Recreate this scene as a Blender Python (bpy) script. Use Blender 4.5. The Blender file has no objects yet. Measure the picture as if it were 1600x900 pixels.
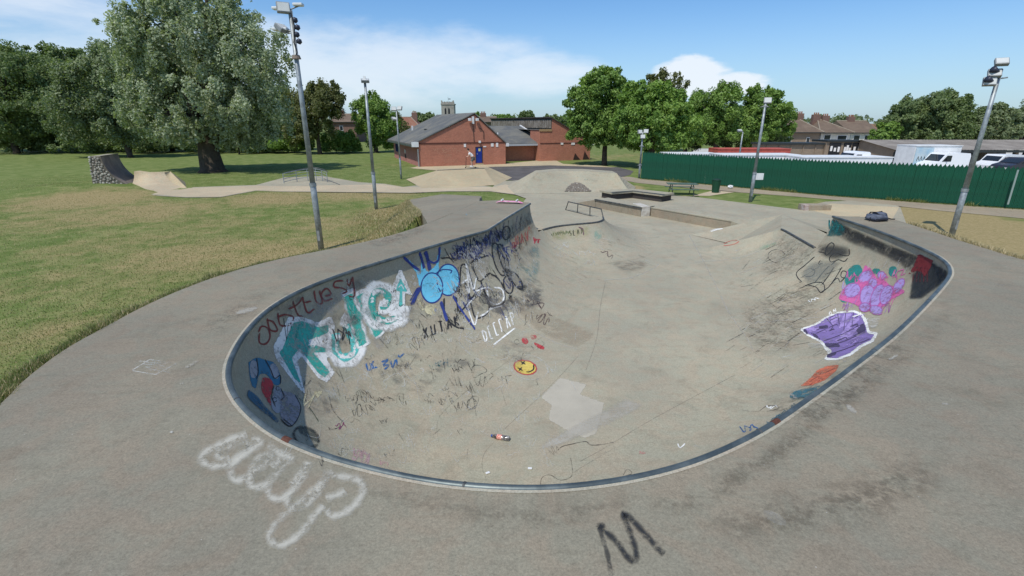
import bpy, bmesh, math, random
import numpy as np
from mathutils import Vector, Matrix
from mathutils.bvhtree import BVHTree
from mathutils.geometry import delaunay_2d_cdt
random.seed(7)
rng = np.random.default_rng(11)
scene = bpy.context.scene
COL = scene.collection

# ---------------------------------------------------------------- camera, world, sun, exposure
CAM_H = 4.7                       # eye above the flat skatepark floor
FPX = 757.0                       # focal length in pixels of the 1600 px wide photograph
PITCH = math.atan(258.0 / FPX)    # horizon at y = 192
cam_d = bpy.data.cameras.new('camera')
cam_d.sensor_width = 36.0
cam_d.lens = 36.0 * FPX / 1600.0
cam_d.clip_start = 0.05
cam_d.clip_end = 5000
cam = bpy.data.objects.new('camera', cam_d)
cam.location = (0, 0, CAM_H)
cam.rotation_euler = (math.radians(90) - PITCH, 0, 0)
COL.objects.link(cam)
scene.camera = cam

SUN_EL = math.radians(59)
SUN_AZ = math.atan2(-0.51, -0.86)          # towards the sun, clockwise from +Y
to_sun = Vector((math.sin(SUN_AZ) * math.cos(SUN_EL), math.cos(SUN_AZ) * math.cos(SUN_EL), math.sin(SUN_EL)))
sun_d = bpy.data.lights.new('sun', 'SUN')
sun_d.energy = 3.5
sun_d.angle = math.radians(0.53)
sun_d.color = (1.0, 0.955, 0.87)
sun = bpy.data.objects.new('sun', sun_d)
sun.rotation_euler = (-to_sun).to_track_quat('-Z', 'Y').to_euler()
sun.location = (-30, -20, 60)
COL.objects.link(sun)

world = bpy.data.worlds.new('World')
scene.world = world
world.use_nodes = True
SKY_STRENGTH = 0.135
scene.view_settings.view_transform = 'Standard'
scene.view_settings.look = 'None'
scene.view_settings.exposure = 0.0
scene.view_settings.gamma = 1.0
scene.view_settings.use_curve_mapping = False

def N(nt, typ, **kw):
    n = nt.nodes.new(typ)
    for k, v in kw.items():
        if hasattr(n, k):
            setattr(n, k, v)
    return n

def setin(n, **kw):
    for k, v in kw.items():
        n.inputs[k.replace('_', ' ')].default_value = v
    return n

def mth(nt, op, a, b=None, c=None, clamp=False):
    n = nt.nodes.new('ShaderNodeMath'); n.operation = op; n.use_clamp = clamp
    for i, x in enumerate((a, b, c)):
        if x is None: continue
        if isinstance(x, (int, float)): n.inputs[i].default_value = x
        else: nt.links.new(x, n.inputs[i])
    return n.outputs[0]

def smooth(nt, x, lo, hi):
    n = nt.nodes.new('ShaderNodeMapRange'); n.interpolation_type = 'SMOOTHSTEP'
    nt.links.new(x, n.inputs[0]); n.inputs[1].default_value = lo; n.inputs[2].default_value = hi
    return n.outputs[0]

def mixc(nt, f, a, b, mode='MIX'):
    n = nt.nodes.new('ShaderNodeMix'); n.data_type = 'RGBA'; n.blend_type = mode
    for i, x in ((0, f), (6, a), (7, b)):
        if isinstance(x, (int, float)): n.inputs[i].default_value = x
        elif isinstance(x, tuple): n.inputs[i].default_value = (*x, 1.0) if len(x) == 3 else x
        else: nt.links.new(x, n.inputs[i])
    return n.outputs[2]

def noise(nt, vec, scale, detail=4, rough=0.55, dist=0.0):
    n = nt.nodes.new('ShaderNodeTexNoise')
    n.inputs['Scale'].default_value = scale; n.inputs['Detail'].default_value = detail
    n.inputs['Roughness'].default_value = rough; n.inputs['Distortion'].default_value = dist
    if vec is not None: nt.links.new(vec, n.inputs['Vector'])
    return n.outputs['Fac']

# sky: Nishita plus clouds that belong to directions of the real sky
nt = world.node_tree
nt.nodes.clear()
out = nt.nodes.new('ShaderNodeOutputWorld')
bg = nt.nodes.new('ShaderNodeBackground')
sky = nt.nodes.new('ShaderNodeTexSky')
sky.sky_type = 'NISHITA'
sky.sun_disc = False
sky.sun_elevation = SUN_EL
sky.sun_rotation = SUN_AZ % (2 * math.pi)
sky.altitude = 20
sky.air_density = 1.0
sky.dust_density = 0.7
sky.ozone_density = 2.0
tc = nt.nodes.new('ShaderNodeTexCoord')
sep = nt.nodes.new('ShaderNodeSeparateXYZ')
nt.links.new(tc.outputs['Generated'], sep.inputs[0])
az = mth(nt, 'ARCTAN2', sep.outputs[0], sep.outputs[1])
el = mth(nt, 'ARCSINE', sep.outputs[2])
comb = nt.nodes.new('ShaderNodeCombineXYZ')
nt.links.new(az, comb.inputs[0]); nt.links.new(mth(nt, 'MULTIPLY', el, 3.2), comb.inputs[1])
n1 = noise(nt, comb.outputs[0], 3.2, 8, 0.6, 0.4)
n2 = noise(nt, comb.outputs[0], 11.0, 6, 0.6, 0.2)
def cloud(a0, e0, ra, re, p=1.0):
    da = mth(nt, 'DIVIDE', mth(nt, 'SUBTRACT', az, a0), ra)
    de = mth(nt, 'DIVIDE', mth(nt, 'SUBTRACT', el, e0), re)
    r = mth(nt, 'ADD', mth(nt, 'MULTIPLY', da, da), mth(nt, 'MULTIPLY', de, de))
    return mth(nt, 'MULTIPLY', mth(nt, 'SUBTRACT', 1.0, r), p)
def cmax(*xs):
    r = xs[0]
    for x in xs[1:]: r = mth(nt, 'MAXIMUM', r, x)
    return r
# main cloud bank, its low skirt, small cumulus, veil to the west, scattered fair-weather clouds elsewhere
bank = cmax(cloud(-0.24, 0.10, 0.36, 0.075), cloud(-0.40, 0.125, 0.22, 0.055), cloud(0.04, 0.085, 0.16, 0.045), cloud(-0.72, 0.165, 0.26, 0.08, 0.5), cloud(-0.78, 0.10, 0.3, 0.05, 0.6))
cum = cmax(cloud(0.325, 0.085, 0.075, 0.030, 1.3), cloud(0.37, 0.062, 0.10, 0.024, 1.3), cloud(1.3, 0.16, 0.3, 0.05), cloud(-1.5, 0.2, 0.4, 0.08), cloud(2.5, 0.2, 0.5, 0.07), cloud(-2.4, 0.25, 0.5, 0.09))
db = mth(nt, 'ADD', bank, mth(nt, 'MULTIPLY', mth(nt, 'SUBTRACT', n1, 0.5), 2.2))
db = mth(nt, 'ADD', db, mth(nt, 'MULTIPLY', mth(nt, 'SUBTRACT', n2, 0.5), 0.8))
mb = mth(nt, 'MULTIPLY', smooth(nt, db, -0.15, 1.1), 0.66)
dc = mth(nt, 'ADD', cum, mth(nt, 'MULTIPLY', mth(nt, 'SUBTRACT', n2, 0.5), 2.2))
mc = mth(nt, 'MULTIPLY', smooth(nt, dc, 0.0, 0.7), 0.85)
cm = mth(nt, 'MAXIMUM', mb, mc)
tint = mixc(nt, 1.0, sky.outputs[0], (0.61, 0.87, 1.10), 'MULTIPLY')
lowfac = mth(nt, 'SUBTRACT', 1.0, smooth(nt, el, 0.0, 0.22))
tint = mixc(nt, mth(nt, 'MULTIPLY', lowfac, 0.5), tint, (4.2, 5.1, 6.1))
skyc = mixc(nt, cm, tint, (6.6, 7.0, 7.5))
nt.links.new(skyc, bg.inputs[0])
bg.inputs[1].default_value = SKY_STRENGTH
nt.links.new(bg.outputs[0], out.inputs[0])

# ---------------------------------------------------------------- pixel -> place
CP, SP = math.cos(PITCH), math.sin(PITCH)
CAMP = Vector((0, 0, CAM_H))
def ray(px, py):
    u = (px - 800.0) / FPX; v = (450.0 - py) / FPX
    return Vector((u, CP + v * SP, -SP + v * CP))
def P(px, py, z=0.0):
    d = ray(px, py); t = (z - CAM_H) / d.z
    return CAMP + d * t
def PY(px, py, Y):
    d = ray(px, py); return CAMP + d * (Y / d.y)
def proj(p):
    x, y, z = p[0], p[1], p[2] - CAM_H
    f = y * CP - z * SP; up = y * SP + z * CP
    return (800 + FPX * x / f, 450 - FPX * up / f)

# ---------------------------------------------------------------- helpers
def srgb(r, g, b):
    f = lambda c: (c / 255 / 12.92) if c / 255 <= 0.04045 else ((c / 255 + 0.055) / 1.055) ** 2.4
    return (f(r), f(g), f(b))

MATS = {}
def mat(name, col, rough=0.8, var=0.0, vscale=3.0, col2=None, metal=0.0, bump=0.0, bscale=40.0, spec=0.3, fine=0.0, fscale=60.0, coord='Object'):
    if name in MATS: return MATS[name]
    m = bpy.data.materials.new(name); m.use_nodes = True
    t = m.node_tree; b = t.nodes['Principled BSDF']
    b.inputs['Roughness'].default_value = rough; b.inputs['Metallic'].default_value = metal
    b.inputs['Specular IOR Level'].default_value = spec
    tcn = t.nodes.new('ShaderNodeTexCoord')
    c = None
    if var > 0 or col2 is not None:
        f = noise(t, tcn.outputs[coord], vscale, 5, 0.6)
        f = smooth(t, f, 0.35, 0.65)
        c2 = col2 if col2 is not None else tuple(max(0, x * (1 - var)) for x in col)
        c = mixc(t, f, tuple(col), tuple(c2))
    if fine > 0:
        f2 = noise(t, tcn.outputs[coord], fscale, 3, 0.7)
        f2 = mth(t, 'ADD', mth(t, 'MULTIPLY', mth(t, 'SUBTRACT', f2, 0.5), fine * 2), 1.0)
        cc = t.nodes.new('ShaderNodeCombineXYZ')
        for i in range(3): t.links.new(f2, cc.inputs[i])
        c = mixc(t, 1.0, c if c is not None else tuple(col), cc.outputs[0], 'MULTIPLY')
    if c is None: b.inputs['Base Color'].default_value = (*col, 1)
    else: t.links.new(c, b.inputs['Base Color'])
    if bump > 0:
        bn = t.nodes.new('ShaderNodeBump'); bn.inputs['Strength'].default_value = bump; bn.inputs['Distance'].default_value = 0.02
        t.links.new(noise(t, tcn.outputs[coord], bscale, 4, 0.6), bn.inputs['Height'])
        t.links.new(bn.outputs[0], b.inputs['Normal'])
    MATS[name] = m
    return m

def mesh_obj(name, verts, faces, m=None, parent=None, smoothf=False, loc=None):
    me = bpy.data.meshes.new(name)
    me.from_pydata([tuple(v) for v in verts], [], [tuple(f) for f in faces])
    me.update()
    if smoothf: me.polygons.foreach_set('use_smooth', [True] * len(me.polygons))
    o = bpy.data.objects.new(name, me)
    if m: me.materials.append(m)
    COL.objects.link(o)
    if parent is not None:
        o.parent = parent
    if loc is not None: o.location = loc
    return o

def np_mesh(name, co, quads, m, parent=None, attr=None, tri=False):
    k = 3 if tri else 4
    me = bpy.data.meshes.new(name)
    nv, nf = len(co), len(quads)
    me.vertices.add(nv); me.vertices.foreach_set('co', np.asarray(co, dtype=np.float32).ravel())
    me.loops.add(nf * k); me.loops.foreach_set('vertex_index', np.asarray(quads, dtype=np.int32).ravel())
    me.polygons.add(nf); me.polygons.foreach_set('loop_start', np.arange(0, nf * k, k, dtype=np.int32))
    me.update(calc_edges=True)
    if attr is not None:
        a = me.attributes.new('v', 'FLOAT', 'POINT'); a.data.foreach_set('value', np.asarray(attr, dtype=np.float32))
    me.materials.append(m)
    o = bpy.data.objects.new(name, me); COL.objects.link(o)
    if parent is not None: o.parent = parent
    return o

class MB:
    """collects shapes of ONE part"""
    def __init__(s): s.v = []; s.f = []
    def add(s, vs, fs):
        b = len(s.v); s.v += [Vector(v) for v in vs]; s.f += [tuple(i + b for i in f) for f in fs]; return s
    def box(s, x0, x1, y0, y1, z0, z1, M=None, bev=0.0):
        if bev > 0:
            bm = bmesh.new(); bmesh.ops.create_cube(bm, size=1.0)
            for v in bm.verts: v.co = Vector(((x0 + x1) / 2 + v.co.x * (x1 - x0), (y0 + y1) / 2 + v.co.y * (y1 - y0), (z0 + z1) / 2 + v.co.z * (z1 - z0)))
            bmesh.ops.bevel(bm, geom=bm.edges[:], offset=bev, segments=2, affect='EDGES', profile=0.6)
            bm.verts.index_update()
            vs = [v.co.copy() for v in bm.verts]; fs = [[v.index for v in f.verts] for f in bm.faces]; bm.free()
        else:
            vs = [Vector(p) for p in ((x0, y0, z0), (x1, y0, z0), (x1, y1, z0), (x0, y1, z0), (x0, y0, z1), (x1, y0, z1), (x1, y1, z1), (x0, y1, z1))]
            fs = [(3, 2, 1, 0), (4, 5, 6, 7), (0, 1, 5, 4), (1, 2, 6, 5), (2, 3, 7, 6), (3, 0, 4, 7)]
        if M is not None: vs = [M @ v for v in vs]
        return s.add(vs, fs)
    def tube(s, pts, radii, seg=10, caps=True):
        pts = [Vector(p) for p in pts]
        if not isinstance(radii, (list, tuple)): radii = [radii] * len(pts)
        vs = []; fs = []
        prev = None
        for i, p in enumerate(pts):
            d = (pts[min(i + 1, len(pts) - 1)] - pts[max(i - 1, 0)]).normalized()
            if prev is None:
                a = Vector((0, 0, 1)) if abs(d.z) < 0.9 else Vector((1, 0, 0))
                n = d.cross(a).normalized()
            else:
                n = (prev - d * prev.dot(d)).normalized()
            prev = n; b = d.cross(n)
            for k in range(seg):
                an = 2 * math.pi * k / seg
                vs.append(p + (n * math.cos(an) + b * math.sin(an)) * radii[i])
        for i in range(len(pts) - 1):
            for k in range(seg):
                fs.append((i * seg + k, i * seg + (k + 1) % seg, (i + 1) * seg + (k + 1) % seg, (i + 1) * seg + k))
        if caps:
            fs.append(tuple(range(seg - 1, -1, -1))); fs.append(tuple((len(pts) - 1) * seg + k for k in range(seg)))
        return s.add(vs, fs)
    def prism(s, poly, d, M=None):
        """poly: list of 3D points (planar), d: extrusion vector"""
        n = len(poly); d = Vector(d)
        vs = [Vector(p) for p in poly] + [Vector(p) + d for p in poly]
        fs = [tuple(range(n)), tuple(range(2 * n - 1, n - 1, -1))] + [(i, i + n, (i + 1) % n + n, (i + 1) % n) for i in range(n)]
        if M is not None: vs = [M @ v for v in vs]
        bm = bmesh.new(); bv = [bm.verts.new(v) for v in vs]
        for f in fs: bm.faces.new([bv[i] for i in f])
        bmesh.ops.recalc_face_normals(bm, faces=bm.faces[:]); bm.verts.index_update()
        fs = [[v.index for v in f.verts] for f in bm.faces]; bm.free()
        return s.add(vs, fs)
    def build(s, name, m, parent=None, sm=False):
        return mesh_obj(name, s.v, s.f, m, parent, sm)

def empty(name, loc=(0, 0, 0), rz=0.0):
    o = bpy.data.objects.new(name, None); COL.objects.link(o)
    o.location = loc; o.rotation_euler = (0, 0, rz); o.empty_display_size = 0.3
    return o
def tag(o, label, cat, group=None):
    o['label'] = label; o['category'] = cat
    if group: o['group'] = group
    return o
def struct(o, label=None):
    o['kind'] = 'structure'
    if label: o['label'] = label
    return o

def resample(pts, step):
    pts = np.asarray(pts, float)
    seg = np.linalg.norm(np.diff(pts, axis=0), axis=1); L = np.concatenate([[0], np.cumsum(seg)])
    n = max(2, int(round(L[-1] / step)) + 1); t = np.linspace(0, L[-1], n)
    return np.stack([np.interp(t, L, pts[:, k]) for k in range(pts.shape[1])], axis=1)
def catmull(pts, per=12):
    pts = [np.asarray(p, float) for p in pts]; out_ = []
    ext = [2 * pts[0] - pts[1]] + pts + [2 * pts[-1] - pts[-2]]
    for i in range(1, len(ext) - 2):
        p0, p1, p2, p3 = ext[i - 1:i + 3]
        for k in range(per):
            t = k / per
            out_.append(0.5 * (2 * p1 + (p2 - p0) * t + (2 * p0 - 5 * p1 + 4 * p2 - p3) * t * t + (3 * p1 - p0 - 3 * p2 + p3) * t ** 3))
    out_.append(pts[-1]); return np.array(out_)

# ---------------------------------------------------------------- concrete
def concrete(name, base, warm=0.0, dirt=0.5):
    if name in MATS: return MATS[name]
    m = bpy.data.materials.new(name); m.use_nodes = True; t = m.node_tree; b = t.nodes['Principled BSDF']
    g = t.nodes.new('ShaderNodeNewGeometry'); pos = g.outputs['Position']
    big = noise(t, pos, 0.35, 6, 0.6, 0.3); mid = noise(t, pos, 1.7, 6, 0.65, 0.5); fine = noise(t, pos, 55, 3, 0.7); grit = noise(t, pos, 160, 2, 0.6)
    b0 = tuple(base); dk = (base[0] * 0.66, base[1] * 0.65, base[2] * 0.63); lt = (base[0] * 1.16, base[1] * 1.15, base[2] * 1.12)
    c = mixc(t, smooth(t, big, 0.38, 0.66), b0, lt)
    c = mixc(t, mth(t, 'MULTIPLY', smooth(t, mid, 0.5, 0.78), dirt), c, dk)
    # trowelled pours: faint patchwork of slabs of slightly different grey
    vs_ = t.nodes.new('ShaderNodeTexVoronoi'); vs_.inputs['Scale'].default_value = 0.22; t.links.new(pos, vs_.inputs['Vector'])
    hs = t.nodes.new('ShaderNodeSeparateColor'); t.links.new(vs_.outputs['Color'], hs.inputs[0])
    c = mixc(t, mth(t, 'MULTIPLY', hs.outputs[0], 0.16), c, dk)
    mott = noise(t, pos, 6.5, 6, 0.72, 0.6)
    c = mixc(t, mth(t, 'MULTIPLY', smooth(t, mott, 0.46, 0.72), 0.30), c, dk)
    c = mixc(t, mth(t, 'MULTIPLY', smooth(t, noise(t, pos, 14, 4, 0.7), 0.58, 0.75), 0.35), c, lt)
    mp = t.nodes.new('ShaderNodeMapping'); mp.inputs['Rotation'].default_value = (0, 0, 0.9); mp.inputs['Scale'].default_value = (0.8, 7.0, 2.0)
    t.links.new(pos, mp.inputs['Vector'])
    stre = noise(t, mp.outputs[0], 1.3, 5, 0.6, 0.3)
    c = mixc(t, mth(t, 'MULTIPLY', smooth(t, stre, 0.52, 0.75), 0.35 * dirt), c, (base[0] * 0.62, base[1] * 0.56, base[2] * 0.48))
    hue = noise(t, pos, 2.4, 4, 0.6, 0.8)
    c = mixc(t, 1.0, c, mixc(t, smooth(t, hue, 0.36, 0.64), (1.03, 0.988, 0.975), (0.972, 1.012, 1.02)), 'MULTIPLY')
    v = mth(t, 'ADD', mth(t, 'MULTIPLY', mth(t, 'SUBTRACT', fine, 0.5), 0.9), 1.0)
    v = mth(t, 'ADD', v, mth(t, 'MULTIPLY', mth(t, 'SUBTRACT', noise(t, pos, 24, 4, 0.75), 0.5), 0.7))
    v = mth(t, 'ADD', v, mth(t, 'MULTIPLY', mth(t, 'SUBTRACT', grit, 0.5), 0.6))
    cc = t.nodes.new('ShaderNodeCombineXYZ')
    for i in range(3): t.links.new(v, cc.inputs[i])
    c = mixc(t, 1.0, c, cc.outputs[0], 'MULTIPLY')
    # little pale chips and dark specks
    vo = t.nodes.new('ShaderNodeTexVoronoi'); vo.inputs['Scale'].default_value = 9.0; t.links.new(pos, vo.inputs['Vector'])
    sp = mth(t, 'LESS_THAN', vo.outputs['Distance'], 0.045)
    sel = mth(t, 'GREATER_THAN', noise(t, pos, 3.1, 2), 0.56)
    c = mixc(t, mth(t, 'MULTIPLY', mth(t, 'MULTIPLY', sp, sel), 0.55), c, (0.5, 0.48, 0.44))
    t.links.new(c, b.inputs['Base Color'])
    b.inputs['Roughness'].default_value = 0.88; b.inputs['Specular IOR Level'].default_value = 0.25
    bn = t.nodes.new('ShaderNodeBump'); bn.inputs['Strength'].default_value = 0.25; bn.inputs['Distance'].default_value = 0.01
    t.links.new(fine, bn.inputs['Height']); t.links.new(bn.outputs[0], b.inputs['Normal'])
    MATS[name] = m; return m

M_DECK = concrete('deck_concrete', (0.240, 0.212, 0.158), dirt=0.55)
M_FLOOR = concrete('floor_concrete', (0.352, 0.318, 0.236), dirt=0.6); M_WALL = M_FLOOR
M_TAN = concrete('tan_concrete', (0.47, 0.385, 0.25), dirt=0.35)
M_PINK = concrete('pinkish_concrete', (0.47, 0.385, 0.265), dirt=0.3)
M_PATCH = concrete('patch_concrete', (0.40, 0.385, 0.325), dirt=0.25)
M_LEDGE = concrete('ledge_concrete', (0.31, 0.26, 0.19), dirt=0.9)
M_ASPH = mat('asphalt', (0.125, 0.112, 0.105), 0.9, 0.3, 0.6, fine=0.3, fscale=30, coord='Object')
M_STEEL = mat('galvanised_steel', (0.36, 0.39, 0.40), 0.5, 0.35, 6, metal=0.35, fine=0.2, fscale=30)
M_DARKSTEEL = mat('dark_steel', (0.055, 0.06, 0.062), 0.5, 0.4, 8, col2=(0.13, 0.13, 0.12), metal=0.3)
M_COPING = mat('coping_steel', (0.085, 0.105, 0.108), 0.45, 0.3, 3, col2=(0.16, 0.185, 0.18), metal=0.5, fine=0.25, fscale=25)
M_WHITE = mat('white_paint', (0.75, 0.75, 0.74), 0.5, 0.12, 2)
M_BLACK = mat('black_plastic', (0.02, 0.02, 0.022), 0.5)

# ---------------------------------------------------------------- the bowl: lip path, profile, sweep
DZ = 2.0      # deck above floor
LZ = 1.0      # lower quarter pipes
RUN = 2.5
def d_of_z(z):   # horizontal distance from the virtual lip at height z
    c = max(-1.0, min(1.0, 1 - z / DZ)); th = math.acos(c)
    return RUN - RUN * math.sin(th)
lip_px = [(828, 318), (795, 338), (761, 360), (700, 377), (627, 399), (540, 426), (470, 453), (420, 482), (385, 516), (361, 555), (354, 585), (362, 615), (386, 646), (430, 680), (500, 711), (580, 734), (660, 751), (740, 761), (830, 764.5), (900, 761), (980, 750), (1060, 731), (1130, 705), (1200, 669), (1260, 628), (1330, 577), (1400, 522), (1450, 473), (1479, 440), (1486, 424), (1477, 408), (1450, 392), (1400, 371), (1350, 353), (1302, 338)]
hw = [P(x, y, DZ) for x, y in lip_px]
high = np.concatenate([[np.array(hw[0][:2])], [np.array(hw[1][:2])], catmull([np.array(p[:2]) for p in hw[2:]], 10)])
high = resample(high, 0.05)
for _ in range(14):
    high[1:-1] = 0.25 * high[:-2] + 0.5 * high[1:-1] + 0.25 * high[2:]
# the interior lies to the LEFT of the path (left end -> near end -> right end is counter-clockwise seen from above)
def normals(path):
    t = np.gradient(path, axis=0); t /= np.linalg.norm(t, axis=1)[:, None]
    return np.stack([-t[:, 1], t[:, 0]], axis=1)
d1 = d_of_z(LZ)
# left lower quarter (walked towards the high wall)
ll = [P(x, y, LZ) for x, y in [(943, 340.5), (941.5, 344), (934, 347.2), (915, 349.2), (893, 351), (868, 354), (848, 359)]]
e = ll[0]
low_l = catmull([np.array((e.x + 0.05, e.y + 2.6)), np.array((e.x + 0.03, e.y + 1.2))] + [np.array(p[:2]) for p in ll], 10)
low_l = resample(low_l, 0.05)
for _ in range(30): low_l[1:-1] = 0.25 * low_l[:-2] + 0.5 * low_l[1:-1] + 0.25 * low_l[2:]
low_lv = low_l - normals(low_l) * d1
# right lower quarter
hr = high[-1]; C_ = P(1222, 358, LZ); A_ = P(1080, 367, 0.0)
low_r = [hr + np.array((-d1, 0.05)), np.array((C_.x, C_.y))]
cA = np.array((C_.x, C_.y)); dA = np.array((A_.x, A_.y)) - cA
low_r = np.concatenate([resample(low_r, 0.05), resample([cA, cA + dA * 0.5], 0.05)[1:]])
for _ in range(40): low_r[1:-1] = 0.25 * low_r[:-2] + 0.5 * low_r[1:-1] + 0.25 * low_r[2:]
low_rv = low_r - normals(low_r) * d1
V = np.concatenate([low_lv, high, low_rv])
nl, nh, nr = len(low_lv), len(high), len(low_rv)
ztop = np.full(len(V), DZ)
sl = np.linalg.norm(low_l - low_l[0], axis=1)
ztop[:nl] = LZ * np.clip(sl / 2.4, 0.02, 1.0)
sr = np.linalg.norm(low_r - cA, axis=1) * (np.arange(nr) > np.argmin(np.linalg.norm(low_r - cA, axis=1)))
ztop[nl + nh:] = LZ * np.clip(1 - sr / np.linalg.norm(dA) / 0.5, 0.02, 1.0)
def clean_normals(path):
    return normals(path)
Nn = np.concatenate([normals(low_l), normals(high), normals(low_r)])
# distance to where the sweep meets its own mirror (mitre)
ds = np.linspace(0, RUN, 60)
dmax = np.full(len(V), RUN)
Vs = V[::2]
for k in range(len(V)):
    pts = V[k][None, :] + Nn[k][None, :] * ds[:, None]
    dm = np.sqrt(((pts[:, None, :] - Vs[None, :, :]) ** 2).sum(2)).min(1)
    bad = np.where(dm < ds - 0.03)[0]
    if len(bad): dmax[k] = ds[max(bad[0] - 1, 0)]
KS = 52
def sweep(i0, i1, lo=None):
    vs = []; fs = []
    for k in range(i0, i1):
        zt = ztop[k] if lo is None else min(ztop[k], lo); th0 = math.acos(1 - zt / DZ)
        for j in range(KS + 1):
            th = th0 * (1 - j / KS)
            d = RUN - RUN * math.sin(th)
            d = min(d, max(dmax[k], RUN - RUN * math.sin(th0)))
            th2 = math.asin(max(0, min(1, (RUN - d) / RUN)))
            z = DZ * (1 - math.cos(th2))
            p = V[k] + Nn[k] * d
            vs.append((p[0], p[1], z + 0.004))
    w = KS + 1
    for a in range(i1 - i0 - 1):
        for j in range(KS):
            fs.append((a * w + j, a * w + j + 1, (a + 1) * w + j + 1, (a + 1) * w + j))
    return vs, fs
bowl = empty('skate_bowl', (0, 9.5, 0))
tag(bowl, 'large concrete skate bowl covered in graffiti, sunk below a wide raised deck', 'skate bowl')
def child(o, parent):
    o.parent = parent; o.matrix_parent_inverse = Matrix.Translation(-Vector(parent.location)) if parent.rotation_euler.z == 0 else parent.matrix_world.inverted()
    return o
W_v, W_f = sweep(nl, nl + nh)
wall = child(mesh_obj('bowl_wall', W_v, W_f, M_WALL, None, True), bowl)
Lv_, Lf_ = sweep(0, nl + 1, LZ)
wl = child(mesh_obj('lower_wall', Lv_, Lf_, M_FLOOR, None, True), bowl)
Rv_, Rf_ = sweep(nl + nh - 1, len(V), LZ)
wr = child(mesh_obj('lower_wall', Rv_, Rf_, M_WALL, None, True), bowl)

def poly_fill(loops, z, name, m, parent=None, zf=None, grid=None):
    """constrained fill of outer loop (first) and optional hole loops, 2D points"""
    pts = []; edges = []; faces_in = []
    for lp in loops:
        b = len(pts); n = len(lp); pts += [Vector((p[0], p[1])) for p in lp]; edges += [(b + i, b + (i + 1) % n) for i in range(n)]
    if grid:
        xs = [p.x for p in pts]; ys = [p.y for p in pts]
        gx = np.arange(min(xs), max(xs), grid); gy = np.arange(min(ys), max(ys), grid)
        pts += [Vector((a, b)) for a in gx for b in gy]
    r = delaunay_2d_cdt(pts, edges, [], 0, 1e-5)
    vo, fo = r[0], r[2]
    lp0 = np.array([(p[0], p[1]) for p in loops[0]])
    keep = []
    for f in fo:
        c = sum((vo[i] for i in f), Vector((0, 0))) / len(f)
        if inside(c.x, c.y, lp0) and not any(inside(c.x, c.y, np.array([(p[0], p[1]) for p in h])) for h in loops[1:]): keep.append(f)
    vs = [(v.x, v.y, zf(v.x, v.y) if zf else z) for v in vo]
    o = mesh_obj(name, vs, keep, m)
    if parent is not None: child(o, parent)
    return o
def inside(x, y, poly):
    px, py = poly[:, 0], poly[:, 1]; qx, qy = np.roll(px, -1), np.roll(py, -1)
    c = ((py > y) != (qy > y)) & (x < (qx - px) * (y - py) / np.where(qy - py == 0, 1e-12, qy - py) + px)
    return bool(c.sum() % 2)

deck_left_px = [(0, 632), (40, 592), (100, 547), (160, 513), (230, 476), (300, 446), (370, 422), (440, 404), (500, 392), (560, 380), (620, 365), (668, 349), (712, 331), (749, 314)]
dl = [P(x, y, DZ) for x, y in deck_left_px]
dlc = resample(catmull([np.array((-4.2, -6.0)), np.array((-4.5, -2.0)), np.array((-4.7, 1.0)), np.array((-4.85, 2.6)), np.array((-5.0, 3.6))] + [np.array(p[:2]) for p in dl], 8), 0.25)
dr = [P(x, y, DZ) for x, y in [(1395, 342), (1440, 356), (1500, 376), (1550, 391), (1600, 406)]]
drc = resample(catmull([np.array(p[:2]) for p in dr] + [np.array((10.6, 7.0)), np.array((9.8, 2.0)), np.array((8.2, -6.0))], 8), 0.25)
far_l = [P(785, 312.5, DZ), P(826, 316.5, DZ)]
far_r = [P(1310, 337.6, DZ), P(1350, 339, DZ)]
outer = list(map(tuple, dlc)) + [tuple(p[:2]) for p in far_l] + [tuple(p) for p in high[::2]] + [tuple(high[-1])] + [tuple(p[:2]) for p in far_r] + list(map(tuple, drc))
deck = poly_fill([outer], DZ, 'deck', M_DECK, bowl, grid=1.1)
OUTER = np.array(outer)
def drop_edge(pts, h, name):
    q = [(p[0], p[1], DZ) for p in pts] + [(p[0], p[1], DZ - h) for p in pts]; n = len(pts)
    return child(mesh_obj(name, q, [(i, i + 1, n + i + 1, n + i) for i in range(n - 1)], M_DECK), bowl)
drop_edge(dlc, .35, 'deck_side'); drop_edge(drc, .35, 'deck_side')
# deck far edges: concrete faces down to the floor
def skirt(pts, dirv, run, name, m, z0=DZ, z1=0.0, parent=bowl):
    vs = []; fs = []
    for p in pts: vs += [(p[0], p[1], z0), (p[0] + dirv[0] * run, p[1] + dirv[1] * run, z1)]
    for i in range(len(pts) - 1): fs.append((2 * i, 2 * i + 1, 2 * i + 3, 2 * i + 2))
    return child(mesh_obj(name, vs, fs, m), parent)
skirt([P(749, 314, DZ), far_l[0], far_l[1], Vector((high[0][0], high[0][1], DZ))], (-0.1, 1.0), 1.2, 'deck_bank', M_FLOOR)
skirt([Vector((high[-1][0], high[-1][1], DZ)), far_r[0], far_r[1], dr[0]], (0.8, 0.72), 2.6, 'deck_bank', M_FLOOR)
he = high[-1]
child(mesh_obj('deck_bank_side', [(he[0], he[1], DZ), (he[0] + 2.08, he[1] + 1.87, 0), (he[0], he[1], 0)], [(0, 1, 2)], M_FLOOR), bowl)
# the wall ends above the lower quarters
for kk, sg in ((nl, 0), (nl + nh - 1, 1)):
    ring = []
    for j in range(15):
        z = DZ - (DZ - LZ + 0.1) * j / 14; dd = d_of_z(z); p = V[kk] + Nn[kk] * dd; ring.append((p[0], p[1], z))
    p = V[kk] - Nn[kk] * 0.8
    ring += [(p[0], p[1], LZ - 0.1), (p[0], p[1], DZ)]
    child(mesh_obj('wall_end', ring, [tuple(range(len(ring)))], M_WALL), bowl)
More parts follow.
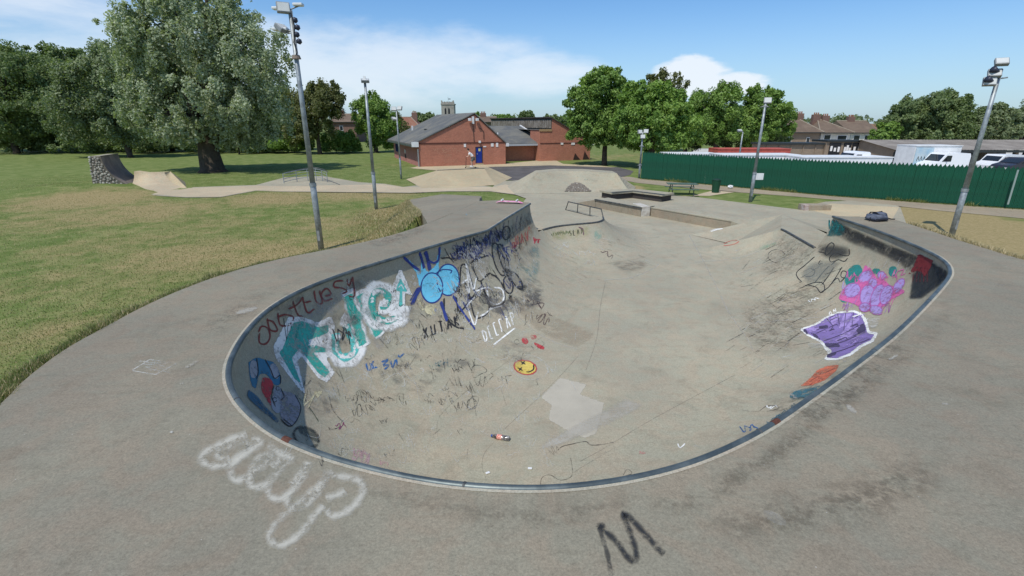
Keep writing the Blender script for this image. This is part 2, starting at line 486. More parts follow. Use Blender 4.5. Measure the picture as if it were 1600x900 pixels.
# copings
def coping(pts, r, name='coping', m=M_COPING, seg=10):
    b = MB(); b.tube(pts, r, seg); return child(b.build(name, m, None, True), bowl)
hn = normals(high)
cp = [(high[i][0] + hn[i][0] * 0.012, high[i][1] + hn[i][1] * 0.012, DZ - 0.012) for i in range(0, nh, 2)] + [(high[-1][0], high[-1][1], DZ - 0.012)]
coping(cp, 0.034)
lpts = [(low_l[i][0], low_l[i][1], ztop[i]) for i in range(0, nl, 2) if ztop[i] > 0.9]
coping(lpts, 0.035, m=M_DARKSTEEL)
cpj = resample(np.array(cp), 2.9)
for q in range(1, len(cpj) - 1):
    b = MB(); t_ = (cpj[q] - cpj[q - 1]) / np.linalg.norm(cpj[q] - cpj[q - 1]) * .012; b.tube([cpj[q] - t_, cpj[q] + t_], .0365, 10); child(b.build('coping_joint', M_DARKSTEEL), bowl)
rpts = [(low_r[i][0], low_r[i][1], ztop[nl + nh + i]) for i in range(0, nr, 2) if ztop[nl + nh + i] > 0.97]
coping(rpts, 0.04, m=M_DARKSTEEL)
# pale trowelled edge band behind the coping
def band(path, nrm, a, b, z, name, m):
    vs = []; fs = []
    for i in range(0, len(path), 2):
        for d in (a, b): vs.append((path[i][0] - nrm[i][0] * d, path[i][1] - nrm[i][1] * d, z))
    for i in range(len(vs) // 2 - 1): fs.append((2 * i, 2 * i + 1, 2 * i + 3, 2 * i + 2))
    return child(mesh_obj(name, vs, fs, m), bowl)
M_BAND = concrete('edge_band_concrete', (0.38, 0.345, 0.27), dirt=0.6)
band(high, hn, 0.015, 0.048, DZ + 0.004, 'edge_band', M_BAND)

# lower decks
B_ = P(1222, 335, LZ); B2 = P(1275, 357, LZ)
ldl = [(low_l[i][0], low_l[i][1]) for i in range(0, nl) if ztop[i] > 0.97]
back_l = [P(905, 337, LZ), P(885, 335.5, LZ), P(838, 338, LZ)]
xl0 = high[0]
loop = ldl + [tuple(xl0 - np.array((0.1, -0.02))), (xl0[0] - 1.2, xl0[1] + 0.1), (xl0[0] - 1.2, back_l[2].y)] + [tuple(p[:2]) for p in back_l[::-1]]
poly_fill([loop], LZ, 'lower_deck', M_FLOOR, bowl)
# ramp falling away behind the left lower deck
bl = [(xl0[0] - 1.2, back_l[2].y, LZ)] + [tuple(p) for p in back_l[::-1]] + [(ldl[0][0], ldl[0][1], LZ)]
vs = []; fs = []
for i, p in enumerate(bl): vs += [p, (p[0] + (0.0 if i < len(bl) - 1 else 0.0), max(p[1] + 2.2, back_l[0].y + 2.0), 0.0)]
for i in range(len(bl) - 1): fs.append((2 * i, 2 * i + 1, 2 * i + 3, 2 * i + 2))
child(mesh_obj('back_ramp', vs, fs, M_FLOOR), bowl)
# right lower deck, hip bank
ldr = [(low_r[i][0], low_r[i][1]) for i in range(0, nr) if ztop[nl + nh + i] > 0.97]
loop = [(high[-1][0] + 0.9, high[-1][1] - 0.02), (high[-1][0] - 0.05, high[-1][1] - 0.02)] + ldr + [(B_.x, B_.y), (B2.x, B2.y)]
poly_fill([loop], LZ, 'lower_deck', M_FLOOR, bowl)
tap = [(low_r[i][0], low_r[i][1], ztop[nl + nh + i] + 0.003) for i in range(0, nr, 3) if sr[i] > 0 or i == nr - 1]
tap = [(C_.x, C_.y, LZ)] + tap + [(A_.x, A_.y, 0.006)]
vs = tap + [(B_.x, B_.y, LZ)]; fs = [(i, i + 1, len(vs) - 1) for i in range(len(tap) - 1)]
child(mesh_obj('hip_bank', vs, fs, M_FLOOR), bowl)
vs = [(A_.x, A_.y, 0.006), (B_.x, B_.y, LZ), (B_.x + 0.3, B_.y + 3.0, 0), (A_.x + 0.5, A_.y + 0.4, 0), (B2.x, B2.y, LZ), (B2.x + 3.0, B2.y + 1.0, 0), (B_.x + 3.2, B_.y + 2.0, 0)]
child(mesh_obj('back_bank', vs, [(0, 1, 2, 3), (1, 4, 5, 6), (1, 6, 2)], M_FLOOR), bowl)
# roll-in ramp that leaves the deck towards the lawn path
RZ = 0.55
r_a = [P(668, 349, DZ), P(712, 331, DZ), P(749, 314, DZ)]
r_b = [P(640, 312, RZ), P(690, 303.5, RZ), P(752, 306.5, RZ)]
vs = []; nn = 12
for k in range(nn + 1):
    s = k / nn; zz = DZ + (RZ - DZ) * (s * s * (3 - 2 * s) * 0.6 + s * 0.4)
    for i in range(3):
        a, b = r_a[i], r_b[i]; vs.append((a.x + (b.x - a.x) * s, a.y + (b.y - a.y) * s, zz))
fs = []
for k in range(nn):
    for i in range(2): fs.append((k * 3 + i, k * 3 + i + 1, k * 3 + i + 4, k * 3 + i + 3))
# far lip drops to the lawn
k0 = len(vs)
for i in range(3): vs.append((r_b[i].x, r_b[i].y + 0.8, 0.0))
for i in range(2): fs.append((nn * 3 + i, nn * 3 + i + 1, k0 + i + 1, k0 + i))
k1_ = len(vs)
for k in range(nn + 1): vs.append((vs[k * 3][0], vs[k * 3][1], vs[k * 3][2] - .6))
for k in range(nn): fs.append((k * 3, k * 3 + 3, k1_ + k + 1, k1_ + k))
k0 = len(vs) - 3
for k in range(nn + 1): vs.append((vs[k * 3 + 2][0] + 0.15, vs[k * 3 + 2][1], 0.0))
for k in range(nn): fs.append((k * 3 + 2, (k + 1) * 3 + 2, k0 + 3 + k + 1, k0 + 3 + k))
rollin = child(mesh_obj('roll_in_ramp', vs, fs, M_DECK, None, False), bowl)
# ---------------------------------------------------------------- ground
def grass_mat():
    m = bpy.data.materials.new('lawn'); m.use_nodes = True; t = m.node_tree; b = t.nodes['Principled BSDF']
    g = t.nodes.new('ShaderNodeNewGeometry'); pos = g.outputs['Position']
    at = t.nodes.new('ShaderNodeAttribute'); at.attribute_name = 'v'
    big = noise(t, pos, 0.16, 6, 0.62, 0.4); mid = noise(t, pos, 0.9, 6, 0.65, 0.4); fine = noise(t, pos, 9, 5, 0.75)
    green = mixc(t, smooth(t, mid, 0.35, 0.68), (0.120, 0.165, 0.042), (0.205, 0.232, 0.080))
    dry = mixc(t, smooth(t, fine, 0.35, 0.65), (0.37, 0.285, 0.145), (0.25, 0.205, 0.09))
    f = mth(t, 'ADD', at.outputs['Fac'], mth(t, 'MULTIPLY', mth(t, 'SUBTRACT', mid, 0.5), 1.1))
    f = mth(t, 'ADD', f, mth(t, 'MULTIPLY', mth(t, 'SUBTRACT', big, 0.5), 0.9))
    f = mth(t, 'ADD', f, mth(t, 'MULTIPLY', mth(t, 'SUBTRACT', fine, 0.5), 0.7))
    c = mixc(t, smooth(t, f, 0.2, 0.85), green, dry)
    v = mth(t, 'ADD', mth(t, 'MULTIPLY', mth(t, 'SUBTRACT', noise(t, pos, 40, 4, 0.8), 0.5), 1.0), 1.0)
    cc = t.nodes.new('ShaderNodeCombineXYZ')
    for i in range(3): t.links.new(v, cc.inputs[i])
    c = mixc(t, 1.0, c, cc.outputs[0], 'MULTIPLY')
    t.links.new(c, b.inputs['Base Color']); b.inputs['Roughness'].default_value = 0.95; b.inputs['Specular IOR Level'].default_value = 0.1
    bn = t.nodes.new('ShaderNodeBump'); bn.inputs['Strength'].default_value = 0.5; bn.inputs['Distance'].default_value = 0.05
    t.links.new(fine, bn.inputs['Height']); t.links.new(bn.outputs[0], b.inputs['Normal'])
    return m
M_LAWN = grass_mat()
edge_pts = []
i_end = int(np.argmin(np.linalg.norm(dlc - np.array(P(668, 349, DZ)[:2]), axis=1)))
for p in dlc[:i_end + 1]: edge_pts.append((p[0], p[1], DZ))
for p in drc[3:]: edge_pts.append((p[0], p[1], DZ))
for k in range(nn + 1): edge_pts.append(tuple(rollin.data.vertices[k * 3].co))
ep = []
for k in range(nn):
    a = Vector(rollin.data.vertices[k * 3].co); b = Vector(rollin.data.vertices[k * 3 + 3].co)
    for s in (0, .25, .5, .75): ep.append(tuple(a.lerp(b, s)))
EDGE = np.array(edge_pts + ep)
RAMP = np.array([[rollin.data.vertices[i].co.x, rollin.data.vertices[i].co.y] for i in [0, 1, 2] + [k * 3 + 2 for k in range(1, nn + 1)] + [nn * 3 + 1, nn * 3] + [k * 3 for k in range(nn - 1, 0, -1)]])
def inside_np(X, Y, poly):
    r = np.zeros(X.shape, bool)
    for i in range(len(poly)):
        (ax, ay), (bx, by) = poly[i], poly[(i + 1) % len(poly)]
        if ay == by: continue
        r ^= ((ay > Y) != (by > Y)) & (X < (bx - ax) * (Y - ay) / (by - ay) + ax)
    return r
W2 = lambda l: [tuple(P(x, y, 0)[:2]) for x, y in l]
floor_pts = W2([(225, 303), (250, 306), (290, 308.5), (345, 308), (372, 303), (400, 298), (445, 299.5), (560, 300.5), (640, 301.5), (700, 299), (765, 299), (805, 304), (822, 310)]) + [(-0.5, 22.0), (-3.0, 16.0), (-4.3, 10.0), (-4.3, 6), (-1, 2.6), (4, 3), (10.2, 8), (11.5, 14.5), (19.0, 23.0)] + W2([(1407, 324), (1400, 320.5), (1330, 313.5), (1290, 315), (1268, 320), (1262, 329), (1170, 318), (1090, 308), (1035, 303), (990, 302), (978, 299), (960, 280), (860, 281), (832, 279.5), (800, 282.5), (778, 283), (770, 292), (700, 284), (630, 292), (600, 287), (560, 284.5), (505, 275), (445, 277), (400, 289), (285, 293), (250, 296)])
DECKHULL = np.array(list(map(tuple, dlc)) + [tuple(p[:2]) for p in far_l] + [tuple(p[:2]) for p in far_r] + list(map(tuple, drc)))
def bump(X, Y, c, r, h):
    return h * np.exp(-((X - c[0]) ** 2 + (Y - c[1]) ** 2) / (r * r))
QP = P(175, 297, 0)
def ground_z(X, Y):
    X = np.asarray(X, float); Y = np.asarray(Y, float); shp = X.shape
    x = X.ravel(); y = Y.ravel(); h = np.full(x.shape, -1.0); ho = np.full(x.shape, -1.0)
    near = np.where((x > -16) & (x < 24) & (y > -12) & (y < 36))[0]
    for s in range(0, len(near), 4000):
        ix = near[s:s + 4000]
        d = np.sqrt((x[ix, None] - EDGE[None, :, 0]) ** 2 + (y[ix, None] - EDGE[None, :, 1]) ** 2)
        h[ix] = (EDGE[None, :, 2] - 0.05 - 0.62 * np.maximum(0, d - 0.2)).max(1)
        ho[ix] = (EDGE[None, :, 2] - 0.09 - 4.0 * d).max(1)
    inn = np.zeros(x.shape, bool)
    inn[near] = inside_np(x[near], y[near], DECKHULL) | inside_np(x[near], y[near], RAMP)
    z = np.where(inn, np.maximum(ho, -0.35), np.maximum(h, -0.03))
    inf = np.zeros(x.shape, bool); inf[near] = inside_np(x[near], y[near], np.array(floor_pts)); z = np.where(inf & ~inn, -0.06, z)
    far = ~inn & ~inf
    z = z + far * bump(x, y, QP + Vector((-2.5, 0.5, 0)), 4.5, 0.45)
    z = z + far * (np.sin(x * 0.7 + 1.3) * np.cos(y * 0.53)) * 0.02 * (np.hypot(x, y) > 12) * (x < -6)
    return z.reshape(shp)
xs = np.unique(np.concatenate([np.linspace(-700, -60, 33), np.arange(-60, -14, 1.0), np.arange(-14, 20, 0.2), np.arange(20, 80, 1.5), np.linspace(80, 700, 32)]))
ys = np.unique(np.concatenate([np.linspace(-120, -8, 12), np.arange(-8, 32, 0.22), np.arange(32, 90, 1.0), np.linspace(90, 900, 45)]))
GX, GY = np.meshgrid(xs, ys)
GZ = ground_z(GX, GY)
dryspots = [(150, 310, 4.5, .75), (210, 330, 5, .5), (330, 350, 3, .25), (300, 400, 3, .45), (480, 400, 3.5, .55), (540, 345, 2.5, .4), (620, 330, 2.2, .75), (560, 300, 5, .7), (440, 308, 4, .7), (1450, 340, 4.5, 1.15), (1560, 380, 5, 1.1), (1500, 352, 5, 1.1), (1620, 390, 5, 1.0), (60, 520, 1.4, .3), (430, 430, 3, .3), (100, 440, 2.5, .2), (610, 258, 5, .35), (200, 380, 3, .3), (10, 270, 8, .1), (985, 292, 1.6, .9), (960, 245, 14, .35), (240, 420, 4, .25)]
DRY = np.zeros(GX.shape)
for px, py, r, a in dryspots:
    c = P(px, py, 0); DRY = np.maximum(DRY, 1.22 * a * np.exp(-((GX - c.x) ** 2 + (GY - c.y) ** 2) / (r * r)))
DRY += np.where((GX < -2) & (GY < 40), 0.25 * np.clip((40 - GY) / 16, 0, 1), 0.0)
DRY -= np.where((GX < 5), 0.10 * np.clip((GY - 34) / 8, 0, 1), 0.0)
nx, ny = len(xs), len(ys)
idx = np.arange(nx * ny).reshape(ny, nx)
quads = np.stack([idx[:-1, :-1], idx[:-1, 1:], idx[1:, 1:], idx[1:, :-1]], axis=-1).reshape(-1, 4)
ground = np_mesh('ground', np.stack([GX, GY, GZ], -1).reshape(-1, 3), quads, M_LAWN, attr=DRY.ravel())
ground.data.polygons.foreach_set('use_smooth', [True] * len(ground.data.polygons))
struct(ground, 'mown park lawn with straw coloured dry patches')

def sheet(px, z, name, m, world_pts=None, parent=None):
    pts = world_pts if world_pts is not None else [tuple(P(x, y, 0)[:2]) for x, y in px]
    return poly_fill([pts], z, name, m, parent)
floor = struct(sheet(None, 0.0, 'skatepark_floor', M_FLOOR, floor_pts), 'pale concrete skatepark floor')
# warmer path slab to the west
sheet([(236, 303.4), (290, 307.7), (345, 307.2), (370, 302.5), (400, 297.3), (445, 298.8), (560, 299.8), (640, 300.8), (700, 298.4), (765, 298.4), (803, 303), (815, 296), (790, 288), (770, 292.5), (630, 292.5), (600, 288), (445, 291), (400, 290), (290, 294)], 0.004, 'pinkish_slab', M_PINK, parent=floor)
sheet([(1296, 336), (1250, 324), (1300, 318), (1405, 324), (1392, 346)], 0.004, 'tan_slab', M_TAN, parent=floor)
path = struct(sheet([(1002, 279.6), (1100, 288), (1300, 306.2), (1450, 317), (1592, 326.5), (1700, 334), (1900, 345), (1900, 375), (1700, 352), (1600, 341), (1460, 328), (1400, 321.4), (1330, 314), (1240, 306.5), (1130, 298.5), (1050, 291), (996, 285.5), (967, 280), (950, 275.5), (985, 276)], -0.012, 'path', concrete('path_concrete', (0.32, 0.265, 0.19), dirt=0.6)), 'worn tarmac path along the green fence')
struct(sheet([(1082, 305.5), (1108, 305.8), (1150, 299.5), (1118, 296.5)], -0.012, 'crossing_slab', M_PINK), 'pale slab between lawn strips')
road = struct(sheet([(700, 262.5), (760, 260), (860, 257.5), (965, 261), (990, 267), (985, 273), (968, 277), (930, 283), (800, 281.8), (772, 281), (752, 275)], -0.010, 'road', M_ASPH), 'dark tarmac court in front of the brick building')
struct(sheet([(640, 262.5), (657, 259), (790, 255.5), (842, 250.5), (870, 251), (880, 256), (940, 259), (962, 261.6), (860, 258.2), (760, 260.8), (700, 263.2), (690, 267)], -0.006, 'pavement', M_TAN), 'pale pavement beside the brick building')
struct(sheet([(1090, 232), (1600, 236), (2600, 300), (1800, 331), (1589, 322.8), (1300, 302.8), (1012, 277.5), (1030, 262)], -0.012, 'yard', concrete('yard_concrete', (0.52, 0.50, 0.46), dirt=0.3)), 'pale concrete yard behind the green fence')

# joints, cracks, patches of the bowl floor come with the graffiti below
# ---------------------------------------------------------------- banks
M_BANKC = concrete('bank_concrete', (0.43, 0.35, 0.225), dirt=0.3)
bk1 = empty('skate_bank', tuple(P(700, 290, 0)))
tag(bk1, 'low tan concrete bank ramp under the scooter rider', 'skate ramp')
TL, TR = P(683, 266.5, 0.95), P(757, 263.2, 0.95); BL, BR = P(618, 293, 0), P(776, 289, 0)
BM = P(700, 294.5, 0)
def curve_face(tops, bots, n=8, z1=0.0, sag=0.25):
    vs = []; fs = []
    for k in range(n + 1):
        s = k / n
        for a, b in zip(tops, bots):
            q = Vector(a).lerp(Vector(b), s); zf_ = a[2] + (b[2] - a[2]) * (1 - (1 - s) ** (1 + sag * 2)); vs.append((q.x, q.y, zf_ + 0.006))
    w = len(tops)
    for k in range(n):
        for i in range(w - 1): fs.append((k * w + i, k * w + i + 1, (k + 1) * w + i + 1, (k + 1) * w + i))
    return vs, fs
Tm = TL.lerp(TR, 0.5)
vs, fs = curve_face([TL, TL.lerp(TR, .33), TL.lerp(TR, .66), TR], [BL.lerp(BM, .5), BM, BM.lerp(BR, .5), BR])
child(mesh_obj('slope', vs, fs, M_BANKC, None, True), bk1)
TLb, TRb = TL + Vector((0.3, 1.6, 0)), TR + Vector((0.2, 1.6, 0))
zt = Vector((0, 0, 0.008))
child(mesh_obj('top', [TL + zt, TR + zt, TRb + zt, TLb + zt], [(0, 1, 2, 3)], M_BANKC), bk1)
def side_strip(vs_, w_, col, tb_, bb_, m, par, n=8):
    q = []; f = []
    for k in range(n + 1):
        q.append(vs_[k * w_ + col]); q.append(tuple(Vector(tb_).lerp(Vector(bb_), k / n)))
    for k in range(n): f.append((2 * k, 2 * k + 1, 2 * k + 3, 2 * k + 2))
    return child(mesh_obj('side', q, f, m), par)
side_strip(vs, 4, 0, TLb + zt, TLb + Vector((-3.4, .6, -0.95)), M_BANKC, bk1)
side_strip(vs, 4, 3, TRb + zt, TRb + Vector((2.2, 0, -0.95)), M_BANKC, bk1)
child(mesh_obj('side', [TLb + zt, TRb + zt, TRb + Vector((2.2, 0, -0.95)), TRb + Vector((.5, 2.0, -0.95)), TLb + Vector((-.5, 2.0, -0.95)), TLb + Vector((-3.4, .6, -0.95))], [(0, 1, 3, 4), (1, 2, 3), (0, 4, 5)], M_BANKC), bk1)
b = MB(); b.tube([TL + Vector((0, 0, .02)), TR + Vector((0, 0, .02))], 0.03, 6); child(b.build('coping', M_DARKSTEEL), bk1)

bk2 = empty('skate_bank', tuple(P(890, 300, 0)))
tag(bk2, 'wide grey concrete bank ramp with an arch of cobbles set in its face', 'skate ramp')
H2 = 1.25
t_ = [P(839, 270, H2), P(870, 267.3, H2), P(915, 267.5, H2), P(964, 271, H2)]
b_ = [P(803, 302, 0), P(855, 302.5, 0), P(915, 301.5, 0), P(986, 300, 0)]
vs, fs = curve_face(t_, b_, 8, 0, 0.12)
slope2 = child(mesh_obj('slope', vs, fs, M_FLOOR, None, True), bk2)
tb = [p + Vector((0, 1.8, 0)) for p in t_]
child(mesh_obj('top', [p + zt for p in t_] + [p + zt for p in tb], [(i, i + 1, i + 5, i + 4) for i in range(3)], M_FLOOR), bk2)
side_strip(vs, 4, 0, tb[0] + zt, tb[0] + Vector((-2.2, .4, -H2)), M_FLOOR, bk2)
side_strip(vs, 4, 3, tb[3] + zt, tb[3] + Vector((2.0, .4, -H2)), M_FLOOR, bk2)
child(mesh_obj('side', [p + zt for p in tb] + [p + Vector((0, 2.0, -H2)) for p in tb] + [tb[0] + Vector((-2.2, .4, -H2)), tb[3] + Vector((2.0, .4, -H2))], [(i, i + 1, i + 5, i + 4) for i in range(3)] + [(0, 4, 8), (3, 9, 7)], M_BANKC), bk2)
# cobble arch
bpy.context.view_layer.update()
def cobbles(pxpoly, bvh, name, parent, n, size, seed, m1):
    r = random.Random(seed); pl = np.array(pxpoly, float); b = MB()
    x0, y0 = pl.min(0); x1, y1 = pl.max(0); placed = []
    tries = 0
    while len(placed) < n and tries < n * 60:
        tries += 1
        x = r.uniform(x0, x1); y = r.uniform(y0, y1)
        if not inside(x, y, pl): continue
        hit = bvh.ray_cast(CAMP, ray(x, y).normalized())
        if hit[0] is None: continue
        if any((hit[0] - q).length < size * 1.05 for q in placed): continue
        placed.append(hit[0]); nr_ = hit[1] if hit[1].dot(CAMP - hit[0]) > 0 else -hit[1]
        a = nr_.orthogonal().normalized(); c = nr_.cross(a); k = 7; s = size * r.uniform(.4, .62)
        ring = [hit[0] + (a * math.cos(2 * math.pi * i / k) + c * math.sin(2 * math.pi * i / k)) * s * r.uniform(.8, 1.15) for i in range(k)]
        top = [hit[0] + (p - hit[0]) * .6 + nr_ * size * r.uniform(.25, .45) for p in ring]
        b.add(ring + top, [(i, (i + 1) % k, (i + 1) % k + k, i + k) for i in range(k)] + [tuple(range(k, 2 * k))])
    o = child(b.build(name, m1), parent); o['kind'] = 'stuff'; return o
M_COB = mat('cobble_stone', (0.36, 0.33, 0.28), 0.8, 0.5, 2.2, col2=(0.13, 0.115, 0.095), fine=0.3, fscale=8)
M_MORT = mat('dark_mortar', (0.19, 0.16, 0.125), 0.95, 0.3, 6)
def bvh_of(*objs):
    vs = []; fs = []
    for o in objs:
        b0 = len(vs); mw = o.matrix_world
        vs += [mw @ v.co for v in o.data.vertices]; fs += [[i + b0 for i in p.vertices] for p in o.data.polygons]
    return BVHTree.FromPolygons(vs, fs)
arch = [(882, 299.5), (886, 294), (892, 288.5), (899, 285.5), (906, 286), (913, 290), (919, 295), (924, 299.5)]
bv2 = bvh_of(slope2)
nb = Vector((0, -0.3, 1)).normalized()
av = [bv2.ray_cast(CAMP, ray(x, y).normalized())[0] for x, y in arch]
child(mesh_obj('stone_inset', [p + Vector((0, -.02, .03)) for p in av], [tuple(range(len(av)))], M_MORT), bk2)
cobbles(arch, bv2, 'cobbles', bk2, 70, 0.17, 3, M_COB)
# mint spray stain on this bank is added with the graffiti

# ---------------------------------------------------------------- quarter pipe with cobbled flank, west
qa = P(149, 295, 0.0); uq = Vector((.94, .34, 0)).normalized(); wq = Vector((-uq.y, uq.x, 0)); Lq = 1.0
while proj(qa + uq * Lq)[0] < 206: Lq += .05
qb = qa + uq * Lq
ang = math.atan2(uq.y, uq.x)
qp = empty('quarter_pipe', tuple(qa), ang)
tag(qp, 'tall concrete quarter pipe with cobbled flank and curved face toned dark for its own shade on the lawn', 'quarter pipe')
QH = 2.35; wd = 3.4
xt = .85
prof = [(xt + (Lq + 0.7 - xt) * (1 - math.cos(th)) ** 1.0, QH * (1 - math.sin(th))) for th in np.linspace(0, math.pi / 2, 13)]
M_QP = mat('shade_toned_ramp_face', (0.14, 0.12, 0.11), 0.7, 0.3, 1.2, col2=(0.24, 0.20, 0.17), fine=.2, fscale=12)  # self-shadow of the curved face put into its base colour
vs = [(x, y, z) for (x, z) in prof for y in (0, wd)]
mesh_obj('curved_face', vs, [(2 * i, 2 * i + 2, 2 * i + 3, 2 * i + 1) for i in range(12)], M_QP, qp, True)
side = [(-0.12, 0, 0), (0.12, 0, QH)] + [(x, 0, z) for x, z in prof]
mesh_obj('flank', side, [tuple(range(len(side)))[::-1]], M_MORT, qp)
mesh_obj('flank', [(x, wd, z) for x, _, z in side], [tuple(range(len(side)))], M_MORT, qp)
mesh_obj('top', [(0.12, 0, QH), (xt, 0, QH), (xt, wd, QH), (0.12, wd, QH)], [(0, 1, 2, 3)], M_FLOOR, qp)
mesh_obj('back', [(-0.12, 0, 0), (0.12, 0, QH), (0.12, wd, QH), (-0.12, wd, 0)], [(0, 1, 2, 3)], M_LEDGE, qp)
r = random.Random(5); b = MB()
placed = []
pf = np.array([(x, z) for x, _, z in side])
for _ in range(9000):
    x, z = r.uniform(-0.05, Lq), r.uniform(0.05, QH - .05)
    if not inside(x, z, pf) or any(math.hypot(x - q[0], z - q[1]) < .15 for q in placed): continue
    if not inside(x + .1, z + .07, pf): continue
    placed.append((x, z)); s = r.uniform(.06, .10); k = 7
    ring = [(x + math.cos(2 * math.pi * i / k) * s * r.uniform(.85, 1.2), 0.0, z + math.sin(2 * math.pi * i / k) * s * r.uniform(.8, 1.1)) for i in range(k)]
    dp = r.uniform(.03, .07); top = [(x + (q[0] - x) * .65, -dp, z + (q[2] - z) * .65) for q in ring]
    b.add(ring + top, [(i, i + k, (i + 1) % k + k, (i + 1) % k) for i in range(k)] + [tuple(range(2 * k - 1, k - 1, -1))])
M_COB2 = mat('pale_cobble', (0.50, 0.47, 0.40), 0.8, 0.5, 3, col2=(0.27, 0.24, 0.2), fine=.25, fscale=10)
o = b.build('cobbles', M_COB2, qp); o['kind'] = 'stuff'
b = MB(); b.box(0.0, Lq + .1, -0.55, -0.08, -.3, 0.12, bev=.02); b.build('apron_slab', M_BANKC, qp)
b = MB(); b.tube([(xt, -0.02, QH), (xt, wd, QH)], .035, 6); b.build('coping', M_DARKSTEEL, qp)
# low quarter beside it
lq = empty('quarter_pipe', tuple(P(250, 300, 0)))
tag(lq, 'low pale concrete quarter pipe joined beside the tall cobbled one', 'quarter pipe')
tops = [P(209, 268, 1.0), P(225, 270.5, 1.0), P(240, 270, 1.0), P(257, 269.2, 1.0)]
bots = [P(196, 301, 0), P(225, 303.6, 0), P(255, 303, 0), P(292, 294, 0)]
vs = []; fs = []
for k in range(11):
    th = math.pi / 2 * k / 10
    for a, c in zip(tops, bots):
        s = 1 - math.cos(th); q = a.lerp(c, s); vs.append((q.x, q.y, 1.0 * (1 - math.sin(th)) + .006))
for k in range(10):
    for i in range(3): fs.append((k * 4 + i, k * 4 + i + 1, k * 4 + i + 5, k * 4 + i + 4))
child(mesh_obj('curved_face', vs, fs, M_PINK, None, True), lq)
child(mesh_obj('deck', [p + zt for p in tops] + [p + Vector((0, .7, 0)) + zt for p in tops], [(i, i + 1, i + 5, i + 4) for i in range(3)], M_TAN), lq)
tb = [p + Vector((0, .7, 0)) for p in tops]
child(mesh_obj('back', tb + [p + Vector((.2, 1.4, -1.1)) for p in tb], [(i, i + 1, i + 5, i + 4) for i in range(3)], M_LEDGE), lq)
sd = [Vector(vs[k * 4 + 3]) for k in range(11)]
child(mesh_obj('flank', sd + [tb[3] + Vector((.2, 1.4, -1.1)), tb[3]], [tuple(range(13))], M_BANKC), lq)

# ---------------------------------------------------------------- ledges, rail
def ledge(name, label, p0, p1, depth, h, cap_col, over=0.04, m=M_LEDGE, caph=.06):
    d = (p1 - p0); L = d.length; a = math.atan2(d.y, d.x)
    e = empty(name, tuple(p0), a); tag(e, label, 'grind ledge')
    b = MB(); b.box(0, L, 0, depth, -.05, h - caph, bev=.015); b.build('block', m, e)
    b = MB(); b.box(-over, L + over, -over, depth + over, h - caph, h, bev=.012); b.build('top_slab', M_FLOOR, e)
    if cap_col:
        b = MB(); b.box(-over - .01, L + over + .01, -over - .012, -over + .05, h - caph - .01, h + .006); b.build('steel_edge', cap_col, e)
    return e, L
M_LEDGED = concrete('black_painted_concrete', (0.06, 0.052, 0.048), dirt=.5)
# L-shaped box: two blocks at an angle, one thing
k0, k1, k2 = P(955.5, 312, 0), P(988, 309.5, 0), P(1033, 315.5, 0)
lb_ = empty('grind_box', tuple(k1)); tag(lb_, 'angled grind box with black painted sides and overhanging grey slab', 'grind box')
def slab_path(pts, depth, z0, z1, over):
    out_ = []
    for i, p in enumerate(pts):
        a = pts[max(i - 1, 0)]; c = pts[min(i + 1, len(pts) - 1)]; t = (c - a).normalized(); n = Vector((-t.y, t.x, 0))
        ex = -t * over if i == 0 else (t * over if i == len(pts) - 1 else Vector())
        out_.append((p + ex - n * over, p + ex + n * (depth + over)))
    vs = []; fs = []
    for f_, k_ in out_: vs += [(f_.x, f_.y, z0), (f_.x, f_.y, z1), (k_.x, k_.y, z1), (k_.x, k_.y, z0)]
    for i in range(len(out_) - 1):
        for j in range(4): fs.append((i * 4 + j, i * 4 + (j + 1) % 4, i * 4 + 4 + (j + 1) % 4, i * 4 + 4 + j))
    fs += [(3, 2, 1, 0), tuple(len(vs) - 4 + j for j in range(4))]
    return vs, fs
vs, fs = slab_path([k0, k1, k2], 1.1, -.03, 0.36, 0); child(mesh_obj('base', vs, fs, M_LEDGED), lb_)
vs, fs = slab_path([k0, k1, k2], 1.1, 0.36, 0.47, 0.12); child(mesh_obj('top_slab', vs, fs, M_FLOOR), lb_)
vs, fs = slab_path([k0 + Vector((.05, 0, 0)), k1, k2], .05, 0.462, 0.475, 0.13)
child(mesh_obj('steel_edge', vs, fs, M_DARKSTEEL), lb_)
g0, g1 = P(930, 324.5, 0), P(1000, 338.5, 0); g2, g3 = P(1013.5, 338, 0), P(1141, 361, 0)
ledge('grind_ledge', 'long grey concrete ledge with black steel edge beside the rail', g0, g1, 1.0, 0.50, M_DARKSTEEL)
wl_e, _ = ledge('grind_ledge', 'low concrete ledge with blue tag running into the hip bank', g2 + Vector((.1, 0, 0)), g3, 1.6, 0.48, None, .02)
gd = (g3 - g2).normalized(); gq = Vector((-gd.y, gd.x, 0)); e0 = g3 + gd * .025; e1 = e0 + gq * 1.62
vs = [e0, e1, e0 + gd * 2.4, e1 + gd * 2.4, e0 + Vector((0, 0, .478)), e1 + Vector((0, 0, .478))]
vs = [v - g2 - Vector((.1, 0, 0)) for v in vs]; Rm = Matrix.Rotation(-math.atan2(gd.y, gd.x), 4, 'Z')
mesh_obj('end_ramp', [Rm @ v for v in vs], [(0, 2, 4), (1, 5, 3), (4, 2, 3, 5)], M_FLOOR, wl_e)
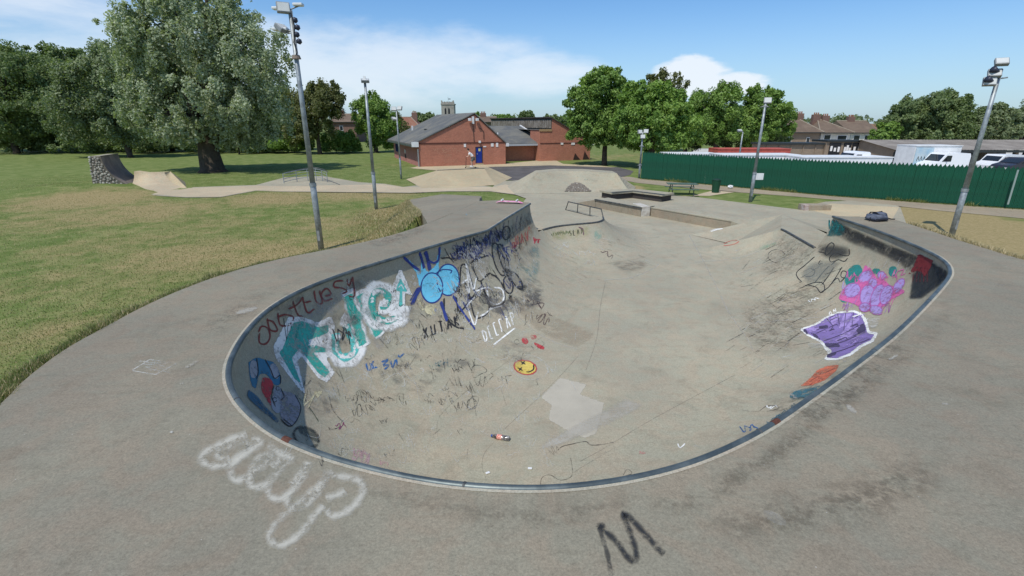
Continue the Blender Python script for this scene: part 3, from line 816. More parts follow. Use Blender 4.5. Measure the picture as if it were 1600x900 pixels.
# white painted end stone between them
cb = MB(); cb.box(0, (g2 - g1).length, .0, 1.2, -.03, .52, bev=.02)
eb = empty('kerb_block', tuple(g1 + Vector((.06, .02, 0))), math.atan2((g2 - g1).y, (g2 - g1).x)); cb.build('block', mat('whitewashed_concrete', (.58, .55, .48), .8, .4, 5, col2=(.4, .36, .3)), eb)
tag(eb, 'whitewashed concrete block joining the two long ledges', 'kerb block')
wedge = MB(); w0 = P(915, 318.5, 0)
wg = empty('wedge_ramp', tuple(w0)); tag(wg, 'thin dark wedge ramp leading up to the long ledge', 'ramp')
gt = (g1 - g0).normalized(); gn = Vector((-gt.y, gt.x, 0))
s0 = g0 + gn * 1.02 - gt * .02
vs = [g0 - gt * .02, s0, g0 - gt * 1.9 + gn * .0, s0 - gt * 1.9, g0 - gt * .02 + Vector((0, 0, .46)), s0 + Vector((0, 0, .46))]
child(mesh_obj('slope', vs, [(2, 0, 4), (1, 3, 5), (2, 4, 5, 3), (0, 1, 5, 4)], M_LEDGE), wg)
blk0 = P(1257, 329, 0)
bb = empty('kerb_block', tuple(blk0)); tag(bb, 'low concrete kerb with pink stained end beside the lawn strip', 'kerb block')
b = MB(); b.box(0, 1.5, 0, .7, -.03, .30, bev=.02); b.build('block', M_LEDGE, bb)
b = MB(); b.box(-.02, .22, -.02, .4, -.02, .32, bev=.02); b.build('end_stone', mat('pink_stain', (.36, .24, .2), .9, .4, 7, col2=(.5, .45, .4)), bb)

rail = empty('grind_rail', tuple(P(914, 336, 0))); tag(rail, 'low dark steel grind rail with slanted end legs', 'grind rail')
ra, rb_ = P(883.5, 328, 0), P(943.5, 343, 0)
rt = (rb_ - ra).normalized()
ta, tb_ = ra + rt * .25 + Vector((0, 0, .50)), rb_ - rt * .25 + Vector((0, 0, .50))
b = MB(); b.tube([ta - rt * .02, tb_ + rt * .02], .03, 8); child(b.build('top_bar', M_DARKSTEEL), rail)
for a_, c_ in ((ra, ta), (rb_, tb_), (ra.lerp(rb_, .33), ta.lerp(tb_, .31)), (ra.lerp(rb_, .66), ta.lerp(tb_, .68))):
    b = MB(); b.tube([a_ - Vector((0, 0, .02)), c_], .026, 8); child(b.build('leg', M_DARKSTEEL), rail)
b = MB(); b.tube([ra + Vector((0, 0, .02)), rb_ + Vector((0, 0, .02))], .018, 6); child(b.build('foot_bar', M_DARKSTEEL), rail)

# curved rail cage on a hump by the west path
cr = empty('curved_rail', tuple(P(478, 286, 0))); tag(cr, 'curved steel railing of stacked bars on the path west of the lamp posts', 'railing')
ca = P(444, 286.5, 0); cbp = P(512, 284.5, 0)
hump = [P(430, 289, 0), P(470, 291, 0), P(520, 290, 0), P(538, 286, 0), P(520, 279.5, 0), P(478, 277, 0), P(440, 280, 0)]
cpt = P(478, 284, 0)
bars = []
def arcpt(s, z):
    x = ca.x + (cbp.x - ca.x) * s; y = ca.y + (cbp.y - ca.y) * s - 0.0
    bow = math.sin(math.pi * s)
    return Vector((x, y + bow * 1.4, z))
for zi, z in enumerate((0.12, 0.36, 0.58, 0.78)):
    b = MB(); b.tube([arcpt(s, z + 0.22 * math.sin(math.pi * s)) for s in np.linspace(0, 1, 15)], .022, 6)
    child(b.build('bar', M_STEEL), cr)
b = MB(); b.tube([arcpt(s, .80 + 0.26 * math.sin(math.pi * s)) + Vector((0, .35, 0)) for s in np.linspace(0, 1, 15)], .035, 6); child(b.build('top_bar', M_DARKSTEEL), cr)
for s in np.linspace(0, 1, 6):
    q = arcpt(s, 0); b = MB(); b.tube([q - Vector((0, 0, .02)), arcpt(s, .80 + .22 * math.sin(math.pi * s))], .03, 6); child(b.build('post', M_STEEL), cr)
b = MB(); b.tube([P(506, 279, 0.5), P(531, 288.5, 0.05)], .03, 6); child(b.build('stay', M_DARKSTEEL), cr)

# ---------------------------------------------------------------- lamp posts
def floodlight(parent, loc, rz, tilt, w=.42, h=.34, mm=None):
    e = MB(); M = Matrix.Translation(loc) @ Matrix.Rotation(rz, 4, 'Z') @ Matrix.Rotation(tilt, 4, 'X')
    e.box(-w / 2, w / 2, -.07, .07, -h / 2, h / 2, M, bev=.02)
    o = e.build('floodlight', mm or M_GREYMET, parent)
    g = MB(); g.box(-w / 2 + .03, w / 2 - .03, -.08, -.072, -h / 2 + .03, h / 2 - .03, M); g.build('lens', M_GLASSY, o)
    return o
M_GREYMET = mat('grey_cast_metal', (.30, .31, .31), .5, .3, 6, metal=.2)
M_GLASSY = mat('lamp_glass', (.62, .62, .58), .12, .1, 3, spec=.6)
def lamp_post(base, h, r, label, heads, spikes=False, sign=False):
    e = empty('lamp_post', tuple(base)); tag(e, label, 'lamp post', 'floodlight posts around the skatepark')
    b = MB(); b.tube([(0, 0, -.1), (0, 0, h * .30), (0, 0, h * .302)], [r * 1.15, r * 1.12, r], 12); b.build('lower_column', M_STEEL, e, True)
    b = MB(); b.tube([(0, 0, h * .30), (0, 0, h)], [r, r * .72], 12); b.build('column', M_STEEL, e, True)
    b = MB(); b.tube([(0, 0, h * .30 - .06), (0, 0, h * .30 + .06)], r * 1.3, 12); b.build('collar', M_STEEL, e)
    b = MB(); b.box(-r * .5, r * .5, -r * 1.19, -r * 1.1, .35, .75); b.build('access_door', M_GREYMET, e)
    for (x, y, z, rz, tilt) in heads:
        hd = floodlight(e, Vector((x, y, h + z)), rz, tilt)
        b = MB(); b.tube([(0, 0, h + z - .12), (x * .8, y * .8, h + z)], .025, 6); b.build('bracket', M_GREYMET, hd)
    if spikes:
        for z in spikes:
            b = MB()
            for k in range(10):
                a = 2 * math.pi * k / 10; b.tube([(math.cos(a) * r * .6, math.sin(a) * r * .6, h * z), (math.cos(a) * (r + .16), math.sin(a) * (r + .16), h * z - .10)], [.02, .006], 4)
            b.build('spike_collar', M_GREYMET, e)
    return e
def post_at(px, py, top_py, top_px=None, z=0.0):
    bs = P(px, py, z); tp = PY(px, top_py, bs.y)
    # height from the top pixel at the same distance (column is vertical, so use the row of the top)
    lo, hi = 1.0, 12.0
    for _ in range(40):
        mid = (lo + hi) / 2
        if proj((bs.x, bs.y, bs.z + mid))[1] > top_py: lo = mid
        else: hi = mid
    return bs, lo
b1, h1 = post_at(502, 389, 16)
lp1 = lamp_post(b1, h1, .098, 'tall steel floodlight post by the deck, dark caps and hanging fittings up top', [(-.18, -.1, .05, .5, -.3), (-.35, .0, -.55, 1.2, -.9)])
M_FIT = mat('dark_fitting', (.035, .04, .06), .4)
for k, z in enumerate((.30, .52, .74, .95)):
    b = MB(); M = Matrix.Translation((.14 + .05 * (k % 2), -.04, h1 - z)) @ Matrix.Rotation(.4, 4, 'Y'); b.tube([M @ Vector((0, 0, -.09)), M @ Vector((0, 0, 0)), M @ Vector((0, 0, .08))], [.06, .10, .05], 10); b.build('dark_cap', M_FIT, lp1, True)
b = MB(); b.tube([(.05, -.1, h1 - .1), (.13, -.11, h1 - .5), (.03, -.11, h1 - 1.0), (.10, -.11, h1 - 1.3), (0, -.10, h1 - 1.45)], .02, 6); b.build('loose_cable', M_BLACK, lp1)
b = MB(); b.tube([(0, 0, h1 - 1.5), (0, 0, h1 - 1.38)], [.16, .12], 12); b.build('clamp', mat('rusty_clamp', (.24, .19, .15), .8, .3, 9), lp1)
for x, y, z, ln in ((-.42, 0, -.62, .5), (-.45, .05, .02, .3), (.3, 0, .12, .32)):
    b = MB(); b.tube([(0, 0, h1 + z - .1), (x, y, h1 + z)], .02, 6); ar = b.build('arm', M_GREYMET, lp1)
    b = MB(); b.box(x - ln / 2, x + ln / 2, y - .12, y + .12, h1 + z, h1 + z + .09, bev=.03); b.build('lamp_head', M_WHITE, lp1)
b2, h2 = post_at(588, 326, 130)
lp2 = lamp_post(b2, h2, .092, 'slender steel floodlight post beside the straw covered mound', [(.02, 0, .12, .3, -1.2)])
b = MB(); b.box(-.06, .06, -.02, .02, h2, h2 + .35, Matrix.Rotation(.0, 4, 'Y')); b.build('vane', M_WHITE, lp2)
b3, h3 = post_at(627, 279, 172)
lamp_post(b3, h3, .075, 'thin floodlight post with twin heads standing before the brick building', [(-.2, 0, .1, .2, -.4), (.3, 0, .15, -.3, -.4), (-.25, 0, -.7, .9, -.9)])
b4, h4 = post_at(168, 231, 180)
lamp_post(b4, h4, .085, 'small floodlight post behind the quarter pipe among dark trees', [(0, 0, .1, .2, -.5), (.15, 0, -.6, .2, -.5)], spikes=(.62,))
b5, h5 = post_at(998.5, 278, 207)
lamp_post(b5, h5, .085, 'pale floodlight post at the end of the green fence', [(-.25, 0, .05, .3, -.3), (.28, 0, .1, -.4, -.3), (0, -.1, -.35, 0, -.3)], spikes=(.72, .3))
b6, h6 = post_at(1172, 315, 160)
lp6 = lamp_post(b6, h6, .09, 'steel floodlight post with a blank white notice board on the lawn strip', [(.1, 0, .1, -.3, -.4)], spikes=(.97,))
zs = proj((b6.x, b6.y, 1.6))
b = MB(); b.box(.11, .58, -.03, .0, 1.35, 1.75, bev=.006); b.build('notice_board', M_WHITE, lp6)
b7, h7 = post_at(1486, 370, 108)
lp7 = lamp_post(b7, h7, .10, 'weathered floodlight post rising from the straw bank by the deck', [(-.1, -.05, .25, -.5, -.8), (-.2, 0, -.15, -.5, -.6), (-.3, 0, -.45, -.5, -.4)])
for k, z in enumerate((-.10, -.45)):
    b = MB(); M = Matrix.Translation((-.22 - .12 * k, -.05, h7 + z)) @ Matrix.Rotation(.6, 4, 'Y'); b.tube([M @ Vector((-.18, 0, 0)), M @ Vector((.12, 0, .05))], [.13, .06], 10); b.build('lamp_head', M_FIT, lp7, True)
b = MB(); b.tube([(0, 0, h7 - .35), (.35, 0, h7 - .30)], .03, 6); b.build('arm', M_GREYMET, lp7)
b8, h8 = post_at(1151, 272, 206)
lamp_post(b8, h8, .08, 'distant thin street lamp post behind the fence by the trees', [(-.3, 0, .1, 0, -1.2)])
# ---------------------------------------------------------------- red brick building
def brick_mat(name, c1, c2, mort, sc=1.0):
    m = bpy.data.materials.new(name); m.use_nodes = True; t = m.node_tree; b = t.nodes['Principled BSDF']
    tcn = t.nodes.new('ShaderNodeTexCoord'); s = t.nodes.new('ShaderNodeSeparateXYZ'); t.links.new(tcn.outputs['Object'], s.inputs[0])
    cb = t.nodes.new('ShaderNodeCombineXYZ')
    t.links.new(mth(t, 'ADD', s.outputs[0], s.outputs[1]), cb.inputs[0]); t.links.new(s.outputs[2], cb.inputs[1])
    br = t.nodes.new('ShaderNodeTexBrick'); t.links.new(cb.outputs[0], br.inputs['Vector'])
    br.inputs['Color1'].default_value = (*c1, 1); br.inputs['Color2'].default_value = (*c2, 1); br.inputs['Mortar'].default_value = (*mort, 1)
    br.inputs['Scale'].default_value = 1.0; br.inputs['Brick Width'].default_value = .225 * sc; br.inputs['Row Height'].default_value = .075 * sc; br.inputs['Mortar Size'].default_value = .010 * sc; br.inputs['Bias'].default_value = 0
    n_ = noise(t, tcn.outputs['Object'], .9, 5, .6); n3 = noise(t, tcn.outputs['Object'], 5, 4, .7)
    v = mth(t, 'ADD', mth(t, 'MULTIPLY', mth(t, 'SUBTRACT', n_, .5), .55), 1.0); v = mth(t, 'ADD', v, mth(t, 'MULTIPLY', mth(t, 'SUBTRACT', n3, .5), .5))
    cc = t.nodes.new('ShaderNodeCombineXYZ')
    for i in range(3): t.links.new(v, cc.inputs[i])
    t.links.new(mixc(t, 1.0, br.outputs[0], cc.outputs[0], 'MULTIPLY'), b.inputs['Base Color'])
    b.inputs['Roughness'].default_value = .9; MATS[name] = m; return m
def roof_mat(name, c1, c2, row=.35):
    m = bpy.data.materials.new(name); m.use_nodes = True; t = m.node_tree; b = t.nodes['Principled BSDF']
    tcn = t.nodes.new('ShaderNodeTexCoord')
    n_ = noise(t, tcn.outputs['Object'], .5, 6, .65, .5); n3 = noise(t, tcn.outputs['Object'], 4, 4, .7)
    s = t.nodes.new('ShaderNodeSeparateXYZ'); t.links.new(tcn.outputs['Object'], s.inputs[0])
    w = mth(t, 'FRACT', mth(t, 'DIVIDE', s.outputs[2], row * .35))
    f = mth(t, 'MULTIPLY', mth(t, 'LESS_THAN', w, .18), .5)
    c = mixc(t, smooth(t, n_, .38, .64), c1, c2); c = mixc(t, mth(t, 'MULTIPLY', smooth(t, n3, .5, .75), .45), c, tuple(x * .5 for x in c1))
    c = mixc(t, f, c, tuple(x * .55 for x in c1))
    t.links.new(c, b.inputs['Base Color']); b.inputs['Roughness'].default_value = .9; MATS[name] = m; return m
M_BRICK = brick_mat('red_brick', (.46, .160, .092), (.37, .120, .070), (.40, .22, .155))
M_BRICKP = brick_mat('pink_painted_brick', (.46, .19, .16), (.40, .155, .13), (.42, .20, .17))
M_SLATE = roof_mat('slate_roof', (.115, .118, .115), (.19, .18, .15))
M_BLUE = mat('blue_door_paint', (.012, .035, .27), .5, .2, 3)
M_TRIM = mat('dark_trim', (.03, .035, .035), .6)
M_SIGN = mat('pale_sign', (.78, .74, .70), .5)
A0 = P(656, 260.5, 0); u_ = Vector((.925, .38, 0)).normalized(); w_ = Vector((-u_.y, u_.x, 0))
RB = math.atan2(u_.y, u_.x)
bld = empty('brick_building', tuple(A0), RB)
tag(bld, 'low red brick community building with slate roofs and blue doors', 'building')
def ab(px, py, bdepth=0.0):
    """a, z of a pixel on the vertical plane b = bdepth of the building"""
    d = ray(px, py); n = w_; o_ = A0 + w_ * bdepth
    t = (o_ - CAMP).dot(n) / d.dot(n); q = CAMP + d * t
    return (q - A0).dot(u_), q.z
def depth_for_px(px, a):
    lo, hi = 0.5, 60.0
    for _ in range(50):
        mid = (lo + hi) / 2; q = A0 + u_ * a + w_ * mid
        if proj(q)[0] > px: lo = mid
        else: hi = mid
    return lo
Lw = depth_for_px(588, 0.0)
La = ab(790, 240)[0]; zE = ab(656, 222)[1]; aR, zR = ab(741, 177.5); zEr = ab(791, 224)[1]
Lw = min(Lw, 17.0)
def bmesh_part(name, vs, fs, m, parent=bld): return mesh_obj(name, vs, fs, m, parent)
bmesh_part('front_wall', [(0, 0, -.1), (La, 0, -.1), (La, 0, zEr), (aR, 0, zR - .12), (0, 0, zE)], [(0, 1, 2, 3, 4)], M_BRICK)
bmesh_part('side_wall', [(0, 0, -.1), (0, Lw, -.1), (0, Lw, zE), (0, 0, zE)], [(0, 3, 2, 1)], M_BRICKP)
bmesh_part('side_wall', [(La, 0, -.1), (La, Lw, -.1), (La, Lw, zEr), (La, 0, zEr)], [(0, 1, 2, 3)], M_BRICK)
bmesh_part('back_wall', [(0, Lw, -.1), (La, Lw, -.1), (La, Lw, zEr), (aR, Lw, zR - .12), (0, Lw, zE)], [(4, 3, 2, 1, 0)], M_BRICK)
ov = .75; sl_ = (zR - zE) / aR; sr_ = (zR - zEr) / (La - aR)
def roof_slab(p, th, m, name='roof', parent=bld):
    b = MB(); b.prism(p, (0, 0, th)); return b.build(name, m, parent)
roof_slab([(-ov, -.14, zE - ov * sl_ + .03), (aR, -.14, zR), (aR, Lw + .2, zR), (-ov, Lw + .2, zE - ov * sl_ + .03)], .12, M_SLATE)
roof_slab([(aR + .001, -.14, zR), (La + .35, -.14, zEr - .35 * sr_ + .03), (La + .35, Lw + .2, zEr - .35 * sr_ + .03), (aR + .001, Lw + .2, zR)], .12, M_SLATE)
b = MB(); b.box(-ov - .06, -ov + .06, -.1, Lw + .2, zE - ov * sl_ - .16, zE - ov * sl_ + .02); b.build('gutter', mat('gutter_green', (.09, .11, .10), .5), bld)
b = MB(); b.box(-ov - .05, -.02, -.17, -.02, zE - ov * sl_ - .18, zE + .02, bev=.01); b.build('eave_box', M_WHITE, bld)
b = MB(); b.box(La + .02, La + .38, -.17, -.02, zEr - .35, zEr + .02, bev=.01); b.build('eave_box', M_WHITE, bld)
# string course, downpipe, vent, chimney flue
b = MB(); b.box(.02, La - .02, -.05, -.002, zE - .22, zE - .10); b.build('string_course', mat('dark_course', (.10, .04, .03), .9), bld)
b = MB(); b.tube([(-.12, -.10, 0), (-.12, -.10, zE - .75)], .07, 8); b.build('downpipe', M_STEEL, bld)
b = MB(); b.box(aR * .30, aR * .30 + .2, Lw * .78, Lw * .78 + .2, zE + sl_ * aR * .3 - .1, zE + sl_ * aR * .3 + .75); b.build('flue', M_WHITE, bld)
b = MB(); b.box(aR * .34, aR * .34 + .55, Lw * .36, Lw * .36 + .8, zE + sl_ * aR * .36 + .10, zE + sl_ * aR * .36 + .22); b.build('roof_patch', M_TRIM, bld)
def door(px0, px1, pt, pb, bd, name='door'):
    a0, z1 = ab(px0, pt, bd); a1, _ = ab(px1, pt, bd); z0 = max(0, ab(px0, pb, bd)[1])
    b = MB(); b.box(a0, a1, bd - .03, bd - .004, z0, z1); d_ = b.build(name, M_BLUE, bld)
    for (x0, x1, y0, y1) in ((a0 - .07, a0, z0, z1 + .07), (a1, a1 + .07, z0, z1 + .07), (a0, a1, z1, z1 + .07)):
        b = MB(); b.box(x0, x1, bd - .06, bd - .004, y0, y1); b.build('frame', M_TRIM, d_)
    b = MB(); b.box(a0 + .1, a0 + .17, bd - .08, bd - .03, z0 + .95, z0 + 1.1); b.build('handle', M_STEEL, d_)
    b = MB(); b.box(a0 - .1, a1 + .1, bd - .35, bd - .01, 0, .12); b.build('step', M_TAN, bld)
    return a0, a1, z0, z1
a0, a1, z0, z1 = door(743.5, 752.5, 230.5, 254.5, 0.0)
b = MB(); b.box(a0 + .3, a0 + .55, -.045, -.032, z1 - .42, z1 - .12); b.build('warning_notice', mat('yellow_notice', (.62, .56, .22), .6), bld)
def sign(px0, px1, py0, py1, bd, m=M_SIGN, name='wall_sign'):
    x0, zt_ = ab(px0, py0, bd); x1, _ = ab(px1, py0, bd); zb = ab(px0, py1, bd)[1]
    b = MB(); b.box(x0, x1, bd - .05, bd - .004, zb, zt_); return b.build(name, m, bld)
sign(724.5, 728, 224.8, 229.8, 0); sign(767, 771, 224, 229, 0); sign(774.8, 778.2, 223.3, 229.5, 0)
sign(755, 759.5, 228.2, 230, 0)
b = MB(); x_, z_ = ab(738.5, 187); b.box(x_ - .12, x_ + .12, -.2, -.02, z_ - .45, z_ + .35); b.build('lamp_bracket', M_WHITE, bld)
for dx in (-.45, .45):
    b = MB(); b.box(x_ + dx - .16, x_ + dx + .16, -.45, -.15, z_ - .15, z_ + .15, bev=.04); b.build('security_light', M_WHITE, bld)
x2, z2 = ab(749, 222); b = MB(); b.box(x2 - .12, x2 + .12, -.25, -.01, z2 - .1, z2 + .15, bev=.03); b.build('security_light', M_WHITE, bld)
b = MB(); b.tube([(x_, -.05, z_ - .4), (x_ + .1, -.05, zE - .05)], .03, 6); b.build('conduit', M_TRIM, bld)
b = MB(); b.tube([(x_ + .8, -.05, z_ - .9), (x_ + 1.3, -.05, zE + 1.1), (x_ + 1.3, -.05, zE + .2)], .03, 6); b.build('conduit', M_TRIM, bld)
# side wall: window with grille, small sign
bw = Lw * .84
b = MB(); b.box(-.06, -.005, bw - .9, bw + .9, .95, 2.05); wn = b.build('window', M_TRIM, bld)
for k in range(5):
    b = MB(); y = bw - .75 + k * .37; b.box(-.09, -.06, y - .03, y + .03, .95, 2.05); b.build('bar', M_BLUE, wn)
b = MB(); b.box(-.05, -.005, Lw * .48, Lw * .48 + .45, 1.05, 1.5); b.build('wall_sign', M_SIGN, bld)
b = MB(); b.box(-.12, -.005, Lw * .47 + .02, Lw * .47 + .3, .45, .9); b.build('meter_box', M_TRIM, bld)
# middle recess with its low roof
bm_ = 4.2
aM = ab(843, 240, bm_)[0]; zM = ab(815, 224.5, bm_)[1]
bmesh_part('recess_wall', [(La, bm_, -.1), (aM, bm_, -.1), (aM, bm_, zM), (La, bm_, zM)], [(0, 1, 2, 3)], M_BRICK)
zMt = ab(800, 198, bm_ + 7)[1]
roof_slab([(La - .6, bm_ - .9, zM - .02), (aM + .5, bm_ - .9, zM - .02), (aM + .1, bm_ + 7, zMt), (La - 2.5, bm_ + 7, zMt)], .13, M_SLATE)
b = MB(); b.box(La + .05, aM + .5, bm_ - 1.02, bm_ - .9, zM - .22, zM + .02); b.build('gutter', mat('pale_gutter', (.4, .42, .44), .5), bld)
p0 = Vector((aM + .5, bm_ - .9, zM + .13)); p1 = Vector((aM + .1, bm_ + 7, zMt + .13))
b = MB(); b.prism([p0, p0 + Vector((.16, 0, 0)), p1 + Vector((.16, 0, 0)), p1], (0, 0, .12)); b.build('barge_board', M_WHITE, bld)
b = MB(); b.tube([(La + 1.6, bm_ + 2.6, zM + .6), (La + 1.6, bm_ + 2.6, zM + 1.35)], .09, 8); b.build('roof_vent', M_WHITE, bld)
d0 = door(837.5, 843.2, 227.5, 249.5, bm_)
# east wing: monopitch with boarded clerestory on its tall side
be = 2.6
aE0 = ab(843.2, 240, be)[0]; aE1 = ab(922, 240, be)[0]; aA, zA = ab(862.5, 184, be); zEe = ab(922, 221.5, be)[1]; zlow = ab(850, 203, be)[1]
Le = depth_for_px(768, aA); Le = min(Le, be + 30)
bmesh_part('front_wall', [(aE0, be, -.1), (aE1, be, -.1), (aE1, be, zEe), (aA, be, zA - .12), (aA, be, zlow), (aE0, be, zlow)], [(0, 1, 2, 3, 4, 5)], M_BRICK)
bmesh_part('side_wall', [(aE1, be, -.1), (aE1, be + 12, -.1), (aE1, be + 12, zEe), (aE1, be, zEe)], [(0, 1, 2, 3)], M_BRICK)
bmesh_part('side_wall', [(aE0, be, -.1), (aE0, be + 3, -.1), (aE0, be + 3, zlow), (aE0, be, zlow)], [(3, 2, 1, 0)], M_BRICK)
bmesh_part('flat_roof', [(aE0 - .1, be - .06, zlow + .01), (aA, be - .06, zlow + .01), (aA, be + 12, zlow + .01), (aE0 - .1, be + 12, zlow + .01)], [(0, 1, 2, 3)], M_SLATE)
b = MB(); b.box(aE0 - .1, aA, be - .08, be - .01, zlow - .18, zlow + .1); b.build('fascia', mat('tan_fascia', (.36, .24, .12), .8), bld)
se = (zA - zEe) / (aE1 - aA)
roof_slab([(aA - .25, be - .15, zA + .25 * se * 0), (aE1 + .4, be - .15, zEe - .4 * se + .02), (aE1 + .4, Le, zEe - .4 * se + .02), (aA - .25, Le, zA)], .12, mat('felt_roof', (.07, .06, .055), .9, .3, 1))
zc0 = ab(862.5, 200, be)[1]
bmesh_part('clerestory_wall', [(aA, be, zlow), (aA, Le, zlow), (aA, Le, zA - .02), (aA, be, zA - .02)], [(0, 3, 2, 1)], M_TRIM)
M_BOARD = mat('weathered_board', (.17, .145, .115), .9, .4, 2, col2=(.28, .25, .21), fine=.3, fscale=14)
nb_ = 34
bme = bpy.data.meshes.new('cladding_board')
for k in range(nb_):
    y0 = be + .1 + (Le - be - .2) * k / nb_; y1 = y0 + (Le - be - .2) / nb_ * .78
    b = MB(); b.box(aA - .09, aA - .005, y0, y1, zc0 + random.uniform(-.03, .03), zA - .25); b.build('cladding_board', M_BOARD, bld)
sign(876, 880, 223, 226.2, be); sign(892.5, 898, 223, 226.4, be)
b = MB(); b.box(aE1 + .02, aE1 + .42, be - .2, be - .02, zEe - .4, zEe + .05, bev=.01); b.build('eave_box', M_WHITE, bld)
b = MB(); b.box(aE0 + .05, aE1 - .02, be - .04, be - .002, zEe - .16, zEe - .06); b.build('string_course', MATS['dark_course'], bld)
for p_ in ((899, 239), (914, 236)):
    x0, zt0 = ab(p_[0], p_[1], be); b = MB(); b.prism([(x0 - .3, be - .012, 0.05), (x0 + .75, be - .012, .05), (x0 + .3, be - .012, zt0 * .55), (x0 - .05, be - .012, zt0)], (0, -.02, 0)); b.build('painted_shadow', mat('wall_shadow_tone', (.045, .025, .02), .9), bld)  # slanting cast shadows painted on the brick as thin dark panels
# chalk lettering on the gable wall
M_CHALK = mat('faded_wall_writing', (.50, .27, .17), .9, .5, 9, col2=(.38, .15, .10))
def wall_text(txt, px, py, hpx, bd=0.0):
    x0, z_t = ab(px, py, bd); z_b = ab(px, py + hpx, bd)[1]; H_ = z_t - z_b
    cu = bpy.data.curves.new('writing', 'FONT'); cu.body = txt; cu.size = H_ * 1.35
    tmp = bpy.data.objects.new('tmp', cu); COL.objects.link(tmp); dg = bpy.context.evaluated_depsgraph_get()
    me = bpy.data.meshes.new_from_object(tmp.evaluated_get(dg)); bpy.data.objects.remove(tmp)
    me.materials.clear(); me.materials.append(M_CHALK)
    o = bpy.data.objects.new('wall_writing', me); COL.objects.link(o); o.parent = bld
    o.location = (x0, bd - .012, z_b); o.rotation_euler = (math.pi / 2, 0, 0); return o
wall_text('YE N', 676, 231.5, 8); wall_text('ORTH', 691.5, 231.5, 8); wall_text('YPE', 694, 241, 6); wall_text('GANG', 693, 248, 6)

# ---------------------------------------------------------------- green palisade fence
M_GREEN = mat('green_fence_paint', (.010, .092, .050), .55, .25, .8, col2=(.012, .066, .038), fine=.15, fscale=10)
fpx = [(1002.5, 279.3), (1100, 287.6), (1300, 305.8), (1450, 316.6), (1592, 326.2), (1760, 337)]
fpts = [P(x, y, 0) for x, y in fpx]
fence = empty('palisade_fence', tuple(fpts[2])); tag(fence, 'long dark green steel palisade fence with notched top beside the path', 'fence')
FH = 2.36; PITCHF = .2
me = bpy.data.meshes.new('pale')
w = .098
pv = [(-w, .0, .05), (-w * .45, -.03, .05), (-w * .15, -.005, .05), (w * .15, -.005, .05), (w * .45, -.03, .05), (w, 0, .05)]
topz = [FH - .16, FH - .09, FH - .02, FH - .02, FH - .09, FH - .16]
vs = pv + [(x, y, z) for (x, y, _), z in zip(pv, topz)]
me.from_pydata(vs, [], [(i, i + 1, i + 7, i + 6) for i in range(5)]); me.materials.append(M_GREEN); me.update()
fp = resample(np.array([p[:2] for p in fpts]), PITCHF)
rf = random.Random(4)
for i in range(len(fp) - 1):
    d = fp[i + 1] - fp[i]; o = bpy.data.objects.new('pale', me); COL.objects.link(o)
    o.parent = fence; o.location = (fp[i][0] - fpts[2].x, fp[i][1] - fpts[2].y, rf.uniform(-.012, .012)); o.rotation_euler = (rf.uniform(-.006, .006), rf.uniform(-.008, .008), math.atan2(d[1], d[0]))
for i in range(len(fpts) - 1):
    a, c = fpts[i], fpts[i + 1]; d = (c - a).normalized(); n = Vector((-d.y, d.x, 0)) * .05; o_ = fpts[2]
    q = [a + n - o_, c + n - o_]
    mesh_obj('backing_sheet', [(q[0].x, q[0].y, .03), (q[1].x, q[1].y, .03), (q[1].x, q[1].y, FH - .2), (q[0].x, q[0].y, FH - .2)], [(0, 1, 2, 3)], M_GREEN, fence)
    for z in (.4, 1.9):
        b = MB(); b.tube([q[0] + n * 2 + Vector((0, 0, z)), q[1] + n * 2 + Vector((0, 0, z))], .03, 4); b.build('rail', M_GREEN, fence)
# pale strip where paint is scraped, by the far end
for px_, py_ in ((1583, 292),):
    q = PY(px_, py_, P(px_, 325.6, 0).y - .12); b = MB(); b.box(-.05, .05, -.01, .01, -1.0, .95, Matrix.Translation(q - fpts[2]) @ Matrix.Rotation(-.03, 4, 'Y')); b.build('pale_strip', mat('grey_strip', (.30, .36, .33), .6), fence)
# mesh screen on the fence top near the corner
# ---------------------------------------------------------------- yard behind the fence
def on_plane(px, py, base_px_y):   # place by a ground row then read height
    bs = P(px, base_px_y, 0); q = PY(px, py, bs.y); return bs, q.z
M_WHITEV = mat('white_van_paint', (.80, .80, .80), .3, spec=.5)
M_GLASS = mat('dark_glass', (.02, .025, .03), .08, spec=.6)
M_TYRE = mat('tyre', (.02, .02, .02), .9)
def box_unit(name, label, cat, Yd, px0, px1, py_top, depth, m, ribs=0, rot=0.0, group=None, sag=0):
    d0_ = ray(px0, 250); d1_ = ray(px1, 250)
    x0 = d0_.x / d0_.y * Yd; x1 = d1_.x / d1_.y * Yd; ztop_ = PY((px0 + px1) / 2, py_top, Yd).z
    e = empty(name, (x0, Yd, 0), rot); tag(e, label, cat, group)
    b = MB(); b.box(0, x1 - x0, 0, depth, -.02, ztop_, bev=.03); b.build('body', m, e)
    for k in range(ribs):
        x = (x1 - x0) * (k + .5) / ribs; b = MB(); b.box(x - .09, x + .09, -.05, -.004, .15, ztop_ - .18); b.build('rib', m, e)
    b = MB(); b.box(-.02, x1 - x0 + .02, -.06, depth + .02, ztop_, ztop_ + .07); b.build('roof', m, e)
    return e
box_unit('storage_cabin', 'long low white flat-roofed cabin just behind the fence', 'cabin', 46, 1045, 1125, 241.5, 3.0, M_WHITE)
box_unit('storage_cabin', 'white flat-roofed cabin in front of the orange container', 'cabin', 42, 1126, 1250, 243.0, 2.6, M_WHITE)
box_unit('storage_cabin', 'white flat-roofed cabin before the brick workshop', 'cabin', 39.5, 1252, 1395, 246.5, 2.4, M_WHITE)
M_ORANGE = mat('faded_red_container', (.50, .105, .07), .6, .3, 1.5, col2=(.38, .08, .06))
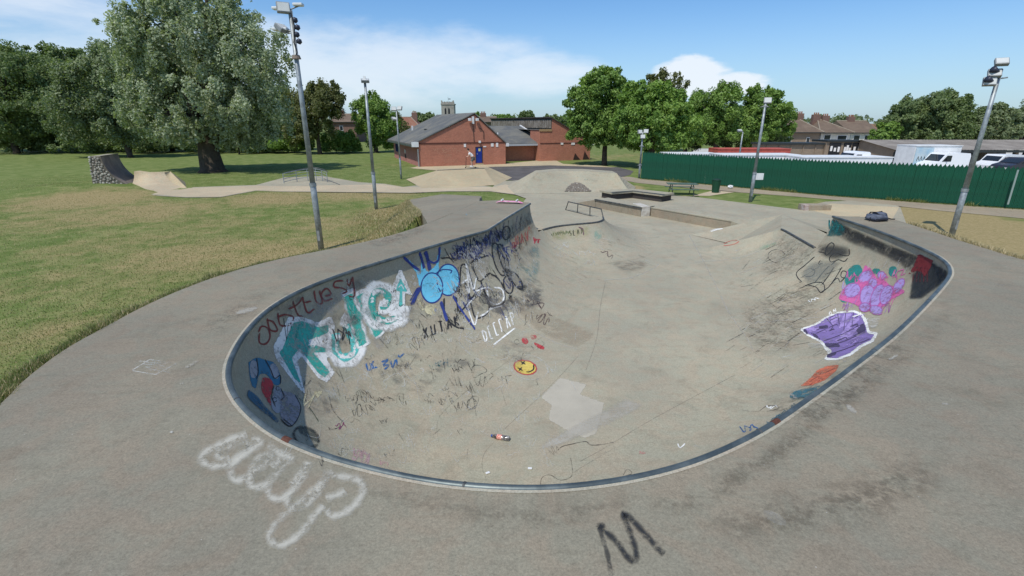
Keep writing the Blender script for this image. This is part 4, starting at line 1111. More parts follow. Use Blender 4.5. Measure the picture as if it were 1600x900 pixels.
box_unit('shipping_container', 'faded red ribbed shipping container behind the white cabins', 'container', 52, 1120, 1233, 233.5, 2.6, M_ORANGE, ribs=18)
# brick workshop with panelled wall, shutters and sign boards
wk = empty('workshop', (0, 0, 0)); Yw = 58
def wx(px): d = ray(px, 250); return d.x / d.y * Yw
def wz(px, py): return PY(px, py, Yw).z
x0, x1 = wx(1188), wx(1338)
wk.location = (x0, Yw, 0)
tag(wk, 'flat-roofed brown brick workshop with grey shutters and black sign boards', 'building')
M_BRICKB = brick_mat('brown_brick', (.26, .185, .12), (.21, .15, .10), (.27, .22, .17))
hL = wz(1230, 226); hR = wz(1310, 221.5)
W_ = x1 - x0; xs_ = wx(1283) - x0
b = MB(); b.box(0, xs_, 0, 2.5, -.05, hL, bev=.0); b.build('wall', M_BRICKB, wk)
b = MB(); b.box(xs_ + .004, W_, -.3, 2.5, -.05, hR); b.build('wall', M_BRICKB, wk)
b = MB(); b.box(-.2, xs_, -.25, 2.6, hL + .003, hL + .2); b.build('roof', M_TRIM, wk)
b = MB(); b.box(xs_ + .004, W_ + .2, -.5, 2.6, hR + .003, hR + .18); b.build('roof', M_TRIM, wk)
for k in range(5):
    xx = xs_ * (k + .3) / 5; b = MB(); b.box(xx, xx + .12, -.08, -.004, 0, hL - .05); b.build('pilaster', M_BRICKB, wk)
M_SHUT = mat('grey_shutter', (.24, .27, .29), .5, .2, 2)
for (pa, pb_) in ((1289, 1306), (1311, 1322), (1324, 1345)):
    xa, xb = wx(pa) - x0, wx(pb_) - x0 
    b = MB(); b.box(xa, xb, -.37, -.304, 0, hR - 1.6); sh = b.build('shutter', M_SHUT, wk)
    for k in range(6):
        z = (hR - 1.7) * (k + 1) / 7; b = MB(); b.box(xa + .03, xb - .03, -.392, -.372, z, z + .05); b.build('slat', M_STEEL, sh)
    b = MB(); b.box(xa, xb, -.40, -.305, hR - 1.45, hR - .12); sb = b.build('sign_board', M_BLACK, wk)
    rr = random.Random(pa)
    for k in range(3):
        xx = xa + (xb - xa) * (k + .5) / 3; b = MB(); b.box(xx - .12, xx + .12, -.42, -.402, hR - 1.0 + rr.uniform(-.15, .1), hR - .55 + rr.uniform(-.1, .2)); b.build('white_mark', M_SIGN, sb)
b = MB(); b.box(wx(1185) - x0 + .2, wx(1200) - x0 + .8, -.09, -.004, 0, hL - 1.1); b.build('shutter', M_SHUT, wk)

def house(name, label, Yd, px0, px1, py_eave, py_ridge, m_wall, m_roof, depth=8, hip=True, chim=(), wins=(), rot=0.0, group=None, gable=False, ridge=(.3, .7)):
    dx = lambda px: ray(px, 200).x / ray(px, 200).y * Yd
    x0, x1 = dx(px0), dx(px1); ze = PY((px0 + px1) / 2, py_eave, Yd).z; zr = PY((px0 + px1) / 2, py_ridge, Yd + depth / 2).z
    e = empty(name, (x0, Yd, 0), rot); tag(e, label, 'house', group); W = x1 - x0
    b = MB(); b.box(0, W, 0, depth, -.1, ze); b.build('wall', m_wall, e)
    o = .45; h = depth / 2
    if gable:
        vs = [(-o, -o, ze - .15), (W + o, -o, ze - .15), (W + o, depth + o, ze - .15), (-o, depth + o, ze - .15), (-o, h, zr), (W + o, h, zr)]
        fs = [(0, 1, 5, 4), (2, 3, 4, 5), (1, 2, 5), (3, 0, 4)]
    else:
        vs = [(-o, -o, ze - .05), (W + o, -o, ze - .05), (W + o, depth + o, ze - .05), (-o, depth + o, ze - .05), (W * ridge[0], h, zr), (W * ridge[1], h, zr)]
        fs = [(0, 1, 5, 4), (2, 3, 4, 5), (1, 2, 5), (3, 0, 4)]
    rf_ = mesh_obj('roof', vs, fs, m_roof, e)
    b = MB(); b.tube([vs[4], vs[5]], .14, 6); b.tube([vs[0], vs[4]], .1, 6) if not gable else None; b.tube([vs[1], vs[5]], .1, 6) if not gable else None
    b.build('ridge_tiles', mat('ridge_tile', (.30, .25, .19), .9), rf_)
    b = MB(); b.box(-o, W + o, -o - .1, -o + .02, ze - .22, ze - .06); b.build('gutter', M_TRIM, e)
    for (cx, ch) in chim:
        b = MB(); b.box(W * cx - .65, W * cx + .65, h - .4, h + .4, zr - 1.0, zr + ch, bev=.02); c_ = b.build('chimney', M_CHIM, rf_)
        for k in (-.35, 0, .35):
            b = MB(); b.tube([(W * cx + k, h, zr + ch), (W * cx + k, h, zr + ch + .35)], [.12, .1], 8); b.build('chimney_pot', M_POT, rf_)
    for (wx0, wx1, wz0, wz1) in wins:
        b = MB(); b.box(W * wx0, W * wx1, -.08, -.004, ze + wz0, ze + wz1); wn = b.build('window', M_WHITE, e)
        n_ = max(1, int((W * (wx1 - wx0)) / 1.0))
        for k in range(n_):
            pa = W * wx0 + (W * (wx1 - wx0)) * (k + .08) / n_; pb_ = W * wx0 + W * (wx1 - wx0) * (k + .92) / n_
            b = MB(); b.box(pa, pb_, -.095, -.082, ze + wz0 + .1, ze + wz1 - .1); b.build('pane', M_GLASS, wn)
    return e
M_CHIM = brick_mat('chimney_brick', (.20, .10, .07), (.16, .08, .06), (.2, .15, .12))
M_POT = mat('clay_pot', (.30, .13, .08), .9)
M_TILE = roof_mat('brown_tile', (.15, .105, .072), (.20, .145, .10))
M_TILER = roof_mat('red_tile', (.24, .10, .06), (.28, .14, .09))
M_CREAM = mat('cream_render', (.72, .68, .58), .9, .15, 1)
house('house', 'brown hipped roof brick house behind the workshop, small side window', 88, 1230, 1283, 206, 185.5, M_BRICKB, M_TILE, 9, chim=((.72, .9),), wins=((.06, .18, -1.9, -.8), (.62, .72, -1.9, -.9)), ridge=(.55, .7))
house('house', 'semi-detached house with white bay windows and hipped brown roof', 90, 1285, 1331, 206.5, 187, M_CREAM, M_TILE, 9, chim=((.22, .9), (.55, .7)), wins=((.1, .34, -1.9, -.4), (.55, .9, -1.9, -.5)), ridge=(.3, .42))
house('house', 'cream rendered house with a gable and dark tiled roof beyond the workshop', 96, 1332, 1374, 206.5, 189, M_CREAM, M_TILE, 9, chim=((.45, .8),), wins=((.1, .35, -1.9, -.5), (.5, .8, -1.9, -.5)), gable=True)
house('house', 'red tiled house half hidden by the dark garden trees', 105, 1376, 1424, 205.5, 194, M_BRICKB, M_TILER, 9, wins=((.2, .4, -1.8, -.6),), gable=True)
house('house', 'red roofed house with white gable end at the far side of the yard', 88, 1578, 1660, 209, 197, M_CREAM, M_TILER, 9, wins=((.1, .3, -2.0, -.7),), gable=True)
house('house', 'dark brick gabled house between the lawn trees', 130, 520, 556, 190, 178, M_CHIM, M_TILE, 9, chim=((.2, .8),), wins=((.3, .45, -2.2, -1.0),), gable=True)
house('house', 'red roofed white house glimpsed behind the slate roof', 118, 596, 655, 199, 183, M_CREAM, M_TILER, 9, chim=((.8, 1.0),), wins=((.1, .25, -1.9, -.6), (.4, .6, -1.9, -.6)))
house('house', 'low dark roofed house seen over the brick building recess', 112, 741, 772, 190, 182.5, M_BRICKB, M_TILE, 9, chim=((.4, .8),), gable=True)

# church tower
ct = empty('church_tower', (0, 0, 0)); Yc = 210
cx0 = ray(689.5, 170).x / ray(689.5, 170).y * Yc; cx1 = ray(709.5, 170).x / ray(709.5, 170).y * Yc; zt_c = PY(700, 161.5, Yc).z
ct.location = (cx0, Yc, 0); tag(ct, 'pale stone church tower with battlements rising above the slate roof', 'church tower')
M_STONE = mat('pale_stone', (.38, .35, .30), .9, .3, .5, fine=.25, fscale=2)
Wc = cx1 - cx0
b = MB(); b.box(0, Wc, 0, Wc, 0, zt_c - .5, bev=.05); b.build('shaft', M_STONE, ct)
b = MB(); b.box(-.2, Wc + .2, -.2, Wc + .2, zt_c - .5, zt_c - .1); b.build('cornice', M_STONE, ct)
for k in range(5):
    for yy in (0, Wc - .3):
        b = MB(); x = Wc * k / 5 + .1; b.box(x, x + Wc * .11, yy, yy + .3, zt_c - .1, zt_c + .7); b.build('merlon', M_STONE, ct)
for x in (.0, Wc - .5):
    b = MB(); b.box(x, x + .5, -.1, .4, zt_c - .1, zt_c + 1.1); b.build('pinnacle', M_STONE, ct)
for x in (.32, .6):
    b = MB(); b.prism([(Wc * x - .35, -.03, zt_c - 4.4), (Wc * x + .35, -.03, zt_c - 4.4), (Wc * x + .35, -.03, zt_c - 2.2), (Wc * x, -.03, zt_c - 1.6), (Wc * x - .35, -.03, zt_c - 2.2)], (0, -.03, 0)); b.build('belfry_opening', M_BLACK, ct)
b = MB(); b.tube([(Wc / 2, Wc / 2, zt_c), (Wc / 2, Wc / 2, zt_c + 2.6)], .06, 6); b.build('flagpole', M_STEEL, ct)
b = MB(); b.box(Wc / 2 + .1, Wc / 2 + 1.0, Wc / 2 - .02, Wc / 2 + .02, zt_c + 1.6, zt_c + 1.9); b.build('weather_vane', M_BLACK, ct)

# long open shed on the right of the yard
shd = empty('open_shed', (0, 0, 0)); Ys = 52
sx = lambda px: ray(px, 240).x / ray(px, 240).y * Ys
xs0, xs1 = sx(1397), sx(1720)
ze = PY(1450, 234, Ys).z; zr = PY(1470, 218.5, Ys + 5).z
shd.location = (xs0, Ys, 0); tag(shd, 'long open-fronted yard shed with corrugated grey roof', 'shed')
M_SHEDR = mat('corrugated_roof', (.20, .175, .15), .9, .4, .6, col2=(.28, .25, .215), fine=.25, fscale=5)
Ws = xs1 - xs0
vs = []; fs = []; nrb = int(Ws / .16)
for k in range(nrb + 1):
    x = -.3 + (Ws + .6) * k / nrb; dz = .025 * math.sin(k * math.pi)
    dz = .03 * (k % 2); vs += [(x, -.5, ze + dz), (x + (2.2 if k == 0 else 0) * 0, 5, zr + dz)]
for k in range(nrb): fs.append((2 * k, 2 * k + 2, 2 * k + 3, 2 * k + 1))
mesh_obj('roof', vs, fs, M_SHEDR, shd)
mesh_obj('roof', [(-.3, 10.5, ze), (Ws + .3, 10.5, ze), (Ws + .3, 5.01, zr), (-.3, 5.01, zr)], [(0, 1, 2, 3)], M_SHEDR, shd)
b = MB(); b.box(-.3, Ws + .3, -.56, -.49, ze - .25, ze - .01); b.build('fascia', M_TRIM, shd)
mesh_obj('back_wall', [(0, 10, 0), (Ws, 10, 0), (Ws, 10, ze), (0, 10, ze)], [(0, 1, 2, 3)], M_BRICKB, shd)
mesh_obj('side_wall', [(0, 0, 0), (0, 10, 0), (0, 10, ze - .05), (0, 5, zr - .05), (0, 0, ze - .05)], [(4, 3, 2, 1, 0)], M_BRICKB, shd)
for k in range(9):
    b = MB(); x = Ws * k / 8; b.box(x - .1, x + .1, -.2, .0, 0, ze - .26); b.build('post', M_TRIM, shd)
# white and blue box truck body, van shapes
def van(name, label, Yd, px0, px1, face=1, h=2.3, cab=False, m=M_WHITEV, door_open=False, group=None):
    xx = lambda px: ray(px, 245).x / ray(px, 245).y * Yd
    x0, x1 = xx(px0), xx(px1); L = x1 - x0; wv = 1.9
    e = empty(name, ((x0 + x1) / 2, Yd + 1, 0), 0 if face > 0 else math.pi); tag(e, label, 'van', group)
    # profile: nose towards -x
    l = L / 2
    pr = [(-l, .45), (-l, .95), (-l * .92, 1.12), (-l * .62, 1.28), (-l * .34, h - .12), (-l * .24, h), (l * .94, h), (l, h - .25), (l, .45)]
    if cab: pr = [(-l, .45), (-l, 1.0), (-l * .9, 1.15), (-l * .55, 1.3), (-l * .2, h - .12), (-l * .1, h), (l * .35, h), (l * .42, h - .1), (l * .45, 1.2), (l, 1.2), (l, .45)]
    b = MB(); b.prism([(x, -wv / 2, z) for x, z in pr], (0, wv, 0)); body = b.build('body', m, e)
    sgn = -1
    for s in (-1, 1):
        b = MB(); y = s * (wv / 2 + .008)
        b.prism([(-l * .50, y, 1.32), (-l * .28, y, h - .2), (-l * .02, y, h - .2), (-l * .02, y, 1.32)], (0, s * .012, 0)); b.build('side_window', M_GLASS, e)
        for x in (-l * .62, l * .62):
            b = MB(); b.tube([(x, s * (wv / 2 - .22), .36), (x, s * (wv / 2 + .02), .36)], .36, 16); wh = b.build('wheel', M_TYRE, e)
            b = MB(); b.tube([(x, s * (wv / 2 + .015), .36), (x, s * (wv / 2 + .03), .36)], .2, 12); b.build('rim', M_STEEL, wh)
        b = MB(); b.box(-l * .3, -l * .24, s * (wv / 2 + .02) - .1, s * (wv / 2 + .02) + .1, 1.35, 1.55); b.build('mirror', M_BLACK, e)
        b = MB(); b.box(-l - .01, -l * .97, s * wv * .33 - .18, s * wv * .33 + .18, .75, .93); b.build('headlight', M_GLASSY, e)
    q = [Vector((-l * .62, 0, 1.30)), Vector((-l * .345, 0, h - .14))]; n_ = Vector((-(q[1] - q[0]).z, 0, (q[1] - q[0]).x)).normalized() * .012
    b = MB(); b.prism([(q[0].x + .04, -wv / 2 + .12, q[0].z + .03), (q[0].x + .04, wv / 2 - .12, q[0].z + .03), (q[1].x, wv / 2 - .16, q[1].z), (q[1].x, -wv / 2 + .16, q[1].z)], tuple(n_)); b.build('windscreen', M_GLASS, e)
    b = MB(); b.box(-l - .06, -l + .1, -wv / 2 - .02, wv / 2 + .02, .38, .62, bev=.04); b.build('bumper', M_BLACK, e)
    return e
vY = 46
van('parked_van', 'white panel van with dark windscreen parked before the open shed', 46, 1460, 1518, 1, 2.05)
van('parked_van', 'white van parked beyond the leaning lamp post', 46, 1555, 1602, 1, 1.9)
van('pickup_van', 'white pickup cab parked in front of the grey shutters', 41, 1317, 1378, 1, 2.45, cab=True)
van('parked_car', 'dark car under the end of the shed roof', 44, 1584, 1650, 1, 1.75, m=mat('dark_car_paint', (.03, .03, .04), .3, spec=.5))
van('parked_car', 'red car inside the mouth of the open shed', 53.5, 1404, 1442, 1, 2.0, m=mat('red_car_paint', (.28, .02, .03), .35, spec=.5))
M_BLUEBOX = mat('pale_blue_panel', (.32, .48, .58), .6, .3, 1.5, col2=(.5, .58, .6))
e = box_unit('box_trailer', 'white box trailer with pale blue tagged end panel by the shed', 'trailer', 48, 1426, 1498, 228.5, 2.4, M_WHITE)
zt0 = PY(1440, 229, 48).z; wpx = (ray(1454, 250).x / ray(1454, 250).y - ray(1426, 250).x / ray(1426, 250).y) * 48
b = MB(); b.box(.03, wpx, -.09, -.07, .3, zt0 - .1); pn = b.build('blue_panel', M_BLUEBOX, e)
b = MB()
for k in range(5): b.tube([(.3 + k * .3, -.1, zt0 - 1.3), (.38 + k * .3, -.1, zt0 - .9), (.5 + k * .3, -.1, zt0 - 1.25)], .03, 4)
b.build('tag_scribble', M_BLACK, pn)
# ---------------------------------------------------------------- picnic table, bin, litter
pt = empty('picnic_table', tuple(P(1064, 304, 0)), -.15); tag(pt, 'green slatted picnic table with attached benches on the lawn strip', 'picnic table')
M_PGREEN = mat('faded_green_steel', (.10, .15, .11), .6, .3, 3)
Lp = 2.0
for k in range(5):
    b = MB(); y = -.38 + k * .19; b.box(-Lp / 2, Lp / 2, y - .08, y + .08, .72, .76, bev=.008); b.build('top_slat', M_PGREEN, pt)
for s in (-1, 1):
    for k in range(2):
        b = MB(); y = s * (.72 + k * .15); b.box(-Lp / 2, Lp / 2, y - .065, y + .065, .42, .46, bev=.008); b.build('bench_slat', M_PGREEN, pt)
    for x in (-.7, .7):
        b = MB(); b.tube([(x, s * .85, -.03), (x, s * .25, .72)], .03, 6); b.build('leg', M_DARKSTEEL, pt)
for x in (-.7, .7):
    b = MB(); b.tube([(x, -.85, .41), (x, .85, .41)], .025, 6); b.build('crossbar', M_DARKSTEEL, pt)
bn_ = empty('litter_bin', tuple(P(1117.5, 300.5, 0))); tag(bn_, 'dark green litter bin standing in front of the fence', 'litter bin')
M_BIN = mat('bin_green', (.012, .06, .03), .5)
b = MB(); b.tube([(0, 0, -.02), (0, 0, .05), (0, 0, .82), (0, 0, .86)], [.24, .25, .29, .29], 14); b.build('body', M_BIN, bn_, False)
b = MB(); b.tube([(0, 0, .862), (0, 0, .92)], [.32, .30], 14); b.build('rim', M_BIN, bn_)
b = MB(); b.tube([(0, 0, .922), (0, 0, .93)], .24, 14); b.build('opening', M_BLACK, bn_)
b = MB(); q = P(1141, 294, 0)
bag = empty('litter_bag', tuple(q)); tag(bag, 'small crumpled white bag lying on the path by the fence', 'litter')
bm = bmesh.new(); bmesh.ops.create_icosphere(bm, subdivisions=2, radius=.2)
for v in bm.verts: v.co *= random.uniform(.7, 1.2); v.co.z = max(v.co.z * .7, -.1) + .1
me = bpy.data.meshes.new('bag'); bm.to_mesh(me); bm.free(); me.materials.append(M_WHITE); o = bpy.data.objects.new('crumple', me); COL.objects.link(o); o.parent = bag

# ---------------------------------------------------------------- drink bottle, skateboard, backpack
def lathe(profile, seg=16):
    b = MB(); vs = []; fs = []
    for r_, z in profile:
        for k in range(seg): a = 2 * math.pi * k / seg; vs.append((r_ * math.cos(a), r_ * math.sin(a), z))
    for i in range(len(profile) - 1):
        for k in range(seg): fs.append((i * seg + k, i * seg + (k + 1) % seg, (i + 1) * seg + (k + 1) % seg, (i + 1) * seg + k))
    fs += [tuple(range(seg - 1, -1, -1)), tuple((len(profile) - 1) * seg + k for k in range(seg))]
    return b.add(vs, fs)
pb0, pb1 = P(767.5, 680.5, .035), P(796.5, 685.5, .035)
bo = empty('drink_bottle', tuple(pb1)); tag(bo, 'plastic drink bottle with red label and blue cap lying in the bowl', 'bottle')
bl_ = (pb1 - pb0).length; sb_ = bl_ / .235
dq = (pb0 - pb1).normalized().to_track_quat('Z', 'Y'); bo.rotation_mode = 'QUATERNION'; bo.rotation_quaternion = dq
S_ = lambda pr: [(r_ * sb_, z * sb_) for r_, z in pr]
M_COLA = mat('dark_clear_plastic', (.06, .045, .04), .15, .4, 20, col2=(.35, .34, .33), spec=.6)
lathe(S_([(.010, 0), (.027, .004), (.031, .02), (.031, .07), (.029, .085), (.0315, .10), (.0315, .16), (.026, .185), (.014, .21), (.0125, .218)])).build('body', M_COLA, bo, True)
lathe(S_([(.0322, .098), (.0328, .10), (.0328, .158), (.032, .16)])).build('label_wrap', mat('red_label', (.62, .10, .06), .4, .5, 60, col2=(.75, .5, .42)), bo, True)
lathe(S_([(.014, .2185), (.0152, .22), (.0152, .235), (.013, .237)])).build('cap', mat('blue_cap', (.02, .07, .30), .4), bo, True)

sk0, sk1 = P(775, 317, DZ), P(817.5, 318.5, DZ)
skb = empty('skateboard', tuple((sk0 + sk1) / 2), math.atan2((sk1 - sk0).y, (sk1 - sk0).x)); tag(skb, 'upturned skateboard with pink deck underside and white wheels', 'skateboard')
Ls = (sk1 - sk0).length
b = MB(); n = 16; vs = []; fs = []
for i in range(n + 1):
    s = i / n; x = (s - .5) * Ls; kick = max(0, abs(s - .5) - .33) / .17; wdt = .105 * math.sqrt(max(.02, 1 - max(0, abs(s - .5) - .38) ** 2 / .12 ** 2)); z = .065 - kick * .055
    vs += [(x, -wdt, z), (x, wdt, z), (x, wdt, z + .014), (x, -wdt, z + .014)]
for i in range(n):
    for j in range(4): fs.append((i * 4 + j, i * 4 + (j + 1) % 4, i * 4 + 4 + (j + 1) % 4, i * 4 + 4 + j))
fs += [(3, 2, 1, 0), tuple(n * 4 + j for j in range(4))]
b.add(vs, fs); b.build('deck', mat('pink_print', (.78, .13, .34), .4, .6, 14, col2=(.85, .55, .62)), skb, False)
for sx_ in (-.27, .27):
    b = MB(); b.box(sx_ * Ls - .03, sx_ * Ls + .03, -.03, .03, .079, .115); tk = b.build('truck', M_STEEL, skb)
    b = MB(); b.tube([(sx_ * Ls, -.10, .118), (sx_ * Ls, .10, .118)], .010, 6); b.build('axle', M_STEEL, tk)
    for s in (-1, 1):
        b = MB(); b.tube([(sx_ * Ls, s * .075, .118), (sx_ * Ls, s * .11, .118)], .030, 12); b.build('wheel', M_WHITE, skb)

bp = empty('backpack', tuple(P(1369, 344, DZ)), .25); tag(bp, 'slumped dark blue-grey backpack lying on the deck', 'backpack')
M_BAG = mat('navy_fabric', (.055, .065, .095), .8, .4, 9, col2=(.12, .135, .17), fine=.2, fscale=60); M_BAGD = mat('black_strap', (.012, .013, .018), .8)
def blob(name, sx_, sy_, sz_, loc, m, parent, seed, amp=.12, flat=0.0):
    bm = bmesh.new(); bmesh.ops.create_icosphere(bm, subdivisions=3, radius=1.0); rr = random.Random(seed); ph = [rr.uniform(0, 6) for _ in range(6)]
    for v in bm.verts:
        c = v.co; k = 1 + amp * (math.sin(3 * c.x + ph[0]) * math.cos(2.6 * c.y + ph[1]) + .6 * math.sin(5 * c.z + 4 * c.x + ph[2]))
        q = Vector((math.copysign(abs(c.x) ** .7, c.x) * sx_, math.copysign(abs(c.y) ** .75, c.y) * sy_, math.copysign(abs(c.z) ** .8, c.z) * sz_)) * k
        v.co = q + Vector(loc); v.co.z = max(v.co.z, 0.0)
    me = bpy.data.meshes.new(name); bm.to_mesh(me); bm.free(); me.materials.append(m); me.polygons.foreach_set('use_smooth', [True] * len(me.polygons))
    o = bpy.data.objects.new(name, me); COL.objects.link(o); o.parent = parent; return o
blob('body', .30, .23, .105, (0, 0, .10), M_BAG, bp, 2)
blob('front_pocket', .17, .15, .06, (.02, -.05, .185), M_BAG, bp, 4, .06)
b = MB(); b.tube([(-.12, -.2, .15), (-.14, -.05, .245), (-.13, .12, .22), (-.12, .2, .1)], .018, 6); b.build('strap', M_BAGD, bp)
b = MB(); b.tube([(.12, -.22, .10), (.10, -.02, .26), (.12, .15, .20)], .014, 6); b.build('zip', M_BAGD, bp)
b = MB(); b.tube([(.25, .0, .12), (.40, .03, .05), (.52, -.03, .015), (.62, -.06, .015)], .016, 6); b.build('strap', M_BAGD, bp)
b = MB(); b.tube([(-.3, -.05, .1), (-.38, -.1, .03), (-.30, -.2, .015), (-.15, -.25, .015)], .016, 6); b.build('strap', M_BAGD, bp)
blob('flap', .24, .10, .04, (-.05, -.17, .05), M_BAGD, bp, 8)

# ---------------------------------------------------------------- scooter rider
M_SKIN = mat('skin', (.55, .33, .24), .6); M_SHIRT = mat('white_shirt', (.80, .78, .76), .8); M_SHORT = mat('grey_shorts', (.13, .135, .125), .9); M_HAIR = mat('dark_hair', (.025, .017, .012), .6)
pf_ = P(736.5, 262.6, .97); pf_.z = .97
rd = empty('person', tuple(pf_), 0.0); tag(rd, 'scooter rider in white t-shirt and grey shorts bending over the bars', 'person')
sc_ = empty('kick_scooter', tuple(pf_), math.pi); tag(sc_, 'black kick scooter under the rider on the bank top', 'scooter')
def skin(name, verts, edges, radii, m, parent, sub=2):
    me = bpy.data.meshes.new(name); me.from_pydata(verts, edges, []); me.update()
    o = bpy.data.objects.new(name, me); COL.objects.link(o)
    md = o.modifiers.new('s', 'SKIN'); ly = me.skin_vertices[0] if me.skin_vertices else None
    if ly is None:
        bm = bmesh.new(); bm.from_mesh(me); bm.verts.layers.skin.verify(); bm.to_mesh(me); bm.free(); ly = me.skin_vertices[0]
    for i, r_ in enumerate(radii): ly.data[i].radius = (r_, r_) if not isinstance(r_, tuple) else r_; ly.data[i].use_root = (i == 0)
    md.use_smooth_shade = True
    s2 = o.modifiers.new('u', 'SUBSURF'); s2.levels = sub; s2.render_levels = sub
    dg = bpy.context.evaluated_depsgraph_get(); me2 = bpy.data.meshes.new_from_object(o.evaluated_get(dg)); bpy.data.objects.remove(o)
    me2.materials.clear(); me2.materials.append(m); me2.polygons.foreach_set('use_smooth', [True] * len(me2.polygons))
    o = bpy.data.objects.new(name, me2); COL.objects.link(o); o.parent = parent; return o
# facing -x, standing on the scooter deck (z = .10)
J = dict(pel=(.16, 0, .86), sp=(.06, 0, 1.06), ch=(-.08, 0, 1.25), nk=(-.17, 0, 1.36), hd0=(-.23, 0, 1.44), hd1=(-.27, 0, 1.56),
         hl=(.17, .10, .82), kl=(.04, .12, .50), al=(.12, .10, .17), tl=(-.04, .11, .13), hr=(.17, -.10, .82), kr=(.0, -.12, .52), ar=(.10, -.10, .17), tr=(-.06, -.11, .13),
         sl=(-.11, .19, 1.27), el=(-.20, .25, 1.02), wl=(-.37, .20, .96), hnl=(-.42, .19, .97), sr=(-.11, -.19, 1.27), er=(-.20, -.25, 1.02), wr=(-.37, -.20, .96), hnr=(-.42, -.19, .97))
R_ = dict(pel=.13, sp=.12, ch=.135, nk=.055, hd0=.075, hd1=.095, hl=.09, kl=.062, al=.042, tl=.038, hr=.09, kr=.062, ar=.042, tr=.038, sl=.06, el=.042, wl=.032, hnl=.03, sr=.06, er=.042, wr=.032, hnr=.03)
ks = list(J); ix = {k: i for i, k in enumerate(ks)}
E_ = [('pel', 'sp'), ('sp', 'ch'), ('ch', 'nk'), ('nk', 'hd0'), ('hd0', 'hd1'), ('pel', 'hl'), ('hl', 'kl'), ('kl', 'al'), ('al', 'tl'), ('pel', 'hr'), ('hr', 'kr'), ('kr', 'ar'), ('ar', 'tr'), ('ch', 'sl'), ('sl', 'el'), ('el', 'wl'), ('wl', 'hnl'), ('ch', 'sr'), ('sr', 'er'), ('er', 'wr'), ('wr', 'hnr')]
skin('body', [J[k] for k in ks], [(ix[a], ix[c]) for a, c in E_], [R_[k] for k in ks], M_SKIN, rd)
def sub(keys, edges, grow, m, name, over={}):
    i2 = {k: i for i, k in enumerate(keys)}; skin(name, [over.get(k, J[k]) for k in keys], [(i2[a], i2[c]) for a, c in edges], [R_[k] + grow for k in keys], m, rd)
sub(['pel', 'sp', 'ch', 'sl', 'el', 'sr', 'er'], [('pel', 'sp'), ('sp', 'ch'), ('ch', 'sl'), ('sl', 'el'), ('ch', 'sr'), ('sr', 'er')], .025, M_SHIRT, 'shirt', {'el': (-.165, .225, 1.12), 'er': (-.165, -.225, 1.12), 'pel': (.15, 0, .92)})
sub(['pel', 'hl', 'kl', 'hr', 'kr'], [('pel', 'hl'), ('hl', 'kl'), ('pel', 'hr'), ('hr', 'kr')], .03, M_SHORT, 'shorts', {'kl': (.055, .12, .53), 'kr': (.02, -.12, .55)})
bm = bmesh.new(); bmesh.ops.create_uvsphere(bm, u_segments=12, v_segments=8, radius=.118)
for v in bm.verts: v.co = Vector((v.co.x * 1.02 - .245, v.co.y * .95, max(v.co.z, -.035 + .06 * (v.co.x < -.04)) + 1.545))
me = bpy.data.meshes.new('hair'); bm.to_mesh(me); bm.free(); me.materials.append(M_HAIR); o = bpy.data.objects.new('hair', me); COL.objects.link(o); o.parent = rd
for s in (-1, 1):
    b = MB(); b.box(-.10 if s > 0 else -.12, .16, s * .11 - .045, s * .11 + .045, .10, .19, bev=.03); b.build('shoe', M_WHITE, rd)
b = MB(); b.box(-.40, .34, -.065, .065, .075, .10, bev=.01); b.build('footboard', M_BLACK, sc_)
sc_.rotation_euler = (0, 0, 0)
b = MB(); b.tube([(-.40, 0, .09), (-.47, 0, .16), (-.42, 0, .98)], .022, 8); b.build('stem', M_BLACK, sc_)
b = MB(); b.tube([(-.42, -.28, .97), (-.42, .28, .97)], .017, 8); b.build('handlebar', M_BLACK, sc_)
for x in (-.50, .38):
    b = MB(); b.tube([(x, -.015, .055), (x, .015, .055)], .055, 14); b.build('wheel', M_TYRE, sc_)
# ---------------------------------------------------------------- trees
def leaf_mat(name, c1, c2, trans=.35):
    m = bpy.data.materials.new(name); m.use_nodes = True; t = m.node_tree; t.nodes.clear()
    o_ = t.nodes.new('ShaderNodeOutputMaterial'); at = t.nodes.new('ShaderNodeAttribute'); at.attribute_name = 'v'
    g = t.nodes.new('ShaderNodeNewGeometry'); n_ = noise(t, g.outputs['Position'], .35, 4, .6)
    f = mth(t, 'ADD', mth(t, 'MULTIPLY', at.outputs['Fac'], .6), mth(t, 'MULTIPLY', smooth(t, n_, .35, .65), .4))
    c = mixc(t, f, c1, c2)
    d = t.nodes.new('ShaderNodeBsdfDiffuse'); tr = t.nodes.new('ShaderNodeBsdfTranslucent'); gl = t.nodes.new('ShaderNodeBsdfGlossy'); gl.inputs['Roughness'].default_value = .5
    t.links.new(c, d.inputs[0]); t.links.new(mixc(t, 1.0, c, (1.0, 1.15, .45), 'MULTIPLY'), tr.inputs[0]); gl.inputs[0].default_value = (.5, .5, .5, 1)
    a = t.nodes.new('ShaderNodeMixShader'); a.inputs[0].default_value = trans; t.links.new(d.outputs[0], a.inputs[1]); t.links.new(tr.outputs[0], a.inputs[2])
    b = t.nodes.new('ShaderNodeMixShader'); b.inputs[0].default_value = .035; t.links.new(a.outputs[0], b.inputs[1]); t.links.new(gl.outputs[0], b.inputs[2])
    t.links.new(b.outputs[0], o_.inputs[0]); return m
L_WILLOW = leaf_mat('willow_leaf', (0.23, 0.285, 0.165), (0.52, 0.56, 0.385))
L_DARK = leaf_mat('dark_leaf', (0.1, 0.15, 0.06), (0.26, 0.325, 0.13))
L_GREYD = leaf_mat('grey_dark_leaf', (0.14, 0.185, 0.095), (0.32, 0.37, 0.2))
L_GREEN = leaf_mat('mid_green_leaf', (0.1, 0.19, 0.042), (0.29, 0.42, 0.095), .3)
L_BRIGHT = leaf_mat('bright_leaf', (0.125, 0.235, 0.045), (0.33, 0.47, 0.11), .35)
